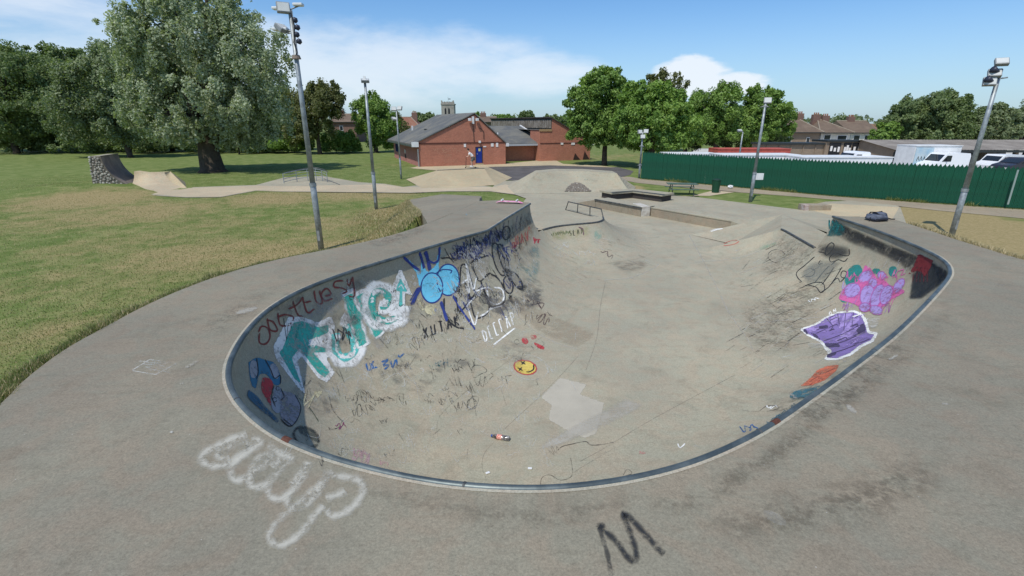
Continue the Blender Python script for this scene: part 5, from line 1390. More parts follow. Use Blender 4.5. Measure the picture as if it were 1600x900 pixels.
L_OLIVE = leaf_mat('olive_leaf', (0.1, 0.115, 0.04), (0.22, 0.23, 0.085))
M_BARK = mat('bark', (.085, .066, .048), .95, .4, 3, bump=.4, bscale=9, fine=.3, fscale=12)
def crown(name, ells, n, size, m, parent, seed, Yb, droop=1.0, clump=.24, fill=.30, depth=.85, shells=None):
    n = int(n * 1.7); size = size * .70
    r_ = np.random.default_rng(seed); C = []; Nm = []; V_ = []
    vol = np.array([abs(e[2] * e[3]) for e in ells], float); vol /= vol.sum()
    for e, fr in zip(ells, vol):
        cx, cy, rx, ry = e[:4]; yo = e[4] if len(e) > 4 else 0.0
        Y = Yb + yo; c0 = PY(cx, cy, Y); X1 = PY(cx + rx, cy, Y).x - c0.x; Z1 = PY(cx, cy - ry, Y).z - c0.z
        cen = np.array(c0); rad = np.array((X1, X1 * depth, Z1))
        ne = int(n * fr); cr_ = clump * min(X1, Z1); ncl = max(8, int(2.0 * (X1 * Z1) / (cr_ * cr_)))
        d = r_.normal(size=(ncl, 3)); d /= np.linalg.norm(d, axis=1)[:, None]
        rr = r_.uniform(.4, 1.0, ncl) ** .6 * np.where(r_.uniform(0, 1, ncl) < .25, r_.uniform(1.0, 1.22, ncl), 1.0); cc = cen + d * rad * rr[:, None]
        sz = cr_ * r_.uniform(.45, 1.4, ncl); ani = r_.uniform(.55, 1.3, (ncl, 3)); w = sz ** 2; w /= w.sum()
        pick = r_.choice(ncl, ne, p=w)
        off = r_.normal(size=(ne, 3)); off /= np.linalg.norm(off, axis=1)[:, None] + 1e-9
        k = r_.uniform(0, 1, ne) ** .62 * 1.12
        p = cc[pick] + off * (k * sz[pick])[:, None] * np.array((1, 1, droop)) * ani[pick]
        if droop > 1: p[:, 2] -= (k * sz[pick]) * .5
        nf = int(ne * fill * .35)
        dd = r_.normal(size=(nf, 3)); dd /= np.linalg.norm(dd, axis=1)[:, None]
        p[:nf] = cen + dd * rad * (r_.uniform(0, 1, nf) ** .5)[:, None] * .85
        nm = off * .55 + d[pick] * .55 + r_.normal(size=(ne, 3)) * .75 + np.array((0, 0, .25))
        C.append(p); Nm.append(nm); V_.append(np.clip(r_.uniform(0, 1, ne) * .6 + .4 * r_.uniform(0, 1, ncl)[pick], 0, 1))
    C = np.concatenate(C); Nm = np.concatenate(Nm); V_ = np.concatenate(V_)
    keep = C[:, 2] > .25; C = C[keep]; Nm = Nm[keep]; V_ = V_[keep]
    Nm /= np.linalg.norm(Nm, axis=1)[:, None] + 1e-9; k = len(C)
    a = np.cross(Nm, r_.normal(size=(k, 3))); a /= np.linalg.norm(a, axis=1)[:, None] + 1e-9; b_ = np.cross(Nm, a)
    s = size * r_.uniform(.6, 1.35, k); sa = (a * s[:, None]); sb = b_ * (s * .55)[:, None]
    bend = Nm * (s * .18)[:, None]
    co = np.stack([C - sa - bend, C + sb, C + sa - bend, C - sb], axis=1).reshape(-1, 3)
    q = np.arange(k * 4).reshape(k, 4)
    o = np_mesh(name, co - np.array(parent.location), q, m, parent, attr=np.repeat(V_, 4)); return o
def tree(name, label, px, py, ells, n, size, m, seed, tr=.25, top=None, limbs=5, droop=1.0, clump=.24, lean=0.0, group=None, trunk_h=None, cat='tree', fill=.35, Y=None):
    bs = P(px, py, 0) if Y is None else Vector((ray(px, 200).x / ray(px, 200).y * Y, Y, 0))
    e = empty(name, tuple(bs)); tag(e, label, cat, group)
    zs = [PY(c[0], c[1], bs.y).z for c in ells]; zc = sum(zs) / len(zs)
    cx = sum(PY(c[0], c[1], bs.y).x for c in ells) / len(ells) - bs.x
    th = trunk_h or zc * .55
    rr = random.Random(seed)
    b = MB(); pts = [(0, 0, -.15), (0, 0, .25), (lean * th * .4 + rr.uniform(-.1, .1), 0, th * .5), (lean * th, rr.uniform(-.1, .1), th), (cx * .6, 0, zc), (cx, 0, zc * 1.25)]
    b.tube(pts, [tr * 1.6, tr * 1.15, tr, tr * .85, tr * .45, tr * .15], 10); tk = b.build('trunk', M_BARK, e, True)
    for k in range(limbs):
        ec = ells[k % len(ells)]; q = PY(ec[0] + rr.uniform(-.6, .6) * ec[2], ec[1] - rr.uniform(-.3, .6) * ec[3], bs.y + rr.uniform(-.5, .5) * abs(PY(ec[0] + ec[2], ec[1], bs.y).x - PY(ec[0], ec[1], bs.y).x)) - bs
        s0 = Vector((lean * th, 0, th * rr.uniform(.75, 1.1))); mid = s0.lerp(q, .5) + Vector((rr.uniform(-.3, .3), rr.uniform(-.3, .3), rr.uniform(0, .5)))
        b = MB(); b.tube([s0, mid, q], [tr * .5, tr * .3, tr * .08], 7); b.build('limb', M_BARK, tk, True)
    crown('crown', ells, n, size, m, e, seed, bs.y, droop, clump, fill)
    return e
GT = 'trees round the park'
tree('willow_tree', 'huge silver-green willow with a thick dark forked trunk on the lawn', 333, 268, [(300, 60, 105, 78), (235, 85, 68, 78), (375, 95, 78, 82), (310, 150, 118, 62), (235, 165, 55, 45), (390, 175, 70, 48), (300, -5, 78, 48), (355, 205, 40, 26), (275, 205, 45, 24, -2)], 80000, .19, L_WILLOW, 21, tr=1.0, limbs=16, droop=1.5, clump=.145, trunk_h=3.4, fill=.18)
tree('park_tree', 'dark broadleaf tree with bare leaning trunk at the western lawn edge', 27, 240, [(25, 140, 60, 60), (-20, 110, 55, 55), (60, 170, 45, 45), (20, 190, 60, 35)], 26000, .26, L_DARK, 22, tr=.42, limbs=6, lean=-.12, group=GT)
tree('park_tree', 'grey-green full tree with thin slanting trunk beside the willow', 204, 246, [(140, 150, 62, 62), (175, 120, 55, 55), (115, 185, 50, 40), (190, 180, 50, 45)], 30000, .25, L_GREYD, 23, tr=.33, limbs=6, lean=-.18, group=GT)
back = [(-30, 226, [(-30, 130, 70, 75), (10, 170, 50, 50)], L_DARK, 'dark tree on the western boundary behind the bare leaning trunk'), (50, 226, [(45, 110, 42, 45), (55, 160, 52, 60), (80, 200, 45, 26)], L_DARK, 'dark boundary tree with a ragged top west of the small floodlight'), (112, 226, [(100, 100, 38, 34), (115, 150, 48, 65), (140, 200, 40, 26)], L_DARK, 'dark boundary tree just behind the small floodlight post'), (185, 227, [(185, 150, 48, 70), (190, 195, 55, 32)], L_GREYD, 'grey-green boundary tree rising behind the willow'), (262, 229, [(265, 150, 50, 70), (270, 198, 55, 32)], L_DARK, 'dark boundary tree under the willow branches'), (420, 232, [(425, 175, 50, 50), (430, 208, 55, 26), (400, 200, 40, 30)], L_DARK, 'dark tree between the willow and the olive tree')]
for i, (px, py, el_, m, lb) in enumerate(back):
    tree('boundary_tree', lb, px, py, el_, 17000, .34, m, 40 + i, tr=.35, limbs=4, group=GT, clump=.26, Y=88 + 4 * (i % 2), fill=.7)
tree('park_tree', 'olive leaved tree with pale trunk behind the steel floodlight post', 500, 241, [(490, 175, 42, 44), (510, 155, 28, 30), (470, 200, 30, 26)], 20000, .24, L_OLIVE, 60, tr=.3, limbs=5, group=GT)
tree('park_tree', 'rounded bright green tree beside the brick building', 588, 238, [(585, 185, 32, 42), (600, 205, 26, 26), (578, 165, 20, 22)], 16000, .26, L_GREEN, 61, tr=.3, limbs=4, group=GT)
tree('park_tree', 'small sapling with a slim trunk under the willow', 374, 241, [(374, 222, 15, 12)], 1800, .16, L_WILLOW, 62, tr=.1, limbs=2, group='saplings on the lawn')
tree('park_tree', 'tiny leafy sapling in front of the dark hedge', 431, 234, [(430, 214, 14, 16)], 2400, .16, L_BRIGHT, 63, tr=.08, limbs=2, group='saplings on the lawn')
for i, (px, py, rx, ry, lb, m) in enumerate([(330, 226, 60, 12, 'low dark hedge shrub behind the willow trunk', L_DARK), (458, 226, 30, 14, 'bright low shrub beside the olive tree', L_GREEN), (536, 226, 32, 18, 'dense green shrub by the gabled house', L_GREEN), (150, 222, 60, 14, 'low dark undergrowth shrub by the small floodlight', L_DARK), (30, 220, 60, 14, 'low dark undergrowth shrub at the western edge', L_DARK), (238, 224, 50, 13, 'low dark undergrowth shrub behind the slanting trunk', L_DARK), (400, 226, 40, 14, 'low dark shrub between willow and sapling', L_DARK), (620, 205, 26, 20, 'dusty green shrub at the far corner of the slate roof', L_OLIVE)]):
    Yh = 84 if px < 560 else 100
    e = empty('shrub', (ray(px, 220).x / ray(px, 220).y * Yh, Yh, 0)); tag(e, lb, 'shrub', 'shrubs along the lawn edge')
    crown('foliage', [(px, py - 2, rx, ry + 4)], 5500, .28, m, e, 70 + i, Yh, clump=.5, fill=.9)
    b = MB(); b.tube([(0, 0, -.1), (.1, 0, 1.2)], [.08, .03], 6); b.build('stem', M_BARK, e)
# east group
tree('park_tree', 'tall loose green tree with bare trunk at the end of the brick building', 944, 258, [(938, 160, 46, 52), (925, 195, 42, 36), (960, 195, 38, 34), (945, 125, 28, 24), (915, 165, 32, 34)], 30000, .22, L_GREEN, 80, tr=.28, limbs=7, group=GT, trunk_h=3.2, clump=.2)
tree('park_tree', 'broad bright green tree spreading over the fence corner', 1016, 262, [(1020, 175, 58, 46), (985, 195, 40, 38), (1060, 200, 42, 34), (1030, 215, 50, 24), (1000, 150, 36, 26)], 36000, .21, L_BRIGHT, 81, tr=.35, limbs=7, group=GT, clump=.2, trunk_h=3.0)
tree('park_tree', 'thin topped tree poking above the broad bright green one', 1045, 240, [(1043, 130, 34, 20), (1045, 160, 34, 30), (1040, 190, 40, 28)], 13000, .26, L_OLIVE, 82, tr=.3, limbs=5, group=GT, Y=88)
tree('park_tree', 'green tree standing above the red container', 1122, 240, [(1118, 165, 40, 36), (1100, 190, 36, 32), (1135, 195, 34, 30)], 24000, .24, L_GREEN, 83, tr=.3, limbs=6, group=GT, Y=70)
tree('park_tree', 'green tree next to the steel post with the notice board', 1195, 240, [(1195, 175, 40, 36), (1215, 190, 26, 30), (1172, 195, 34, 32), (1190, 150, 24, 16)], 24000, .24, L_GREEN, 84, tr=.3, limbs=6, group=GT, Y=72)
tree('park_tree', 'dark shady tree low behind the fence corner', 1075, 240, [(1080, 205, 60, 26), (1130, 215, 50, 18), (1195, 215, 40, 18)], 14000, .26, L_DARK, 85, tr=.3, limbs=4, group=GT, Y=76, fill=.8)
tree('yard_tree', 'big dark tree behind the open shed and garden houses', 1450, 240, [(1450, 185, 58, 40), (1485, 175, 42, 32), (1420, 195, 36, 32), (1450, 212, 70, 22)], 30000, .24, L_DARK, 86, tr=.4, limbs=6, group=GT, Y=68)
tree('yard_tree', 'small green tree against the dark one by the workshop', 1382, 240, [(1380, 217, 20, 20), (1392, 205, 16, 16)], 6000, .24, L_GREEN, 87, tr=.2, limbs=3, group=GT, Y=66)
tree('yard_tree', 'slim yard tree just beside the leaning lamp post', 1540, 240, [(1545, 195, 34, 30), (1560, 178, 26, 14), (1515, 205, 26, 24)], 14000, .24, L_GREYD, 88, tr=.3, limbs=4, group=GT, Y=70)
tree('yard_tree', 'dark spreading tree at the far end of the yard', 1600, 240, [(1605, 190, 34, 22), (1580, 205, 24, 20), (1640, 180, 40, 30)], 14000, .24, L_GREYD, 89, tr=.3, limbs=4, group=GT, Y=72)
for i, (px, rx, ry, cy, lb) in enumerate([(823, 12, 8, 181, 'small round far tree above the clerestory roof'), (788, 18, 6, 185, 'far treetop clump left of the clerestory ridge'), (668, 20, 9, 184, 'far treetop beside the church tower'), (745, 8, 14, 188, 'slim far conifer behind the gable apex'), (860, 20, 8, 187, 'far treetop beyond the east wing'), (890, 20, 9, 187, 'far treetop next to the tall loose tree'), (1230, 20, 8, 215, 'far treetop low beside the hipped house'), (725, 24, 6, 186, 'far treetop strip behind the gable')]):
    tree('distant_tree', lb, px, 220, [(px, cy, rx, ry), (px + rx * .6, cy + ry * .6, rx * .7, ry * .8), (px, cy + ry * 1.2, rx, ry)], 3500, .5, L_GREEN if i % 2 else L_DARK, 100 + i, tr=.3, limbs=2, group='distant treetops', Y=150 + 6 * i, fill=.8)
# long low far hedge line that closes the horizon
M_FAR = L_DARK
hz = empty('far_treeline', (0, 330, 0)); hz['kind'] = 'stuff'; hz['label'] = 'far wooded horizon behind the houses'
ells_ = []
rr = random.Random(77)
for k in range(60):
    px = -500 + k * 45 + rr.uniform(-12, 12); ells_.append((px, 189 + rr.uniform(-2, 4), 34, rr.uniform(5, 9), rr.uniform(-40, 40)))
o = crown('foliage', ells_, 26000, 1.3, L_GREYD, hz, 5, 330, clump=.8, fill=.9); o['kind'] = 'stuff'

# ---------------------------------------------------------------- grass blades (nobody could count them)
def blades(name, n, gen, hmin, hmax, wid, m, seed):
    r_ = np.random.default_rng(seed); xy, dens = gen(r_, n)
    x, y = xy[:, 0], xy[:, 1]; z = ground_z(x, y); k = len(x)
    h = r_.uniform(hmin, hmax, k) * dens; a = r_.uniform(0, 2 * np.pi, k); ln = r_.normal(0, .45, (k, 2)) * h[:, None]
    w = wid * r_.uniform(.6, 1.4, k)
    b0 = np.stack([x - np.cos(a) * w, y - np.sin(a) * w, z - .01], 1); b1 = np.stack([x + np.cos(a) * w, y + np.sin(a) * w, z - .01], 1); t0 = np.stack([x + ln[:, 0], y + ln[:, 1], z + h], 1)
    co = np.stack([b0, b1, t0], 1).reshape(-1, 3); q = np.arange(k * 3).reshape(k, 3)
    o = np_mesh(name, co, q, m, attr=np.repeat(r_.uniform(0, 1, k), 3), tri=True); o['kind'] = 'stuff'; return o
L_GRASS = leaf_mat('grass_blade', (0.125, 0.17, 0.045), (0.26, 0.275, 0.1), .3)
L_STRAW = leaf_mat('straw_blade', (.38, .30, .16), (.56, .46, .27), .2)
FL = np.array(floor_pts)
def ok(x, y):
    return ~inside_np(x, y, DECKHULL) & ~inside_np(x, y, RAMP) & ~inside_np(x, y, FL)
def gen_lawn(r_, n):
    # denser towards the camera
    th = r_.uniform(-1.05, -.02, n * 2); d = 5 + 58 * r_.uniform(0, 1, n * 2) ** 1.9
    x = np.sin(th) * d; y = np.cos(th) * d; k = ok(x, y); return np.stack([x[k], y[k]], 1)[:n], np.ones(min(n, k.sum()))
o = blades('lawn_grass', 150000, gen_lawn, .02, .06, .010, L_GRASS, 1); o['label'] = 'short green and yellowing lawn grass'
o = blades('dry_lawn_grass', 80000, gen_lawn, .02, .055, .010, L_STRAW, 2); o['label'] = 'dry straw coloured lawn grass'
edge_l = dlc[:i_end + 1]; edge_l = edge_l[edge_l[:, 1] > 2]
def gen_edge(r_, n):
    i = r_.integers(0, len(edge_l) - 1, n); t = r_.uniform(0, 1, n); p = edge_l[i] * (1 - t[:, None]) + edge_l[i + 1] * t[:, None]
    d = (edge_l[i + 1] - edge_l[i]); nrm = np.stack([-d[:, 1], d[:, 0]], 1); nrm /= np.linalg.norm(nrm, axis=1)[:, None]
    off = r_.exponential(.30, n) + .01; xy = p + nrm * off[:, None]
    cl = .3 + 1.1 * np.clip(np.sin(p[:, 1] * 2.3 + off * 3) * np.sin(p[:, 1] * 5.1 + 1) + .3 * np.sin(p[:, 0] * 11), 0, 1) * r_.uniform(.2, 1, n)
    cl = cl * np.clip(1.35 - (p[:, 1] - 4) * .09, .45, 1.3)
    k = ok(xy[:, 0], xy[:, 1]); return xy[k], cl[k]
o = blades('edge_grass', 22000, gen_edge, .03, .15, .007, L_GRASS, 3); o['label'] = 'long uncut grass along the deck edge'
o = blades('edge_straw', 16000, gen_edge, .03, .16, .005, L_STRAW, 4); o['label'] = 'dry long grass stalks along the deck edge'
cs = P(1480, 348, 0)
def gen_straw(r_, n):
    i = r_.integers(0, len(drc), n * 2); a = r_.uniform(0, 6.28, n * 2); d = np.abs(r_.normal(0, 3.4, n * 2)); x = drc[i, 0] + np.cos(a) * d; y = drc[i, 1] + np.sin(a) * d; k = ok(x, y)
    return np.stack([x[k], y[k]], 1)[:n], np.ones(min(n, k.sum()))
o = blades('bank_straw', 60000, gen_straw, .04, .14, .014, L_STRAW, 5); o['label'] = 'straw covered bank beyond the right deck edge'.replace('right deck edge', 'backpack')
ra_ = EDGE[len(edge_pts):]
def gen_mound(r_, n):
    i = r_.integers(0, len(ra_), n); a = r_.uniform(0, 2 * np.pi, n); d = r_.uniform(0, 3.2, n); x = ra_[i, 0] + np.cos(a) * d; y = ra_[i, 1] + np.sin(a) * d
    k = ok(x, y); return np.stack([x[k], y[k]], 1), np.ones(k.sum())
o = blades('mound_straw', 30000, gen_mound, .04, .13, .012, L_STRAW, 6); o['label'] = 'straw covered mound beside the roll-in ramp'
o = blades('mound_grass', 12000, gen_mound, .04, .11, .012, L_GRASS, 7); o['label'] = 'green tufts on the mound beside the roll-in ramp'
fa = np.array([p[:2] for p in fpts])
def gen_fence(r_, n):
    i = r_.integers(0, len(fp) - 1, n); x = fp[i, 0] + r_.normal(0, .08, n) - .05; y = fp[i, 1] - np.abs(r_.normal(0, .10, n)) - .06
    return np.stack([x, y], 1), .3 + .9 * (np.sin(x * 1.7) * np.sin(x * .63 + 2) > .15) * r_.uniform(.3, 1, n)
o = blades('fence_weeds', 7000, gen_fence, .08, .35, .02, L_GRASS, 8); o['label'] = 'weeds growing along the foot of the fence'
# ---------------------------------------------------------------- graffiti, stains, joints: thin paint layers lying on the concrete
bpy.context.view_layer.update()
surf = [wall, wl, wr, deck, floor, rollin] + [o for o in bowl.children if o.name.split('.')[0] in ('hip_bank', 'lower_deck')] + [slope2]
SB = bvh_of(*surf)
PAINT = {}
def paint(col, wear=.42, alpha=1.0, soft=.45, sc=14.0):
    key = (tuple(round(c, 3) for c in col), wear, alpha, soft, sc)
    if key in PAINT: return PAINT[key]
    m = bpy.data.materials.new('spray_paint'); m.use_nodes = True; t = m.node_tree; b = t.nodes['Principled BSDF']
    g = t.nodes.new('ShaderNodeNewGeometry'); at = t.nodes.new('ShaderNodeAttribute'); at.attribute_name = 'v'
    n1_ = noise(t, g.outputs['Position'], sc, 6, .75); n2_ = noise(t, g.outputs['Position'], sc * .22, 4, .6); n3_ = noise(t, g.outputs['Position'], 70, 3, .7)
    a = smooth(t, at.outputs['Fac'], 0.0, max(soft, .02))
    mix_ = mth(t, 'ADD', mth(t, 'MULTIPLY', n1_, .6), mth(t, 'MULTIPLY', n2_, .4))
    wr_ = smooth(t, mix_, .36 + (wear - .35) * .35, .52 + (wear - .35) * .35)
    wr_ = mth(t, 'ADD', mth(t, 'MULTIPLY', wr_, min(1, wear * 1.9)), 1 - min(1, wear * 1.9), clamp=True)
    t.links.new(mth(t, 'MULTIPLY', mth(t, 'MULTIPLY', a, wr_), alpha), b.inputs['Alpha'])
    v = mth(t, 'ADD', mth(t, 'MULTIPLY', mth(t, 'SUBTRACT', n3_, .5), .4), .98); v = mth(t, 'ADD', v, mth(t, 'MULTIPLY', mth(t, 'SUBTRACT', n2_, .5), .5))
    cc = t.nodes.new('ShaderNodeCombineXYZ')
    for i in range(3): t.links.new(v, cc.inputs[i])
    t.links.new(mixc(t, 1.0, tuple(col), cc.outputs[0], 'MULTIPLY'), b.inputs['Base Color']); b.inputs['Roughness'].default_value = .7; b.inputs['Specular IOR Level'].default_value = .25
    PAINT[key] = m; return m
def hitpx(x, y):
    r_ = SB.ray_cast(CAMP, ray(x, y).normalized())
    if r_[0] is None: return None
    n_ = r_[1] if r_[1].dot(CAMP - r_[0]) > 0 else -r_[1]
    return r_[0], n_
class Piece:
    def __init__(s, label=None, base=.0025): s.g = {}; s.label = label; s.off = min(base, .010); s.top = s.off + .011
    def _b(s, m): return s.g.setdefault(m.name, (m, [], [], []))
    def stroke(s, fr, pts, width, m, curve=True, step=3.0):
        pts = [(fr[0] + x / fr[2], fr[1] + y / fr[2]) for x, y in pts]
        q = catmull([np.array(p) for p in pts], 8) if curve and len(pts) > 2 else np.array(pts)
        q = resample(q, step); t = np.gradient(q, axis=0); t /= np.linalg.norm(t, axis=1)[:, None] + 1e-9; nn_ = np.stack([-t[:, 1], t[:, 0]], 1)
        _, V2, F2, A2 = s._b(m); prev = None; s.off = min(s.off + (.0006 if width > 3 else .00003), s.top)
        rw = random.Random(int(q[0][0] * 7 + q[0][1] * 3))
        for i in range(len(q)):
            row = []; w2 = width * .5 * (1 + .12 * math.sin(i * .9) + rw.uniform(-.06, .06))
            endf = .0 if i in (0, len(q) - 1) else 1.0
            for k, f in ((-1, 0.0), (0, 1.0), (1, 0.0)):
                h = hitpx(*(q[i] + nn_[i] * k * w2))
                if h is None: row = None; break
                V2.append(h[0] + h[1] * s.off); A2.append(f * endf); row.append(len(V2) - 1)
            if row is None: prev = None; continue
            if prev is not None and (V2[prev[1]] - V2[row[1]]).length < .8:
                F2.append((prev[0], prev[1], row[1], row[0])); F2.append((prev[1], prev[2], row[2], row[1]))
            prev = row
        return s
    def fill(s, fr, pts, m, curve=False, soft=2.4, grid=4.0):
        pts = [(fr[0] + x / fr[2], fr[1] + y / fr[2]) for x, y in pts]
        if curve: pts = [tuple(p) for p in catmull([np.array(p) for p in pts + pts[:1]], 6)[:-1]]
        q = resample(np.array(pts + pts[:1]), 3.0)[:-1]; x0, y0 = q.min(0); x1, y1 = q.max(0)
        gp = [(a, b_) for a in np.arange(x0, x1, grid) for b_ in np.arange(y0, y1, grid) if inside(a, b_, q)]
        al = [Vector(p) for p in q] + [Vector(p) for p in gp]; n = len(q)
        r_ = delaunay_2d_cdt(al, [(i, (i + 1) % n) for i in range(n)], [], 0, 1e-4)
        s.off = min(s.off + .0007, s.top); _, V2, F2, A2 = s._b(m); base = len(V2); good = []
        for v in r_[0]:
            h = hitpx(v.x, v.y); dd = np.sqrt(((q - np.array((v.x, v.y))) ** 2).sum(1)).min()
            if h is None: V2.append(Vector((0, 0, -99))); A2.append(0)
            else: V2.append(h[0] + h[1] * s.off); A2.append(min(1, dd / soft) if soft > 0 else 1)
        for f in r_[2]:
            c = sum((r_[0][i] for i in f), Vector((0, 0))) / len(f)
            if not inside(c.x, c.y, q): continue
            vv = [V2[base + i] for i in f]
            if any(v.z < -50 for v in vv) or max((vv[i] - vv[i - 1]).length for i in range(len(vv))) > 1.2: continue
            F2.append(tuple(base + i for i in f))
        return s
    def ell(s, fr, cx, cy, rx, ry, m, rot=0, soft=1.5):
        return s.fill(fr, [(cx + rx * math.cos(a) * math.cos(rot) - ry * math.sin(a) * math.sin(rot), cy + rx * math.cos(a) * math.sin(rot) + ry * math.sin(a) * math.cos(rot)) for a in np.linspace(0, 2 * math.pi, 20)[:-1]], m, False, soft)
    def ring(s, fr, cx, cy, rx, ry, w, m, rot=0):
        return s.stroke(fr, [(cx + rx * math.cos(a) * math.cos(rot) - ry * math.sin(a) * math.sin(rot), cy + rx * math.cos(a) * math.sin(rot) + ry * math.sin(a) * math.cos(rot)) for a in np.linspace(0, 2 * math.pi, 16)], w, m)
    def scrib(s, fr, cx, cy, w, h, n, wd, m, seed, rot=0.0):
        rr = random.Random(seed); pts = []; sd0 = rr.uniform(0, 3); n = int(n * 1.6)
        for i in range(n):
            ph = i * rr.uniform(1.7, 2.7); x = (i / (n - 1) - .5) * w + .16 * w * math.cos(ph) + rr.uniform(-.06, .06) * w; y = .5 * h * math.sin(ph * 1.3 + sd0) + rr.uniform(-.15, .15) * h
            pts.append((cx + x * math.cos(rot) - y * math.sin(rot), cy + x * math.sin(rot) + y * math.cos(rot)))
        return s.stroke(fr, pts, wd, m)
    def done(s, name, parent=bowl):
        loose = name in ('splash', 'spot', 'scuff', 'grime', 'scribbles')
        for m, V2, F2, A2 in s.g.values():
            if not F2: continue
            par = list(range(len(V2)))
            def find(i):
                while par[i] != i: par[i] = par[par[i]]; i = par[i]
                return i
            groups = [list(range(len(F2)))]
            if not loose:                       # marks that lie apart on the concrete become objects of their own
                for f in F2:
                    for k in f[1:]: par[find(k)] = find(f[0])
                comp = {}
                for i, f in enumerate(F2): comp.setdefault(find(f[0]), []).append(i)
                cl = []
                for fi in comp.values():
                    q = np.array([V2[k] for i in fi for k in F2[i]]); lo, hi = q.min(0) - .04, q.max(0) + .04; fi = list(fi); merged = True
                    while merged:
                        merged = False
                        for ci, c in enumerate(cl):
                            if np.all(lo <= c[1]) and np.all(hi >= c[0]):
                                lo, hi = np.minimum(lo, c[0]), np.maximum(hi, c[1]); fi += c[2]; cl.pop(ci); merged = True; break
                    cl.append((lo, hi, fi))
                groups = [c[2] for c in cl]
            for fi in groups:
                ids = sorted({k for i in fi for k in F2[i]}); ix_ = {k: j for j, k in enumerate(ids)}
                o = mesh_obj(name, [V2[k] for k in ids], [tuple(ix_[k] for k in F2[i]) for i in fi], m); a = o.data.attributes.new('v', 'FLOAT', 'POINT'); a.data.foreach_set('value', [A2[k] for k in ids])
                child(o, parent)
                if s.label: o['label'] = s.label
                if loose: o['kind'] = 'stuff'
F0 = (0, 0, 1.0); F1 = (350, 420, 3.0); F2_ = (600, 300, 3.75); F3 = (640, 520, 3.6); F4 = (1180, 330, 993 / 320); F5 = (200, 540, 2.5); F6 = (800, 620, 1600 / 600); F8 = (1220, 310, 5.625); F9 = (760, 260, 3.0)
WHITE = paint((.80, .79, .74), .38); WHITES = paint((.58, .55, .46), .42, .72, 1.0, 20); WHITEF = paint((.60, .58, .52), .5, .6, .6); CHALK = paint((.60, .59, .53), .5, .58, .8)
BLACK = paint((.03, .03, .032), .3, .92, .35); BLACKS = paint((.032, .034, .036), .42, .84, 1.0, 22); BLACKF = paint((.05, .048, .045), .5, .62, .7)
TEAL = paint((.05, .42, .33), .42); MINT = paint((.12, .55, .48), .36); CYAN = paint((.17, .56, .74), .3); NAVY = paint((.035, .055, .22), .3); NAVYF = paint((.05, .07, .22), .5, .7, .8)
RED = paint((.24, .045, .04), .35, .85, .5); REDB = paint((.52, .05, .06), .35, .9, .5); BLUE = paint((.03, .13, .34), .4, .85, .5); YEL = paint((.66, .50, .12), .3); PINK = paint((.58, .13, .32), .35); PURP = paint((.23, .165, .39), .32); LILAC = paint((.38, .28, .57), .38); DPURP = paint((.075, .06, .115), .3); ORAN = paint((.62, .17, .09), .4)
GREYB = paint((.32, .33, .36), .35); GRIME = paint((.045, .045, .042), .45, .80, 1.0, 2.5); DKTEAL = paint((.02, .12, .12), .45, .8, .8); CREAM = paint((.60, .54, .34), .4)
SOOT = paint((.09, .075, .055), .6, .33, 1.0, 16.0); STAIN = paint((.11, .088, .062), .58, .36, 1.0, 13.0); PALE = paint((.50, .47, .40), .4, .6, 1.0, 3); RUST = paint((.26, .08, .04), .3, .9, .5)
JOINT = paint((.19, .17, .14), .45, .45, .9); CRACK = paint((.07, .06, .05), .45, .8, .8); JPALE = paint((.50, .47, .40), .4, .55, .7)

# deck tags
p = Piece('faded white sprayed tag on the deck')
WD = 20
for st in ([(470, 350), (420, 360), (360, 388), (305, 415), (286, 444), (320, 470), (385, 464), (440, 425), (478, 390), (440, 385), (380, 408), (345, 424), (362, 440), (400, 432)],
           [(478, 362), (520, 378), (470, 415), (420, 455), (400, 490), (415, 525), (455, 520), (510, 480), (560, 440), (540, 428), (500, 455), (480, 505), (478, 545), (510, 555), (560, 525), (605, 470), (640, 440), (600, 440), (560, 480)],
           [(545, 385), (590, 420), (640, 440)], [(545, 545), (550, 585), (590, 602), (640, 570), (690, 500), (705, 462), (670, 505), (640, 550)],
           [(612, 590), (630, 625), (672, 632), (715, 605), (755, 550), (780, 490), (765, 530), (700, 590), (640, 640), (575, 700), (552, 745), (575, 780), (620, 775), (680, 730), (730, 665), (770, 625)],
           [(775, 505), (840, 515), (900, 528), (918, 565), (895, 615), (845, 655), (795, 668), (772, 645)], [(770, 600), (820, 585), (855, 570)]):
    p.stroke(F5, st, WD, WHITES)
p.done('sprayed_tag')
p = Piece('black sprayed letter M on the deck')
p.stroke(F6, [(360, 535), (385, 560), (430, 600), (480, 668), (505, 688), (518, 660), (500, 590), (470, 510), (462, 485), (500, 515), (560, 580), (635, 662)], 15, BLACKS)
p.stroke(F6, [(362, 540), (378, 595), (398, 660), (412, 742)], 10, BLACKF); p.ell(F6, 370, 538, 26, 18, BLACKS, 0, 6); p.ell(F6, 415, 742, 14, 10, BLACKF, 0, 3)
p.done('sprayed_letter')
p = Piece('chalk square drawn on the deck')
p.stroke(F5, [(15, 98), (85, 55), (190, 70), (108, 114), (15, 98)], 2.2, WHITEF, False)
for k in range(4): p.scrib(F5, 105 + k * 9 - 10, 66 + k * 11, 95 - k * 6, 7, 14, 1.3, CHALK, k, .12)
p.done('chalk_mark')
p = Piece('pale splashes and scuffs on the deck')
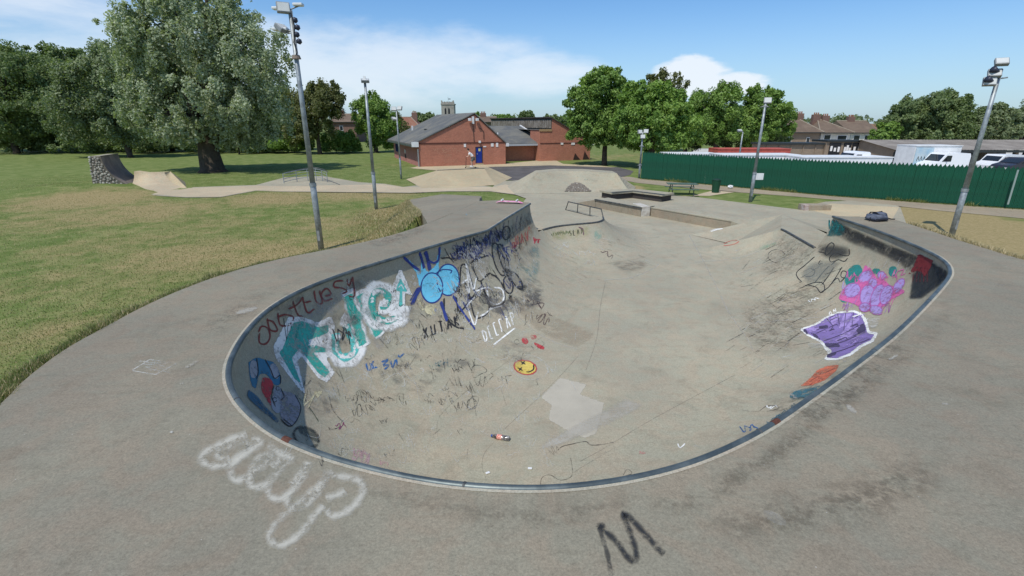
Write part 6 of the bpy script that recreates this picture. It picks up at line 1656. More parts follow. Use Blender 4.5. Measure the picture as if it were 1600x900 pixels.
for (x, y, rx, ry, rot) in ((65, 632, 6, 2.2, -.1), (1476, 631, 9, 2.6, .2), (386, 485, 20, 5, -.25), (1445, 640, 8, 2.2, .15), (178, 517, 4, 1.4, 0), (1330, 640, 12, 5, .7), (1210, 810, 22, 9, .5), (1560, 445, 12, 2.5, .1), (300, 570, 16, 3, -.5), (285, 600, 8, 2, -.4), (1092, 797, 3, 2, 0), (1015, 778, 2, 1.5, 0), (268, 676, 4, 2.5, 0), (385, 430, 9, 2, .1), (1420, 378, 14, 2, .1), (1395, 560, 12, 3, -.5), (1240, 620, 9, 3, .6), (1460, 500, 8, 1.6, 0)):
    p.ell(F0, x, y, rx, ry, PALE if rx > 7 else WHITEF, rot, 2.0)
for k in range(9): p.ell(F0, 690 + random.uniform(-22, 22), 350 + random.uniform(-6, 6), random.uniform(2, 6), random.uniform(.6, 1.6), WHITE, 0, .8)
p.ell(F0, 731, 335, 11, 2.0, paint((.22, .45, .58), .5, .75, 1.0), -.05, 1.5); p.ell(F0, 715, 337, 10, 2, WHITEF, 0, 1)
p.done('splash')
p = Piece('brown grime worn into the deck along the bowl edge', .0014)
p.fill(F0, [(1000, 770), (1110, 735), (1190, 690), (1290, 615), (1400, 535), (1470, 470), (1500, 480), (1470, 540), (1380, 620), (1290, 690), (1200, 760), (1100, 810), (1010, 810)], STAIN, True, 45, 14)
p.fill(F0, [(1080, 752), (1170, 712), (1260, 650), (1340, 590), (1360, 610), (1290, 670), (1200, 735), (1110, 775)], SOOT, True, 26, 10)
p.fill(F0, [(560, 745), (700, 775), (830, 785), (960, 775), (990, 800), (860, 830), (700, 815), (560, 775)], STAIN, True, 30, 12)
p.fill(F0, [(360, 470), (430, 440), (520, 415), (560, 420), (450, 455), (395, 492), (345, 530), (300, 520)], SOOT, True, 20, 10)
p.fill(F0, [(560, 372), (640, 352), (680, 356), (640, 374), (590, 388)], SOOT, True, 8, 5)
p.fill(F0, [(1050, 800), (1250, 750), (1420, 700), (1500, 760), (1350, 840), (1150, 860)], STAIN, True, 60, 16)
p.fill(F0, [(1180, 330 + 300), (1330, 540), (1410, 505), (1420, 560), (1320, 640), (1230, 690)], SOOT, True, 30, 10)
p.done('grime')
p = Piece('small dark spots of old gum on the deck', .003)
rr = random.Random(12)
for k in range(60):
    x, y = rr.uniform(60, 1560), rr.uniform(560, 890); s_ = rr.uniform(.7, 1.7)
    p.ell(F0, x, y, s_ * 1.6, s_, rr.choice([CRACK, PALE, BLACKF, BLACKF]), rr.uniform(0, 3), .8)
p.done('spot')

# left wall
p = Piece('dark red scrawled tag below the coping', .003)
for st in ([(165, 300), (165, 345), (195, 352), (215, 320), (205, 280), (175, 270), (160, 300)], [(200, 230), (215, 285), (250, 290), (230, 250), (200, 240)], [(250, 205), (262, 262), (300, 265), (325, 230), (290, 215), (250, 225)], [(320, 150), (345, 215), (372, 222)], [(300, 190), (345, 165), (370, 130)], [(365, 130), (390, 205), (425, 185)], [(375, 160), (410, 150)], [(420, 100), (432, 155), (460, 160), (445, 100)], [(470, 130), (500, 118), (480, 92), (455, 118), (470, 150), (510, 138)], [(560, 55), (520, 60), (515, 85), (550, 90), (575, 105), (550, 118)], [(575, 45), (585, 80), (600, 35)], [(600, 35), (610, 125), (580, 128)]):
    p.stroke(F1, st, 3.6, RED)
p.done('graffiti')
p = Piece('teal block letters FUMe outlined in white', .004)
Ft = [[(275, 385), (235, 372), (270, 300), (310, 235), (370, 245), (440, 270), (492, 262), (498, 300), (440, 328), (400, 335), (480, 362), (495, 395), (440, 395), (505, 490), (475, 525), (350, 380), (325, 420), (372, 560), (345, 545), (250, 400)]]
p.fill(F1, [(228, 365), (262, 300), (300, 225), (360, 222), (440, 250), (500, 218), (520, 262), (516, 312), (460, 340), (508, 365), (510, 405), (480, 420), (520, 488), (482, 535), (440, 515), (365, 415), (345, 430), (382, 590), (350, 565), (240, 420)], WHITE, False, 1.0)
p.fill(F1, [(272, 375), (300, 300), (325, 252), (365, 242), (440, 272), (492, 262), (488, 300), (440, 322), (398, 335), (400, 350), (478, 372), (490, 392), (420, 395), (498, 485), (472, 512), (440, 490), (352, 375), (318, 420), (362, 540), (330, 520), (255, 392)], TEAL, False, 1.0)
p.stroke(F1, [(512, 300), (510, 385), (545, 430), (600, 425), (632, 380), (600, 270), (545, 232)], 26, WHITE); p.stroke(F1, [(522, 300), (525, 380), (560, 415), (600, 400), (610, 360), (570, 260)], 15, MINT)
p.stroke(F1, [(578, 95), (610, 220), (655, 370)], 26, WHITE, False); p.stroke(F1, [(640, 95), (665, 200), (735, 320)], 25, WHITE, False); p.stroke(F1, [(585, 150), (650, 235)], 20, WHITE, False)
p.stroke(F1, [(578, 120), (610, 230), (652, 360)], 17, TEAL, False); p.stroke(F1, [(640, 115), (668, 210), (728, 312)], 17, TEAL, False); p.stroke(F1, [(585, 165), (645, 240)], 13, TEAL, False)
p.stroke(F1, [(720, 180), (765, 185), (782, 130), (740, 88), (690, 100), (672, 165), (690, 240), (760, 262), (830, 235), (845, 170)], 25, WHITE); p.stroke(F1, [(725, 175), (758, 172), (768, 130), (735, 105), (700, 125), (692, 175), (712, 225), (765, 245), (812, 215), (825, 120)], 13.5, TEAL)
p.stroke(F1, [(742, 140), (755, 160), (735, 165)], 6, WHITE)
p.fill(F1, [(825, -12), (778, 100), (805, 100), (800, 190), (770, 200), (770, 225), (850, 220), (848, 118), (882, 125)], WHITE, False, 1.0); p.fill(F1, [(825, 40), (800, 105), (822, 108), (815, 180), (838, 180), (835, 108), (862, 112)], MINT, False, 1.0)
p.stroke(F1, [(812, 95), (828, 75), (842, 98)], 2.5, WHITE)
p.done('graffiti'); p = Piece('pale scratches over the teal letters', .02)
for k in range(26):
    x, y = rr.uniform(240, 800), rr.uniform(180, 520); p.stroke(F1, [(x, y), (x + rr.uniform(-25, 25), y + rr.uniform(10, 55))], rr.uniform(.8, 1.8), WHITEF, False)
p.done('scribbles')
p = Piece('loose drips and grey scratches under the teal letters', .0078)
p.scrib(F1, 560, 315, 90, 80, 9, 2.0, BLACK, 3); p.scrib(F1, 320, 285, 90, 90, 7, 1.6, BLACKF, 5); p.stroke(F1, [(500, 180), (520, 200), (530, 175), (505, 160), (495, 190)], 4, WHITEF)
p.scrib(F1, 440, 345, 90, 40, 16, 2.2, WHITE, 14, -.1)
p.done('graffiti')
p = Piece('blue and red cartoon-like colour patches in the shaded corner', .003)
p.fill(F1, [(110, 440), (150, 415), (190, 425), (235, 440), (262, 490), (265, 540), (235, 545), (200, 500), (165, 500), (150, 560), (125, 540)], paint((.04, .17, .27), .3), True); p.ell(F1, 138, 470, 22, 45, GREYB); p.fill(F1, [(178, 505), (215, 515), (232, 545), (218, 600), (222, 648), (195, 610), (170, 560)], REDB, True)
p.ell(F1, 235, 480, 22, 40, GREYB, -.3); p.ell(F1, 252, 585, 24, 38, GREYB, -.3); p.ell(F1, 245, 635, 28, 45, GREYB, -.2); p.fill(F1, [(270, 570), (330, 590), (358, 650), (345, 710), (310, 740), (265, 700), (260, 650)], paint((.30, .28, .30), .45), True)
p.fill(F1, [(110, 560), (160, 600), (200, 650), (250, 700), (260, 735), (200, 690), (140, 640), (105, 600)], paint((.03, .12, .2), .4, .85, .6), True, 4)
for st in ([(150, 418), (158, 480), (150, 520)], [(190, 425), (215, 470), (235, 515), (262, 500), (262, 545)], [(232, 545), (222, 600), (240, 650)], [(262, 560), (280, 600), (260, 620)], [(330, 590), (358, 650), (340, 710), (305, 740), (262, 705)], [(275, 705), (320, 740)]): p.stroke(F1, st, 1.8, BLACK)
p.ring(F1, 250, 562, 8, 10, 1.4, BLACK); p.ring(F1, 236, 615, 9, 12, 1.4, BLACK)
p.done('graffiti')
p = Piece('black sprayed ring at the foot of the shaded wall', .003)
p.ring(F1, 385, 790, 62, 42, 8, BLACKS, .5); p.fill(F1, [(340, 735), (400, 745), (440, 790), (450, 830), (400, 800), (350, 770)], paint((.10, .11, .09), .4, .7, .8), True, 4)
p.done('graffiti')
p = Piece('small pale and pink scribbles near the bottom of the bowl', .003)
for (fr, cx, cy, w, h, n, wd, m, sd, rot) in ((F1, 545, 735, 50, 40, 7, 1.6, paint((.22, .05, .12), .3), 1, .1), (F1, 590, 830, 90, 70, 9, 1.4, CHALK, 2, .3), (F1, 640, 870, 70, 50, 8, 4.0, paint((.55, .36, .36), .4, .8, .6), 3, .3), (F5, 910, 435, 70, 60, 9, 4.0, paint((.55, .38, .38), .4, .7, .6), 4, .3), (F5, 1000, 460, 40, 20, 6, 3, paint((.6, .38, .36), .4, .6, .6), 5, .2), (F1, 440, 585, 30, 30, 6, 5, CREAM, 6, 0), (F1, 390, 620, 40, 60, 6, 3, CREAM, 7, .4)):
    p.scrib(fr, cx, cy, w, h, n, wd, m, sd, rot)
p.stroke(F1, [(555, 885), (590, 860), (640, 850), (690, 880)], 3.2, WHITEF)
p.done('graffiti')
p = Piece('blue scribbled tag in the middle of the wall', .003)
for st in ([(665, 440), (675, 475), (700, 460), (680, 445)], [(700, 430), (690, 465), (720, 460)], [(735, 440), (770, 425), (745, 455), (775, 450), (750, 475)], [(780, 430), (790, 465), (805, 425), (812, 455)], [(815, 400), (822, 415), (845, 395)]): p.stroke(F1, st, 3.6, BLUE)
p.done('graffiti')
p = Piece('thin white bubble outlines on the lower wall', .003)
for st in ([(600, 660), (560, 640), (525, 590), (510, 550), (540, 535), (575, 565), (560, 600), (555, 540), (600, 505), (630, 540), (610, 590), (640, 500), (690, 515), (680, 570)], [(735, 500), (760, 490), (775, 510), (745, 530), (765, 550), (740, 570)], [(770, 510), (810, 490), (840, 510), (845, 550), (800, 545)], [(820, 450), (880, 530)], [(850, 320), (880, 350), (855, 370), (875, 320)], [(830, 260), (880, 240), (890, 290), (850, 310), (830, 280)]): p.stroke(F1, st, 2.0, CHALK)
for st in ([(10, 395), (60, 420), (180, 440), (90, 350)],): p.stroke(F3, [(20, 260), (60, 240), (80, 205), (55, 205)], 3, WHITEF)
p.done('graffiti')
p = Piece('scratchy black marker tags on the lower wall', .0032)
for (cx, cy, w, h, n, rot, sd) in ((640, 600, 90, 60, 14, -.3, 1), (650, 655, 90, 50, 12, -.2, 2), (740, 620, 90, 40, 12, -.3, 3), (820, 610, 60, 60, 9, -.2, 4), (750, 715, 40, 25, 7, -.3, 5), (580, 610, 30, 30, 6, 0, 6)): p.scrib(F1, cx, cy, w, h, n, 1.5, BLACKF, sd, rot)
p.stroke(F1, [(490, 590), (505, 650), (530, 690), (560, 720)], 2, BLACKF); p.stroke(F1, [(390, 640), (420, 680), (445, 720)], 2, paint((.05, .09, .05), .4, .7, .6))
for (cx, cy, w, h, n, rot, sd) in ((215, 370, 100, 60, 12, -.4, 8), (120, 380, 40, 40, 6, 0, 9), (200, 320, 40, 25, 6, 0, 10), (280, 150, 60, 30, 7, -.3, 11), (270, 200, 70, 25, 8, -.2, 12), (110, 20, 80, 45, 9, .2, 13)): p.scrib(F3, cx, cy, w, h, n, 1.7, BLACKF, sd, rot)
p.stroke(F3, [(350, 230), (355, 190), (400, 185), (435, 215), (395, 235), (365, 255), (350, 235)], 1.8, BLACKF); p.stroke(F3, [(360, 255), (385, 300), (400, 240)], 1.8, BLACKF); p.ring(F3, 350, 400, 26, 30, 2.4, BLACKF); p.stroke(F3, [(320, 435), (345, 365), (385, 362), (380, 400), (340, 432), (320, 435)], 1.8, BLACKF)
p.scrib(F3, 180, 170, 110, 60, 9, 3, paint((.10, .24, .27), .5, .5, .9), 21, .3); p.scrib(F3, 140, 190, 60, 40, 7, 2.5, paint((.08, .25, .2), .5, .5, .9), 22)
p.done('graffiti')
# wall, upper middle
p = Piece('light blue bubble figure with navy outlines and spikes', .004)
p.fill(F2_, [(120, 372), (200, 450), (212, 480), (218, 345), (238, 445), (258, 470), (300, 430), (322, 330), (335, 335), (320, 430), (330, 470), (300, 520), (225, 540), (205, 560), (190, 480)], CYAN, False, 1)
p.ell(F2_, 375, 515, 66, 92, CYAN); p.ell(F2_, 280, 562, 64, 88, CYAN)
p.ring(F2_, 375, 515, 66, 92, 2.4, NAVY); p.ring(F2_, 280, 562, 64, 88, 2.6, NAVY)
for st, w in (([(110, 378), (165, 430), (212, 462)], 5), ([(205, 350), (222, 400), (235, 450)], 5), ([(240, 345), (255, 395), (268, 460)], 7), ([(325, 318), (318, 395), (290, 415), (258, 400)], 4), ([(210, 555), (160, 665)], 7), ([(195, 560), (150, 640)], 2), ([(330, 640), (350, 700), (370, 760)], 6), ([(400, 605), (450, 690), (535, 808)], 4), ([(300, 480), (340, 455), (395, 460), (385, 480)], 2)): p.stroke(F2_, st, w, NAVY)
for k in range(8): p.stroke(F2_, [(rr.uniform(240, 400), rr.uniform(480, 600)), (rr.uniform(240, 400), rr.uniform(480, 600))], 1.0, WHITEF, False)
p.done('graffiti')
p = Piece('cream blob face low on the wall', .003)
p.ell(F2_, 275, 688, 40, 34, CREAM); p.fill(F2_, [(200, 610), (225, 650), (240, 700), (215, 690), (195, 650)], CREAM, True); p.ell(F2_, 262, 690, 6, 10, BLACK); p.ell(F2_, 300, 690, 10, 18, GREYB)
p.done('graffiti')
p = Piece('dark navy and black overlapping tags under the coping', .003)
p.fill(F2_, [(385, 370), (450, 310), (540, 290), (620, 240), (690, 210), (700, 260), (640, 320), (560, 370), (470, 400), (410, 400)], NAVYF, True, 5)
for k in range(16): p.scrib(F2_, 400 + k * 20, 360 - k * 9 + rr.uniform(-15, 15), 70, 80, 7, 2.2, NAVYF if k % 2 else BLACKF, 50 + k, -.4)
for k in range(14): x = 470 + k * 26; y = 290 - k * 13; p.stroke(F2_, [(x, y), (x - 6 + rr.uniform(-6, 6), y + 70), (x + rr.uniform(-8, 8), y + 110)], 2.2, BLACKF if k % 3 else NAVYF)
p.done('graffiti')
p = Piece('hollow black outlined letters on the upper wall', .0045)
p.fill(F2_, [(505, 425), (560, 395), (620, 375), (610, 450), (590, 500), (555, 522), (525, 470)], paint((.40, .36, .28), .4, .8, .5), True)
for st in ([(505, 420), (530, 400), (610, 370)], [(510, 425), (535, 480), (560, 522), (600, 490), (625, 470)], [(565, 520), (600, 620), (625, 670), (670, 668), (705, 640), (700, 560), (660, 500), (620, 480)], [(440, 600), (450, 440), (480, 430), (500, 480), (530, 590)], [(330, 390), (380, 385), (410, 410)], [(420, 600), (440, 700), (500, 640), (560, 560)], [(490, 560), (520, 700), (545, 740), (600, 715), (615, 660), (580, 560)], [(350, 620), (360, 730), (420, 790), (470, 800)]): p.stroke(F2_, st, 3.0, BLACK)
for cx, cy, rx, ry, rot in ((672, 395, 30, 100, -.28), (700, 390, 22, 90, -.3), (727, 545, 26, 52, -.2), (775, 520, 22, 60, -.55), (715, 240, 22, 40, .1)): p.ell(F2_, cx, cy, rx, ry, paint((.36, .32, .25), .5, .45, .6), rot); p.ring(F2_, cx, cy, rx, ry, 2.6, BLACK, rot)
p.fill(F2_, [(770, 550), (835, 540), (830, 580), (800, 585)], BLACKS, True, 4); p.fill(F2_, [(690, 440), (745, 460), (750, 530), (715, 500)], BLACKF, True, 5)
p.done('graffiti')
p = Piece('scratched white tags over the black letters', .0062)
for st in ([(475, 540), (500, 590), (480, 420), (520, 570), (540, 500)], [(520, 590), (600, 560), (640, 580)], [(600, 570), (620, 640), (660, 660), (700, 630), (690, 570), (640, 560)], [(480, 680), (500, 650), (540, 610)], [(450, 540), (490, 510)], [(560, 730), (590, 715), (620, 690)], [(490, 680), (530, 780), (550, 700)], [(610, 690), (700, 665)]): p.stroke(F2_, st, 3.0, WHITE)
for k in range(9): p.stroke(F2_, [(590 + k * 13, 610 + rr.uniform(-20, 20)), (640 + k * 6, 570 + rr.uniform(-15, 40))], 1.4, WHITEF, False)
for (cx, cy) in ((170, 500), (180, 540), (200, 470)): p.ell(F2_, cx, cy, 14, 18, WHITEF, 0, 2)
p.done('graffiti')
p = Piece('white tag letters DEEFAP at the foot of the left wall', .0035)
x0, y0 = 570, 850
gl = {'D': [[(0, 0), (0, 1)], [(0, 0), (.6, .3), (.5, .8), (0, 1)]], 'E': [[(.5, 0), (0, 0), (0, 1), (.5, 1)], [(0, .5), (.4, .5)]], 'F': [[(.5, 0), (0, 0), (0, 1)], [(0, .5), (.4, .5)]], 'A': [[(0, 1), (.3, 0), (.6, 1)], [(.1, .6), (.5, .6)]], 'P': [[(0, 1), (0, 0), (.5, .1), (.45, .45), (0, .5)]], 'X': [[(0, 0), (.6, 1)], [(.6, 0), (0, 1)]], 'U': [[(0, 0), (.05, .9), (.5, .9), (.55, 0)]], 'T': [[(0, 0), (.6, 0)], [(.3, 0), (.3, 1)]], 'K': [[(0, 0), (0, 1)], [(.5, 0), (0, .5), (.55, 1)]], 'S': [[(.5, .1), (.1, .1), (.1, .45), (.5, .55), (.5, .9), (0, .95)]], 'L': [[(0, 0), (0, 1), (.5, 1)]], 'Y': [[(0, 0), (.3, .5)], [(.6, 0), (.1, 1)]], 'H': [[(0, 0), (0, 1)], [(.5, 0), (.5, 1)], [(0, .5), (.5, .5)]], 'W': [[(0, 0), (.15, 1), (.3, .4), (.45, 1), (.6, 0)]], 'O': [[(.3, 0), (0, .5), (.3, 1), (.6, .5), (.3, 0)]], 'N': [[(0, 1), (0, 0), (.5, 1), (.5, 0)]], 'R': [[(0, 1), (0, 0), (.5, .1), (.45, .45), (0, .5), (.5, 1)]]}
def letters(pc, fr, txt, x, y, ex, ey, w, m):
    """ex: advance vector, ey: down vector (zoom px)"""
    for i, ch in enumerate(txt):
        for st in gl.get(ch, []): pc.stroke(fr, [(x + ex[0] * (i + u * .85) + ey[0] * v, y + ex[1] * (i + u * .85) + ey[1] * v) for u, v in st], w, m, False, 2.5)
letters(p, F2_, 'DEEFAP', 572, 810, (33, -20), (22, 72), 2.6, WHITE); p.stroke(F2_, [(640, 898), (700, 850), (770, 795)], 3.0, WHITE, False)
for st in ([(440, 840), (470, 800), (520, 820), (480, 860), (520, 890)], [(130, 880), (180, 850), (200, 890), (240, 830), (250, 890)]): p.stroke(F2_, st, 2.6, WHITEF)
p.stroke(F3, [(285, 10), (280, 60), (330, 110), (400, 160), (430, 165)], 4.0, WHITEF); p.stroke(F3, [(300, 20), (350, 30), (380, 60), (420, 40), (440, 70)], 3.0, WHITEF); p.stroke(F3, [(460, 85), (520, 60), (560, 130), (490, 160)], 2.0, CHALK)
p.done('graffiti')
p = Piece('black marker letters XUTAK on the wall foot', .0035)
letters(p, F2_, 'XUTAK', 225, 800, (46, -18), (12, 62), 3.0, BLACK); p.scrib(F2_, 430, 740, 90, 90, 9, 2.4, BLACKF, 71, -.4)
p.done('graffiti')
p = Piece('red scratched letters near the far wall end', .0045)
letters(p, F2_, 'HAW', 770, 255, (28, -12), (5, 62), 2.6, REDB); p.stroke(F2_, [(845, 200), (855, 225)], 5, REDB, False); p.scrib(F2_, 895, 285, 40, 35, 7, 2.6, REDB, 5); p.scrib(F2_, 770, 310, 40, 60, 7, 2.0, REDB, 8)
p.fill(F2_, [(720, 250), (800, 180), (860, 150), (880, 250), (830, 330), (760, 390)], paint((.40, .30, .19), .5, .55, .8), True, 6)
p.fill(F2_, [(770, 420), (850, 330), (905, 290), (920, 400), (900, 500), (860, 540), (800, 480)], paint((.20, .30, .27), .55, .6, .8, 6), True, 8)
for k in range(10): x, y = rr.uniform(820, 930), rr.uniform(420, 600); p.stroke(F2_, [(x, y), (x + 20, y + rr.uniform(-30, -5))], 1.8, WHITEF, False)
for k in range(26): x = 700 + k * 6.5; y = 200 - k * 4.0; p.stroke(F2_, [(x, y + rr.uniform(0, 25)), (x + 3, y + rr.uniform(40, 110))], 1.2, BLACKF, False)
p.done('graffiti')
p = Piece('sandy coloured repair panel at the foot of the left wall', .0016)
p.fill(F9, [(120, 600), (200, 640), (330, 700), (440, 745), (515, 770), (500, 810), (430, 855), (330, 825), (230, 770), (150, 690), (90, 620)], paint((.40, .33, .235), .45, .42, 1.0, 4), False, 6)
p.stroke(F9, [(150, 705), (230, 775), (330, 828), (430, 858)], 1.8, JPALE)
p.done('repair_panel'); p = Piece('dark marker scribbles on the sandy panel', .004)
for (cx, cy, w, h, n, sd) in ((230, 645, 90, 40, 9, 1), (265, 710, 55, 45, 9, 2), (560, 405, 60, 24, 8, 4)): p.scrib(F9, cx, cy, w, h, n, 1.8, paint((.09, .05, .05), .4, .7, .6), sd, .5)
p.scrib(F9, 300, 690, 40, 20, 5, 1.6, BLACKF, 9, .6)
p.done('scribbles')
p = Piece('plain round yellow face with red rim sprayed on the bowl floor', .003)
p.ell(F3, 650, 195, 72, 46, REDB, .2, 5); p.ell(F3, 650, 195, 62, 38, YEL, .2); 
for x, y in ((638, 170), (622, 205)):
    p.stroke(F3, [(x - 16, y - 8), (x + 16, y + 8)], 2.4, BLACK, False); p.stroke(F3, [(x + 10, y - 12), (x - 8, y + 12)], 2.4, BLACK, False)
p.stroke(F3, [(695, 178), (698, 205), (675, 220), (655, 222)], 2.6, BLACK); p.ring(F3, 670, 195, 110, 68, 1.6, CHALK, .2)
p.done('graffiti')
p = Piece('pink-red daubs beside the yellow face', .003)
p.fill(F3, [(625, 30), (650, 25), (672, 50), (655, 68), (632, 55)], REDB, True); p.done('graffiti'); p = Piece('pink daub above the yellow face', .003); p.fill(F3, [(670, 12), (710, 10), (715, 35), (690, 40)], paint((.5, .1, .1), .5, .8), True); p.done('graffiti'); p = Piece('red slanting daub and small ring by the yellow face', .003); p.fill(F3, [(693, 48), (740, 68), (768, 88), (740, 96), (705, 72)], REDB, True); p.ring(F3, 603, 52, 15, 14, 1.8, BLACKF)
p.done('graffiti')
# floor patch, cracks, seams
p = Piece('paler concrete repair patch on the bowl floor', .0016)
PT = paint((.52, .475, .38), .12, .85, .5, 5)
p.fill(F3, [(735, 365), (845, 250), (1000, 290), (962, 345), (1098, 395), (1050, 570), (985, 595), (890, 555), (780, 490), (795, 408)], PT, False, 2)
p.done('floor_patch')
p = Piece('cracks and construction joints in the bowl floor', .0034)
for st, w, m in (([(735, 860), (745, 815), (790, 800), (850, 830), (915, 800), (905, 700)], 1.3, CRACK), ([(830, 665), (860, 640), (920, 625), (990, 612), (1020, 632), (1090, 628), (1150, 615)], 1.9, CRACK), ([(525, 550), (600, 480), (720, 370), (850, 240), (950, 130)], 1.2, JOINT), ([(0, 260), (90, 350), (210, 450), (330, 520), (450, 580)], 1.3, JPALE), ([(480, 610), (420, 680), (408, 760), (430, 820)], 1.1, JOINT), ([(1150, 650), (980, 750), (910, 795)], 1.2, JOINT)): p.stroke(F3, st, w, m)
p.stroke(F0, [(915, 580), (932, 530), (938, 480), (946, 440)], 1.4, JOINT); p.stroke(F0, [(915, 782 / 1.36), (880, 640), (782, 686)], .1, JOINT)
p.stroke(F0, [(1150, 585), (1020, 655), (945, 700), (905, 722)], 1.4, JOINT)
p.stroke(F0, [(1076, 366), (1096, 402), (1118, 445), (1140, 490), (1165, 525), (1178, 550)], 2.2, JPALE); p.stroke(F0, [(1165, 506), (1230, 500), (1290, 495)], 1.6, JPALE)
p.stroke(F0, [(942, 438), (985, 434), (1020, 420), (1030, 412)], 1.8, JPALE); p.stroke(F9, [(1045, 305), (1080, 295), (1110, 290)], 3, WHITE)
p.stroke(F0, [(1085, 410), (1140, 405), (1180, 395), (1215, 375)], 1.4, JPALE)
p.fill(F0, [(980, 800 - 180), (1000, 640), (870, 700), (850, 690)], JPALE, True, 10); p.ring(F6, 310, 70, .1, .1, .5, CRACK)
p.done('joint_line')
# lower left quarter
p = Piece('faint black and green letters on the low far quarter pipe', .004)
letters(p, F9, 'SLAY', 388, 300, (18, -3), (2, 26), 1.8, BLACK); p.stroke(F9, [(430, 285), (452, 295), (456, 325)], 2.2, paint((.10, .03, .08), .3)); 
for k in range(6): p.scrib(F9, 310 + k * 15, 318 - k * 2, 14, 22, 5, 1.3, paint((.10, .14, .06), .4, .7, .6), 90 + k)
p.fill(F9, [(300, 300), (420, 285), (480, 275), (480, 330), (400, 345), (310, 350)], paint((.42, .42, .18), .5, .30, 1, 5), True, 6); p.fill(F9, [(500, 300), (540, 298), (540, 340), (505, 345)], paint((.22, .42, .34), .5, .45, 1, 5), True, 4)
for (cx, cy, w, h, sd) in ((355, 375, 70, 40, 1), (360, 405, 60, 30, 2), (470, 410, 110, 30, 3), (480, 450, 60, 30, 4)): p.scrib(F9, cx, cy, w, h, 9, 1.8, CHALK, sd)
p.fill(F9, [(590, 440), (700, 430), (760, 450), (730, 490), (640, 500), (590, 470)], paint((.20, .17, .13), .5, .5, 1, 3), True, 10)
p.stroke(F9, [(1110, 365), (1150, 348), (1185, 350), (1160, 365), (1115, 372), (1108, 364)], 1.8, paint((.55, .14, .1), .4, .8, .6))
p.done('graffiti')
p = Piece('mint green spray stain above the cobble arch', .004)
for k in range(9): p.ell(F0, 900 + rr.uniform(-16, 18), 277 + rr.uniform(-4, 4), rr.uniform(4, 9), rr.uniform(1.0, 2.2), paint((.28, .46, .37), .5, .6, 1, 2), 0, 1.5)
p.done('scribbles', bk2)
# right wall
p = Piece('sooty black grime under the coping of the east wall, with painted shade in its corner', .0016)
p.fill(F8, [(440, 160), (560, 220), (800, 330), (1000, 420), (1220, 500), (1400, 570), (1480, 640), (1470, 700), (1380, 780), (1230, 895), (1100, 895), (1150, 720), (1050, 600), (900, 520), (760, 460), (640, 420), (560, 380), (470, 330), (400, 300)], GRIME, False, 9, 5)
p.fill(F8, [(480, 190), (800, 335), (1220, 505), (1230, 560), (1000, 500), (780, 410), (560, 310)], GRIME, True, 6, 5)
p.fill(F8, [(1150, 690), (1210, 600), (1340, 560), (1480, 640), (1470, 700), (1380, 790), (1240, 890), (1120, 895)], paint((.03, .037, .042), .3, .72, .8, 3), False, 6, 4)  # lip shadow in the corner, painted as a near-black patch
p.fill(F8, [(300, 400), (420, 380), (600, 420), (620, 500), (480, 560), (330, 500)], GRIME, True, 12, 6)
p.done('grime')
p = Piece('teal scrawl on the end of the east wall', .004)
p.fill(F8, [(445, 180), (500, 200), (570, 245), (550, 320), (470, 340), (400, 330), (420, 260)], DKTEAL, True, 4); p.scrib(F8, 480, 250, 120, 110, 10, 3, paint((.03, .20, .19), .3), 3, .3)
p.done('graffiti')
p = Piece('black line drawn lettering on the east wall', .004)
for st in ([(300, 510), (210, 590), (140, 650), (150, 700), (185, 735), (155, 735)], [(390, 500), (400, 440), (440, 390), (470, 410), (440, 470), (400, 500), (385, 480), (330, 470)], [(600, 440), (600, 500), (540, 500), (480, 480), (430, 520), (440, 560), (480, 545)], [(440, 590), (500, 540), (560, 555), (590, 520)], [(215, 690), (280, 680), (300, 630), (260, 620)], [(210, 770), (300, 740), (370, 745), (385, 800), (350, 830), (310, 780), (240, 765)], [(350, 830), (420, 780), (480, 700), (540, 600)], [(430, 590), (380, 640), (300, 740)], [(470, 600), (420, 680), (360, 760)], [(520, 740), (560, 700), (580, 650), (540, 640), (530, 690), (570, 700)], [(450, 740), (500, 700), (520, 740)], [(350, 540), (330, 580), (370, 570)]): p.stroke(F8, st, 1.7, BLACK)
p.fill(F8, [(160, 660), (260, 560), (420, 540), (540, 560), (430, 700), (300, 760), (220, 750)], paint((.22, .23, .20), .4, .5, 1, 4), True, 8)
p.done('graffiti')
p = Piece('pink and lilac bubble lettering with teal patches', .004)
for (cx, cy, rx, ry, rot) in ((640, 680, 70, 110, .5), (985, 640, 40, 50, .3), (840, 640, 40, 30, 0), (560, 890, 40, 30, 0)): p.ell(F8, cx, cy, rx, ry, paint((.03, .22, .20), .35), rot)
p.fill(F8, [(500, 890), (540, 800), (620, 760), (690, 720), (740, 580), (790, 610), (850, 700), (920, 720), (960, 760), (1060, 790), (1110, 820), (1040, 860), (960, 900), (900, 960), (760, 1000), (640, 930)], PINK, False, 2)
for (cx, cy, rx, ry, rot) in ((745, 690, 70, 45, -.7), (890, 680, 36, 40, -.5), (810, 745, 40, 40, 0), (1040, 770, 36, 75, .6), (630, 810, 75, 60, -.5), (760, 850, 60, 90, .3), (850, 860, 50, 110, .4), (930, 850, 50, 90, .4), (740, 960, 50, 40, 0), (840, 985, 60, 40, .3)): p.ell(F8, cx, cy, rx, ry, LILAC, rot); p.ring(F8, cx, cy, rx, ry, 1.4, paint((.42, .12, .36), .3), rot)
for k in range(12): x, y = rr.uniform(640, 1000), rr.uniform(740, 960); p.stroke(F8, [(x, y), (x - 30, y + 60)], 1.0, paint((.35, .2, .45), .3), False)
for k in range(10): x, y = rr.uniform(760, 1140), rr.uniform(500, 640); p.stroke(F8, [(x, y), (x - 40, y + 70)], 1.6, WHITEF, False)
p.done('graffiti')
p = Piece('dark red daub running down from the coping', .004)
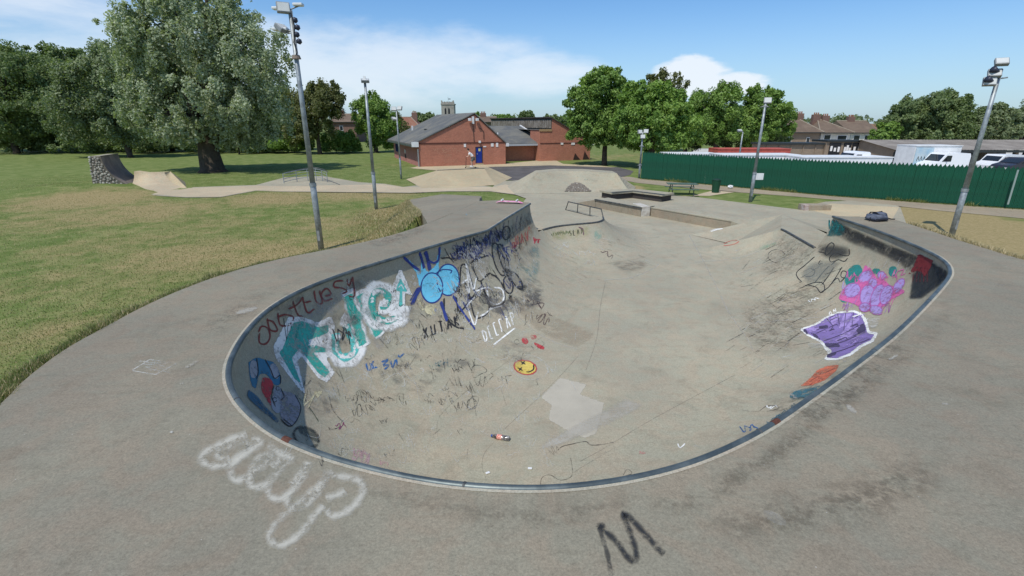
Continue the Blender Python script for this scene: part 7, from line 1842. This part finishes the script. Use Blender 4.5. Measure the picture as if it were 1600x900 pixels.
p.fill(F8, [(1210, 480), (1345, 545), (1330, 590), (1290, 660), (1260, 700), (1240, 650), (1190, 640), (1110, 680), (1170, 590)], paint((.20, .025, .03), .3), False, 2)
for k in range(5): x = 1180 + k * 30; p.stroke(F8, [(x, 600), (x - 12, 680), (x - 20 + k * 3, 740)], 2.4, paint((.17, .03, .035), .4, .8, .6))
p.done('graffiti')
p = Piece('sharp purple lettering with white outline', .004)
p.fill(F4, [(212, 572), (290, 545), (345, 510), (400, 488), (440, 482), (480, 478), (520, 495), (545, 530), (555, 580), (600, 590), (575, 635), (520, 660), (470, 700), (400, 725), (330, 725), (350, 690), (330, 660), (310, 635), (250, 605)], WHITE, False, 1)
p.fill(F4, [(225, 575), (300, 550), (350, 515), (400, 495), (440, 492), (475, 488), (512, 505), (532, 540), (545, 590), (580, 600), (560, 628), (510, 650), (460, 690), (395, 715), (345, 712), (372, 680), (345, 655), (325, 632), (262, 600)], PURP, False, 1)
for pl in ([(225, 575), (245, 570), (262, 600), (250, 600)], [(262, 585), (300, 600), (325, 632), (290, 615)], [(330, 640), (400, 640), (420, 660), (350, 665)], [(340, 700), (400, 680), (390, 700), (350, 714)], [(300, 560), (350, 550), (360, 570), (320, 575)], [(480, 560), (530, 545), (540, 580), (500, 600)]): p.fill(F4, pl, DPURP, False, .8)
for pl in ([(240, 572), (300, 555), (320, 575), (262, 590)], [(360, 515), (420, 497), (400, 540), (370, 560)], [(430, 497), (475, 492), (440, 560), (400, 575)], [(480, 505), (515, 520), (440, 600), (400, 620)], [(520, 545), (470, 610), (400, 640), (380, 630)], [(540, 600), (480, 645), (420, 660)]): p.fill(F4, pl, LILAC, False, .8)
for st in ([(345, 520), (380, 560), (360, 585)], [(400, 495), (410, 560)], [(440, 492), (430, 580)], [(478, 490), (470, 560)], [(330, 632), (420, 600), (530, 545)], [(350, 660), (440, 630), (540, 585)], [(345, 700), (440, 670), (560, 620)]): p.stroke(F4, st, 1.2, DPURP, False)
for k in range(30):
    x, y = rr.uniform(290, 500), rr.uniform(515, 690); l_ = rr.uniform(15, 50); p.stroke(F4, [(x, y), (x + l_, y - l_ * .45), (x + l_ * 1.15, y - l_ * .2)], rr.uniform(.9, 2.2), rr.choice([DPURP, DPURP, LILAC, paint((.30, .22, .46), .4), WHITEF]), False)
p.ell(F4, 340, 566, 14, 5, WHITE, -.2, .8); p.ell(F4, 374, 538, 12, 5, WHITE, -.4, .8); p.stroke(F4, [(470, 515), (520, 500), (530, 540), (550, 520)], 2, WHITE, False); p.stroke(F4, [(560, 600), (590, 590), (575, 625)], 2, WHITE, False)
p.fill(F4, [(550, 500), (610, 510), (590, 570), (545, 560)], WHITEF, True, 5); p.fill(F4, [(250, 640), (320, 640), (330, 665), (270, 665)], WHITEF, True, 4)
p.done('graffiti'); p = Piece('small white tags around the purple lettering', .004)
letters(p, F4, 'ON', 355, 490, (22, -14), (8, 20), 1.8, WHITE); p.scrib(F4, 285, 432, 50, 22, 7, 1.6, WHITE, 3, -.3); p.scrib(F4, 410, 725, 60, 20, 7, 1.8, CHALK, 4, -.2)
p.done('scribbles')
p = Piece('orange red lettering sliding under the near lip', .004)
p.fill(F4, [(215, 852), (270, 805), (300, 770), (350, 750), (410, 742), (395, 775), (340, 820), (280, 845)], ORAN, False, 1)
for st in ([(240, 840), (310, 800), (390, 760)], [(260, 845), (330, 815)], [(320, 780), (300, 830)]): p.stroke(F4, st, 1.4, paint((.25, .05, .04), .3), False)
p.fill(F4, [(160, 893), (200, 868), (290, 850), (330, 840), (290, 880), (250, 910), (180, 915)], paint((.04, .17, .22), .45, .8, .8), True, 3)
p.done('graffiti')
p = Piece('blue and white scribbles near the lip of the east side', .004)
for k in range(8): p.scrib(F6, 1090 + k * 12, 100 - k * 8, 60, 24, 6, 2.0, paint((.05, .16, .22), .4, .7, .7), 30 + k, -.5)
p.scrib(F6, 990, 135, 70, 36, 8, 2.4, BLUE, 3, -.1); p.stroke(F6, [(955, 55), (1000, 62), (1030, 60), (1060, 40), (1100, 38), (1110, 50), (1060, 62)], 1.6, BLACKF); p.scrib(F6, 1080, 42, 50, 16, 6, 1.8, WHITE, 6)
p.scrib(F6, 705, 205, 30, 20, 5, 2.4, WHITE, 7); p.scrib(F6, 770, 208, 30, 10, 4, 2, WHITEF, 8); p.scrib(F6, 545, 230, 30, 20, 5, 2.4, paint((.55, .28, .24), .4, .7, .6), 9); p.stroke(F6, [(460, 335), (480, 302), (500, 320), (470, 332), (530, 325)], 1.6, BLACKF)
p.done('graffiti')
p = Piece('skid marks and dirt bands on the east transition', .0016)
p.fill(F0, [(1150, 470), (1250, 430), (1300, 440), (1280, 500), (1230, 560), (1160, 540)], STAIN, True, 30, 8); p.fill(F0, [(1190, 400), (1225, 362), (1275, 390), (1240, 430), (1190, 430)], SOOT, True, 14, 6)
for k in range(26):
    x, y = rr.uniform(1150, 1290), rr.uniform(390, 560); p.stroke(F0, [(x, y), (x + rr.uniform(10, 30), y - rr.uniform(4, 18))], rr.uniform(.8, 1.8), BLACKF if k % 3 else CHALK, False)
for k in range(40):
    x, y = rr.uniform(480, 900), rr.uniform(480, 700); p.stroke(F0, [(x, y), (x + rr.uniform(-14, 14), y + rr.uniform(4, 22))], rr.uniform(.7, 1.6), rr.choice([BLACKF, CHALK, CHALK]), False)
p.ring(F9, 1360, 420, 40, 30, 1.6, BLACKF); p.fill(F9, [(1270, 380), (1350, 350), (1360, 370), (1290, 395)], paint((.25, .42, .28), .5, .5, 1, 4), True, 5)
for k in range(9): x = 1400 + k * 9; p.stroke(F9, [(x, 300 + k * 5), (x - 6, 325 + k * 5)], 1.4, WHITEF, False)
p.done('scuff')
p = Piece('old buffed paint haze on the left wall', .0012)
for k in range(30):
    x, y = rr.uniform(440, 830), rr.uniform(0, 1); yy = 460 - (x - 440) * .25 + y * 190
    p.ell(F0, x, yy, rr.uniform(12, 46), rr.uniform(8, 30), paint(rr.choice([(.14, .13, .12), (.40, .39, .36), (.10, .10, .10), (.30, .27, .22)]), .6, .38, 1.0, 5.0), rr.uniform(-.8, 0), 10)
p.done('grime')
p = Piece('faded overlapping grey and white scrawls between the black letters', .0075)
for k in range(44):
    x, y = rr.uniform(400, 800), rr.uniform(300, 720); p.scrib(F2_, x, y, rr.uniform(40, 110), rr.uniform(40, 100), 7, rr.uniform(1.2, 2.6), rr.choice([BLACKF, WHITEF, CHALK, BLACKF, NAVYF]), 200 + k, -.4)
for k in range(140):
    x, y = rr.uniform(380, 880), rr.uniform(250, 760); p.stroke(F2_, [(x, y), (x + rr.uniform(-25, 25), y + rr.uniform(20, 70))], rr.uniform(.9, 2.0), rr.choice([BLACKF, WHITEF, CHALK, CHALK]), False)
for k in range(110):
    x, y = rr.uniform(-250, 560), rr.uniform(520, 890); p.scrib(F2_, x, y, rr.uniform(20, 60), rr.uniform(15, 50), 5, rr.uniform(1.0, 1.9), rr.choice([BLACKF, CHALK, CHALK]), 300 + k, -.3)
p.done('scribbles')
p = Piece('thin purple and dark outlines over the bubble lettering', .016)
for k in range(26):
    x, y = rr.uniform(560, 1060), rr.uniform(660, 980); p.scrib(F8, x, y, rr.uniform(40, 120), rr.uniform(40, 110), 5, rr.uniform(.9, 1.6), rr.choice([paint((.30, .10, .30), .3), paint((.45, .35, .6), .4, .8), PINK]), 400 + k, .4)
p.done('scribbles')
p = Piece('faint chalk and marker scribbles over the bowl floor', .003)
for k in range(150):
    x, y = rr.uniform(440, 880), rr.uniform(500, 725); p.scrib(F0, x, y, rr.uniform(8, 28), rr.uniform(6, 20), 5, rr.uniform(.9, 1.6), rr.choice([BLACKF, CHALK, CHALK, CHALK]), 500 + k, -.4)
p.done('scuff')
p = Piece('rusty patches on the coping', .004)
for x, y in ((457, 682), (1214, 662)):
    q = P(x, y, DZ - .012); i_ = int(np.argmin(np.linalg.norm(high - np.array(q[:2]), axis=1))); a_ = high[max(i_ - 1, 0):i_ + 2]
    b = MB(); b.tube([(v_[0] + hn[i_][0] * .012, v_[1] + hn[i_][1] * .012, DZ - .012) for v_ in a_], .0362, 10); child(b.build('rust_patch', mat('rust', (.13, .05, .032), .8, .4, 30)), bowl)
p = Piece('rubber skid streaks down the east and far transitions', .0022)
for k in range(120):
    x, y = rr.uniform(1130, 1300), rr.uniform(380, 600); ln_ = rr.uniform(8, 34); p.stroke(F0, [(x, y), (x + ln_, y - ln_ * rr.uniform(.35, .8))], rr.uniform(.8, 2.4), rr.choice([SOOT, SOOT, STAIN, BLACKF, PALE]), False)
for k in range(60):
    x, y = rr.uniform(850, 1010), rr.uniform(370, 440); ln_ = rr.uniform(6, 24); p.stroke(F0, [(x, y), (x + ln_, y + ln_ * rr.uniform(.2, .6))], rr.uniform(.8, 2.0), rr.choice([SOOT, STAIN, PALE]), False)
for k in range(90):
    x, y = rr.uniform(520, 800), rr.uniform(430, 640); p.stroke(F0, [(x, y), (x + rr.uniform(4, 16), y + rr.uniform(8, 34))], rr.uniform(.8, 2.2), rr.choice([SOOT, STAIN, PALE, BLACKF]), False)
p.done('scuff')
# small litter on the floor
for i, (x, y) in enumerate(((828, 733), (762, 740))):
    q = hitpx(x, y)[0]; b = MB(); b.box(-.03, .03, -.018, .018, .004, .022, Matrix.Rotation(.5 * i, 4, 'Z'), bev=.006)
    o = b.build('litter_scrap', M_WHITE); o.location = q; tag(o, ['tiny white paper scrap in the middle of the bowl floor', 'tiny white scrap by the crack under the near lip'][i], 'litter', 'paper scraps')
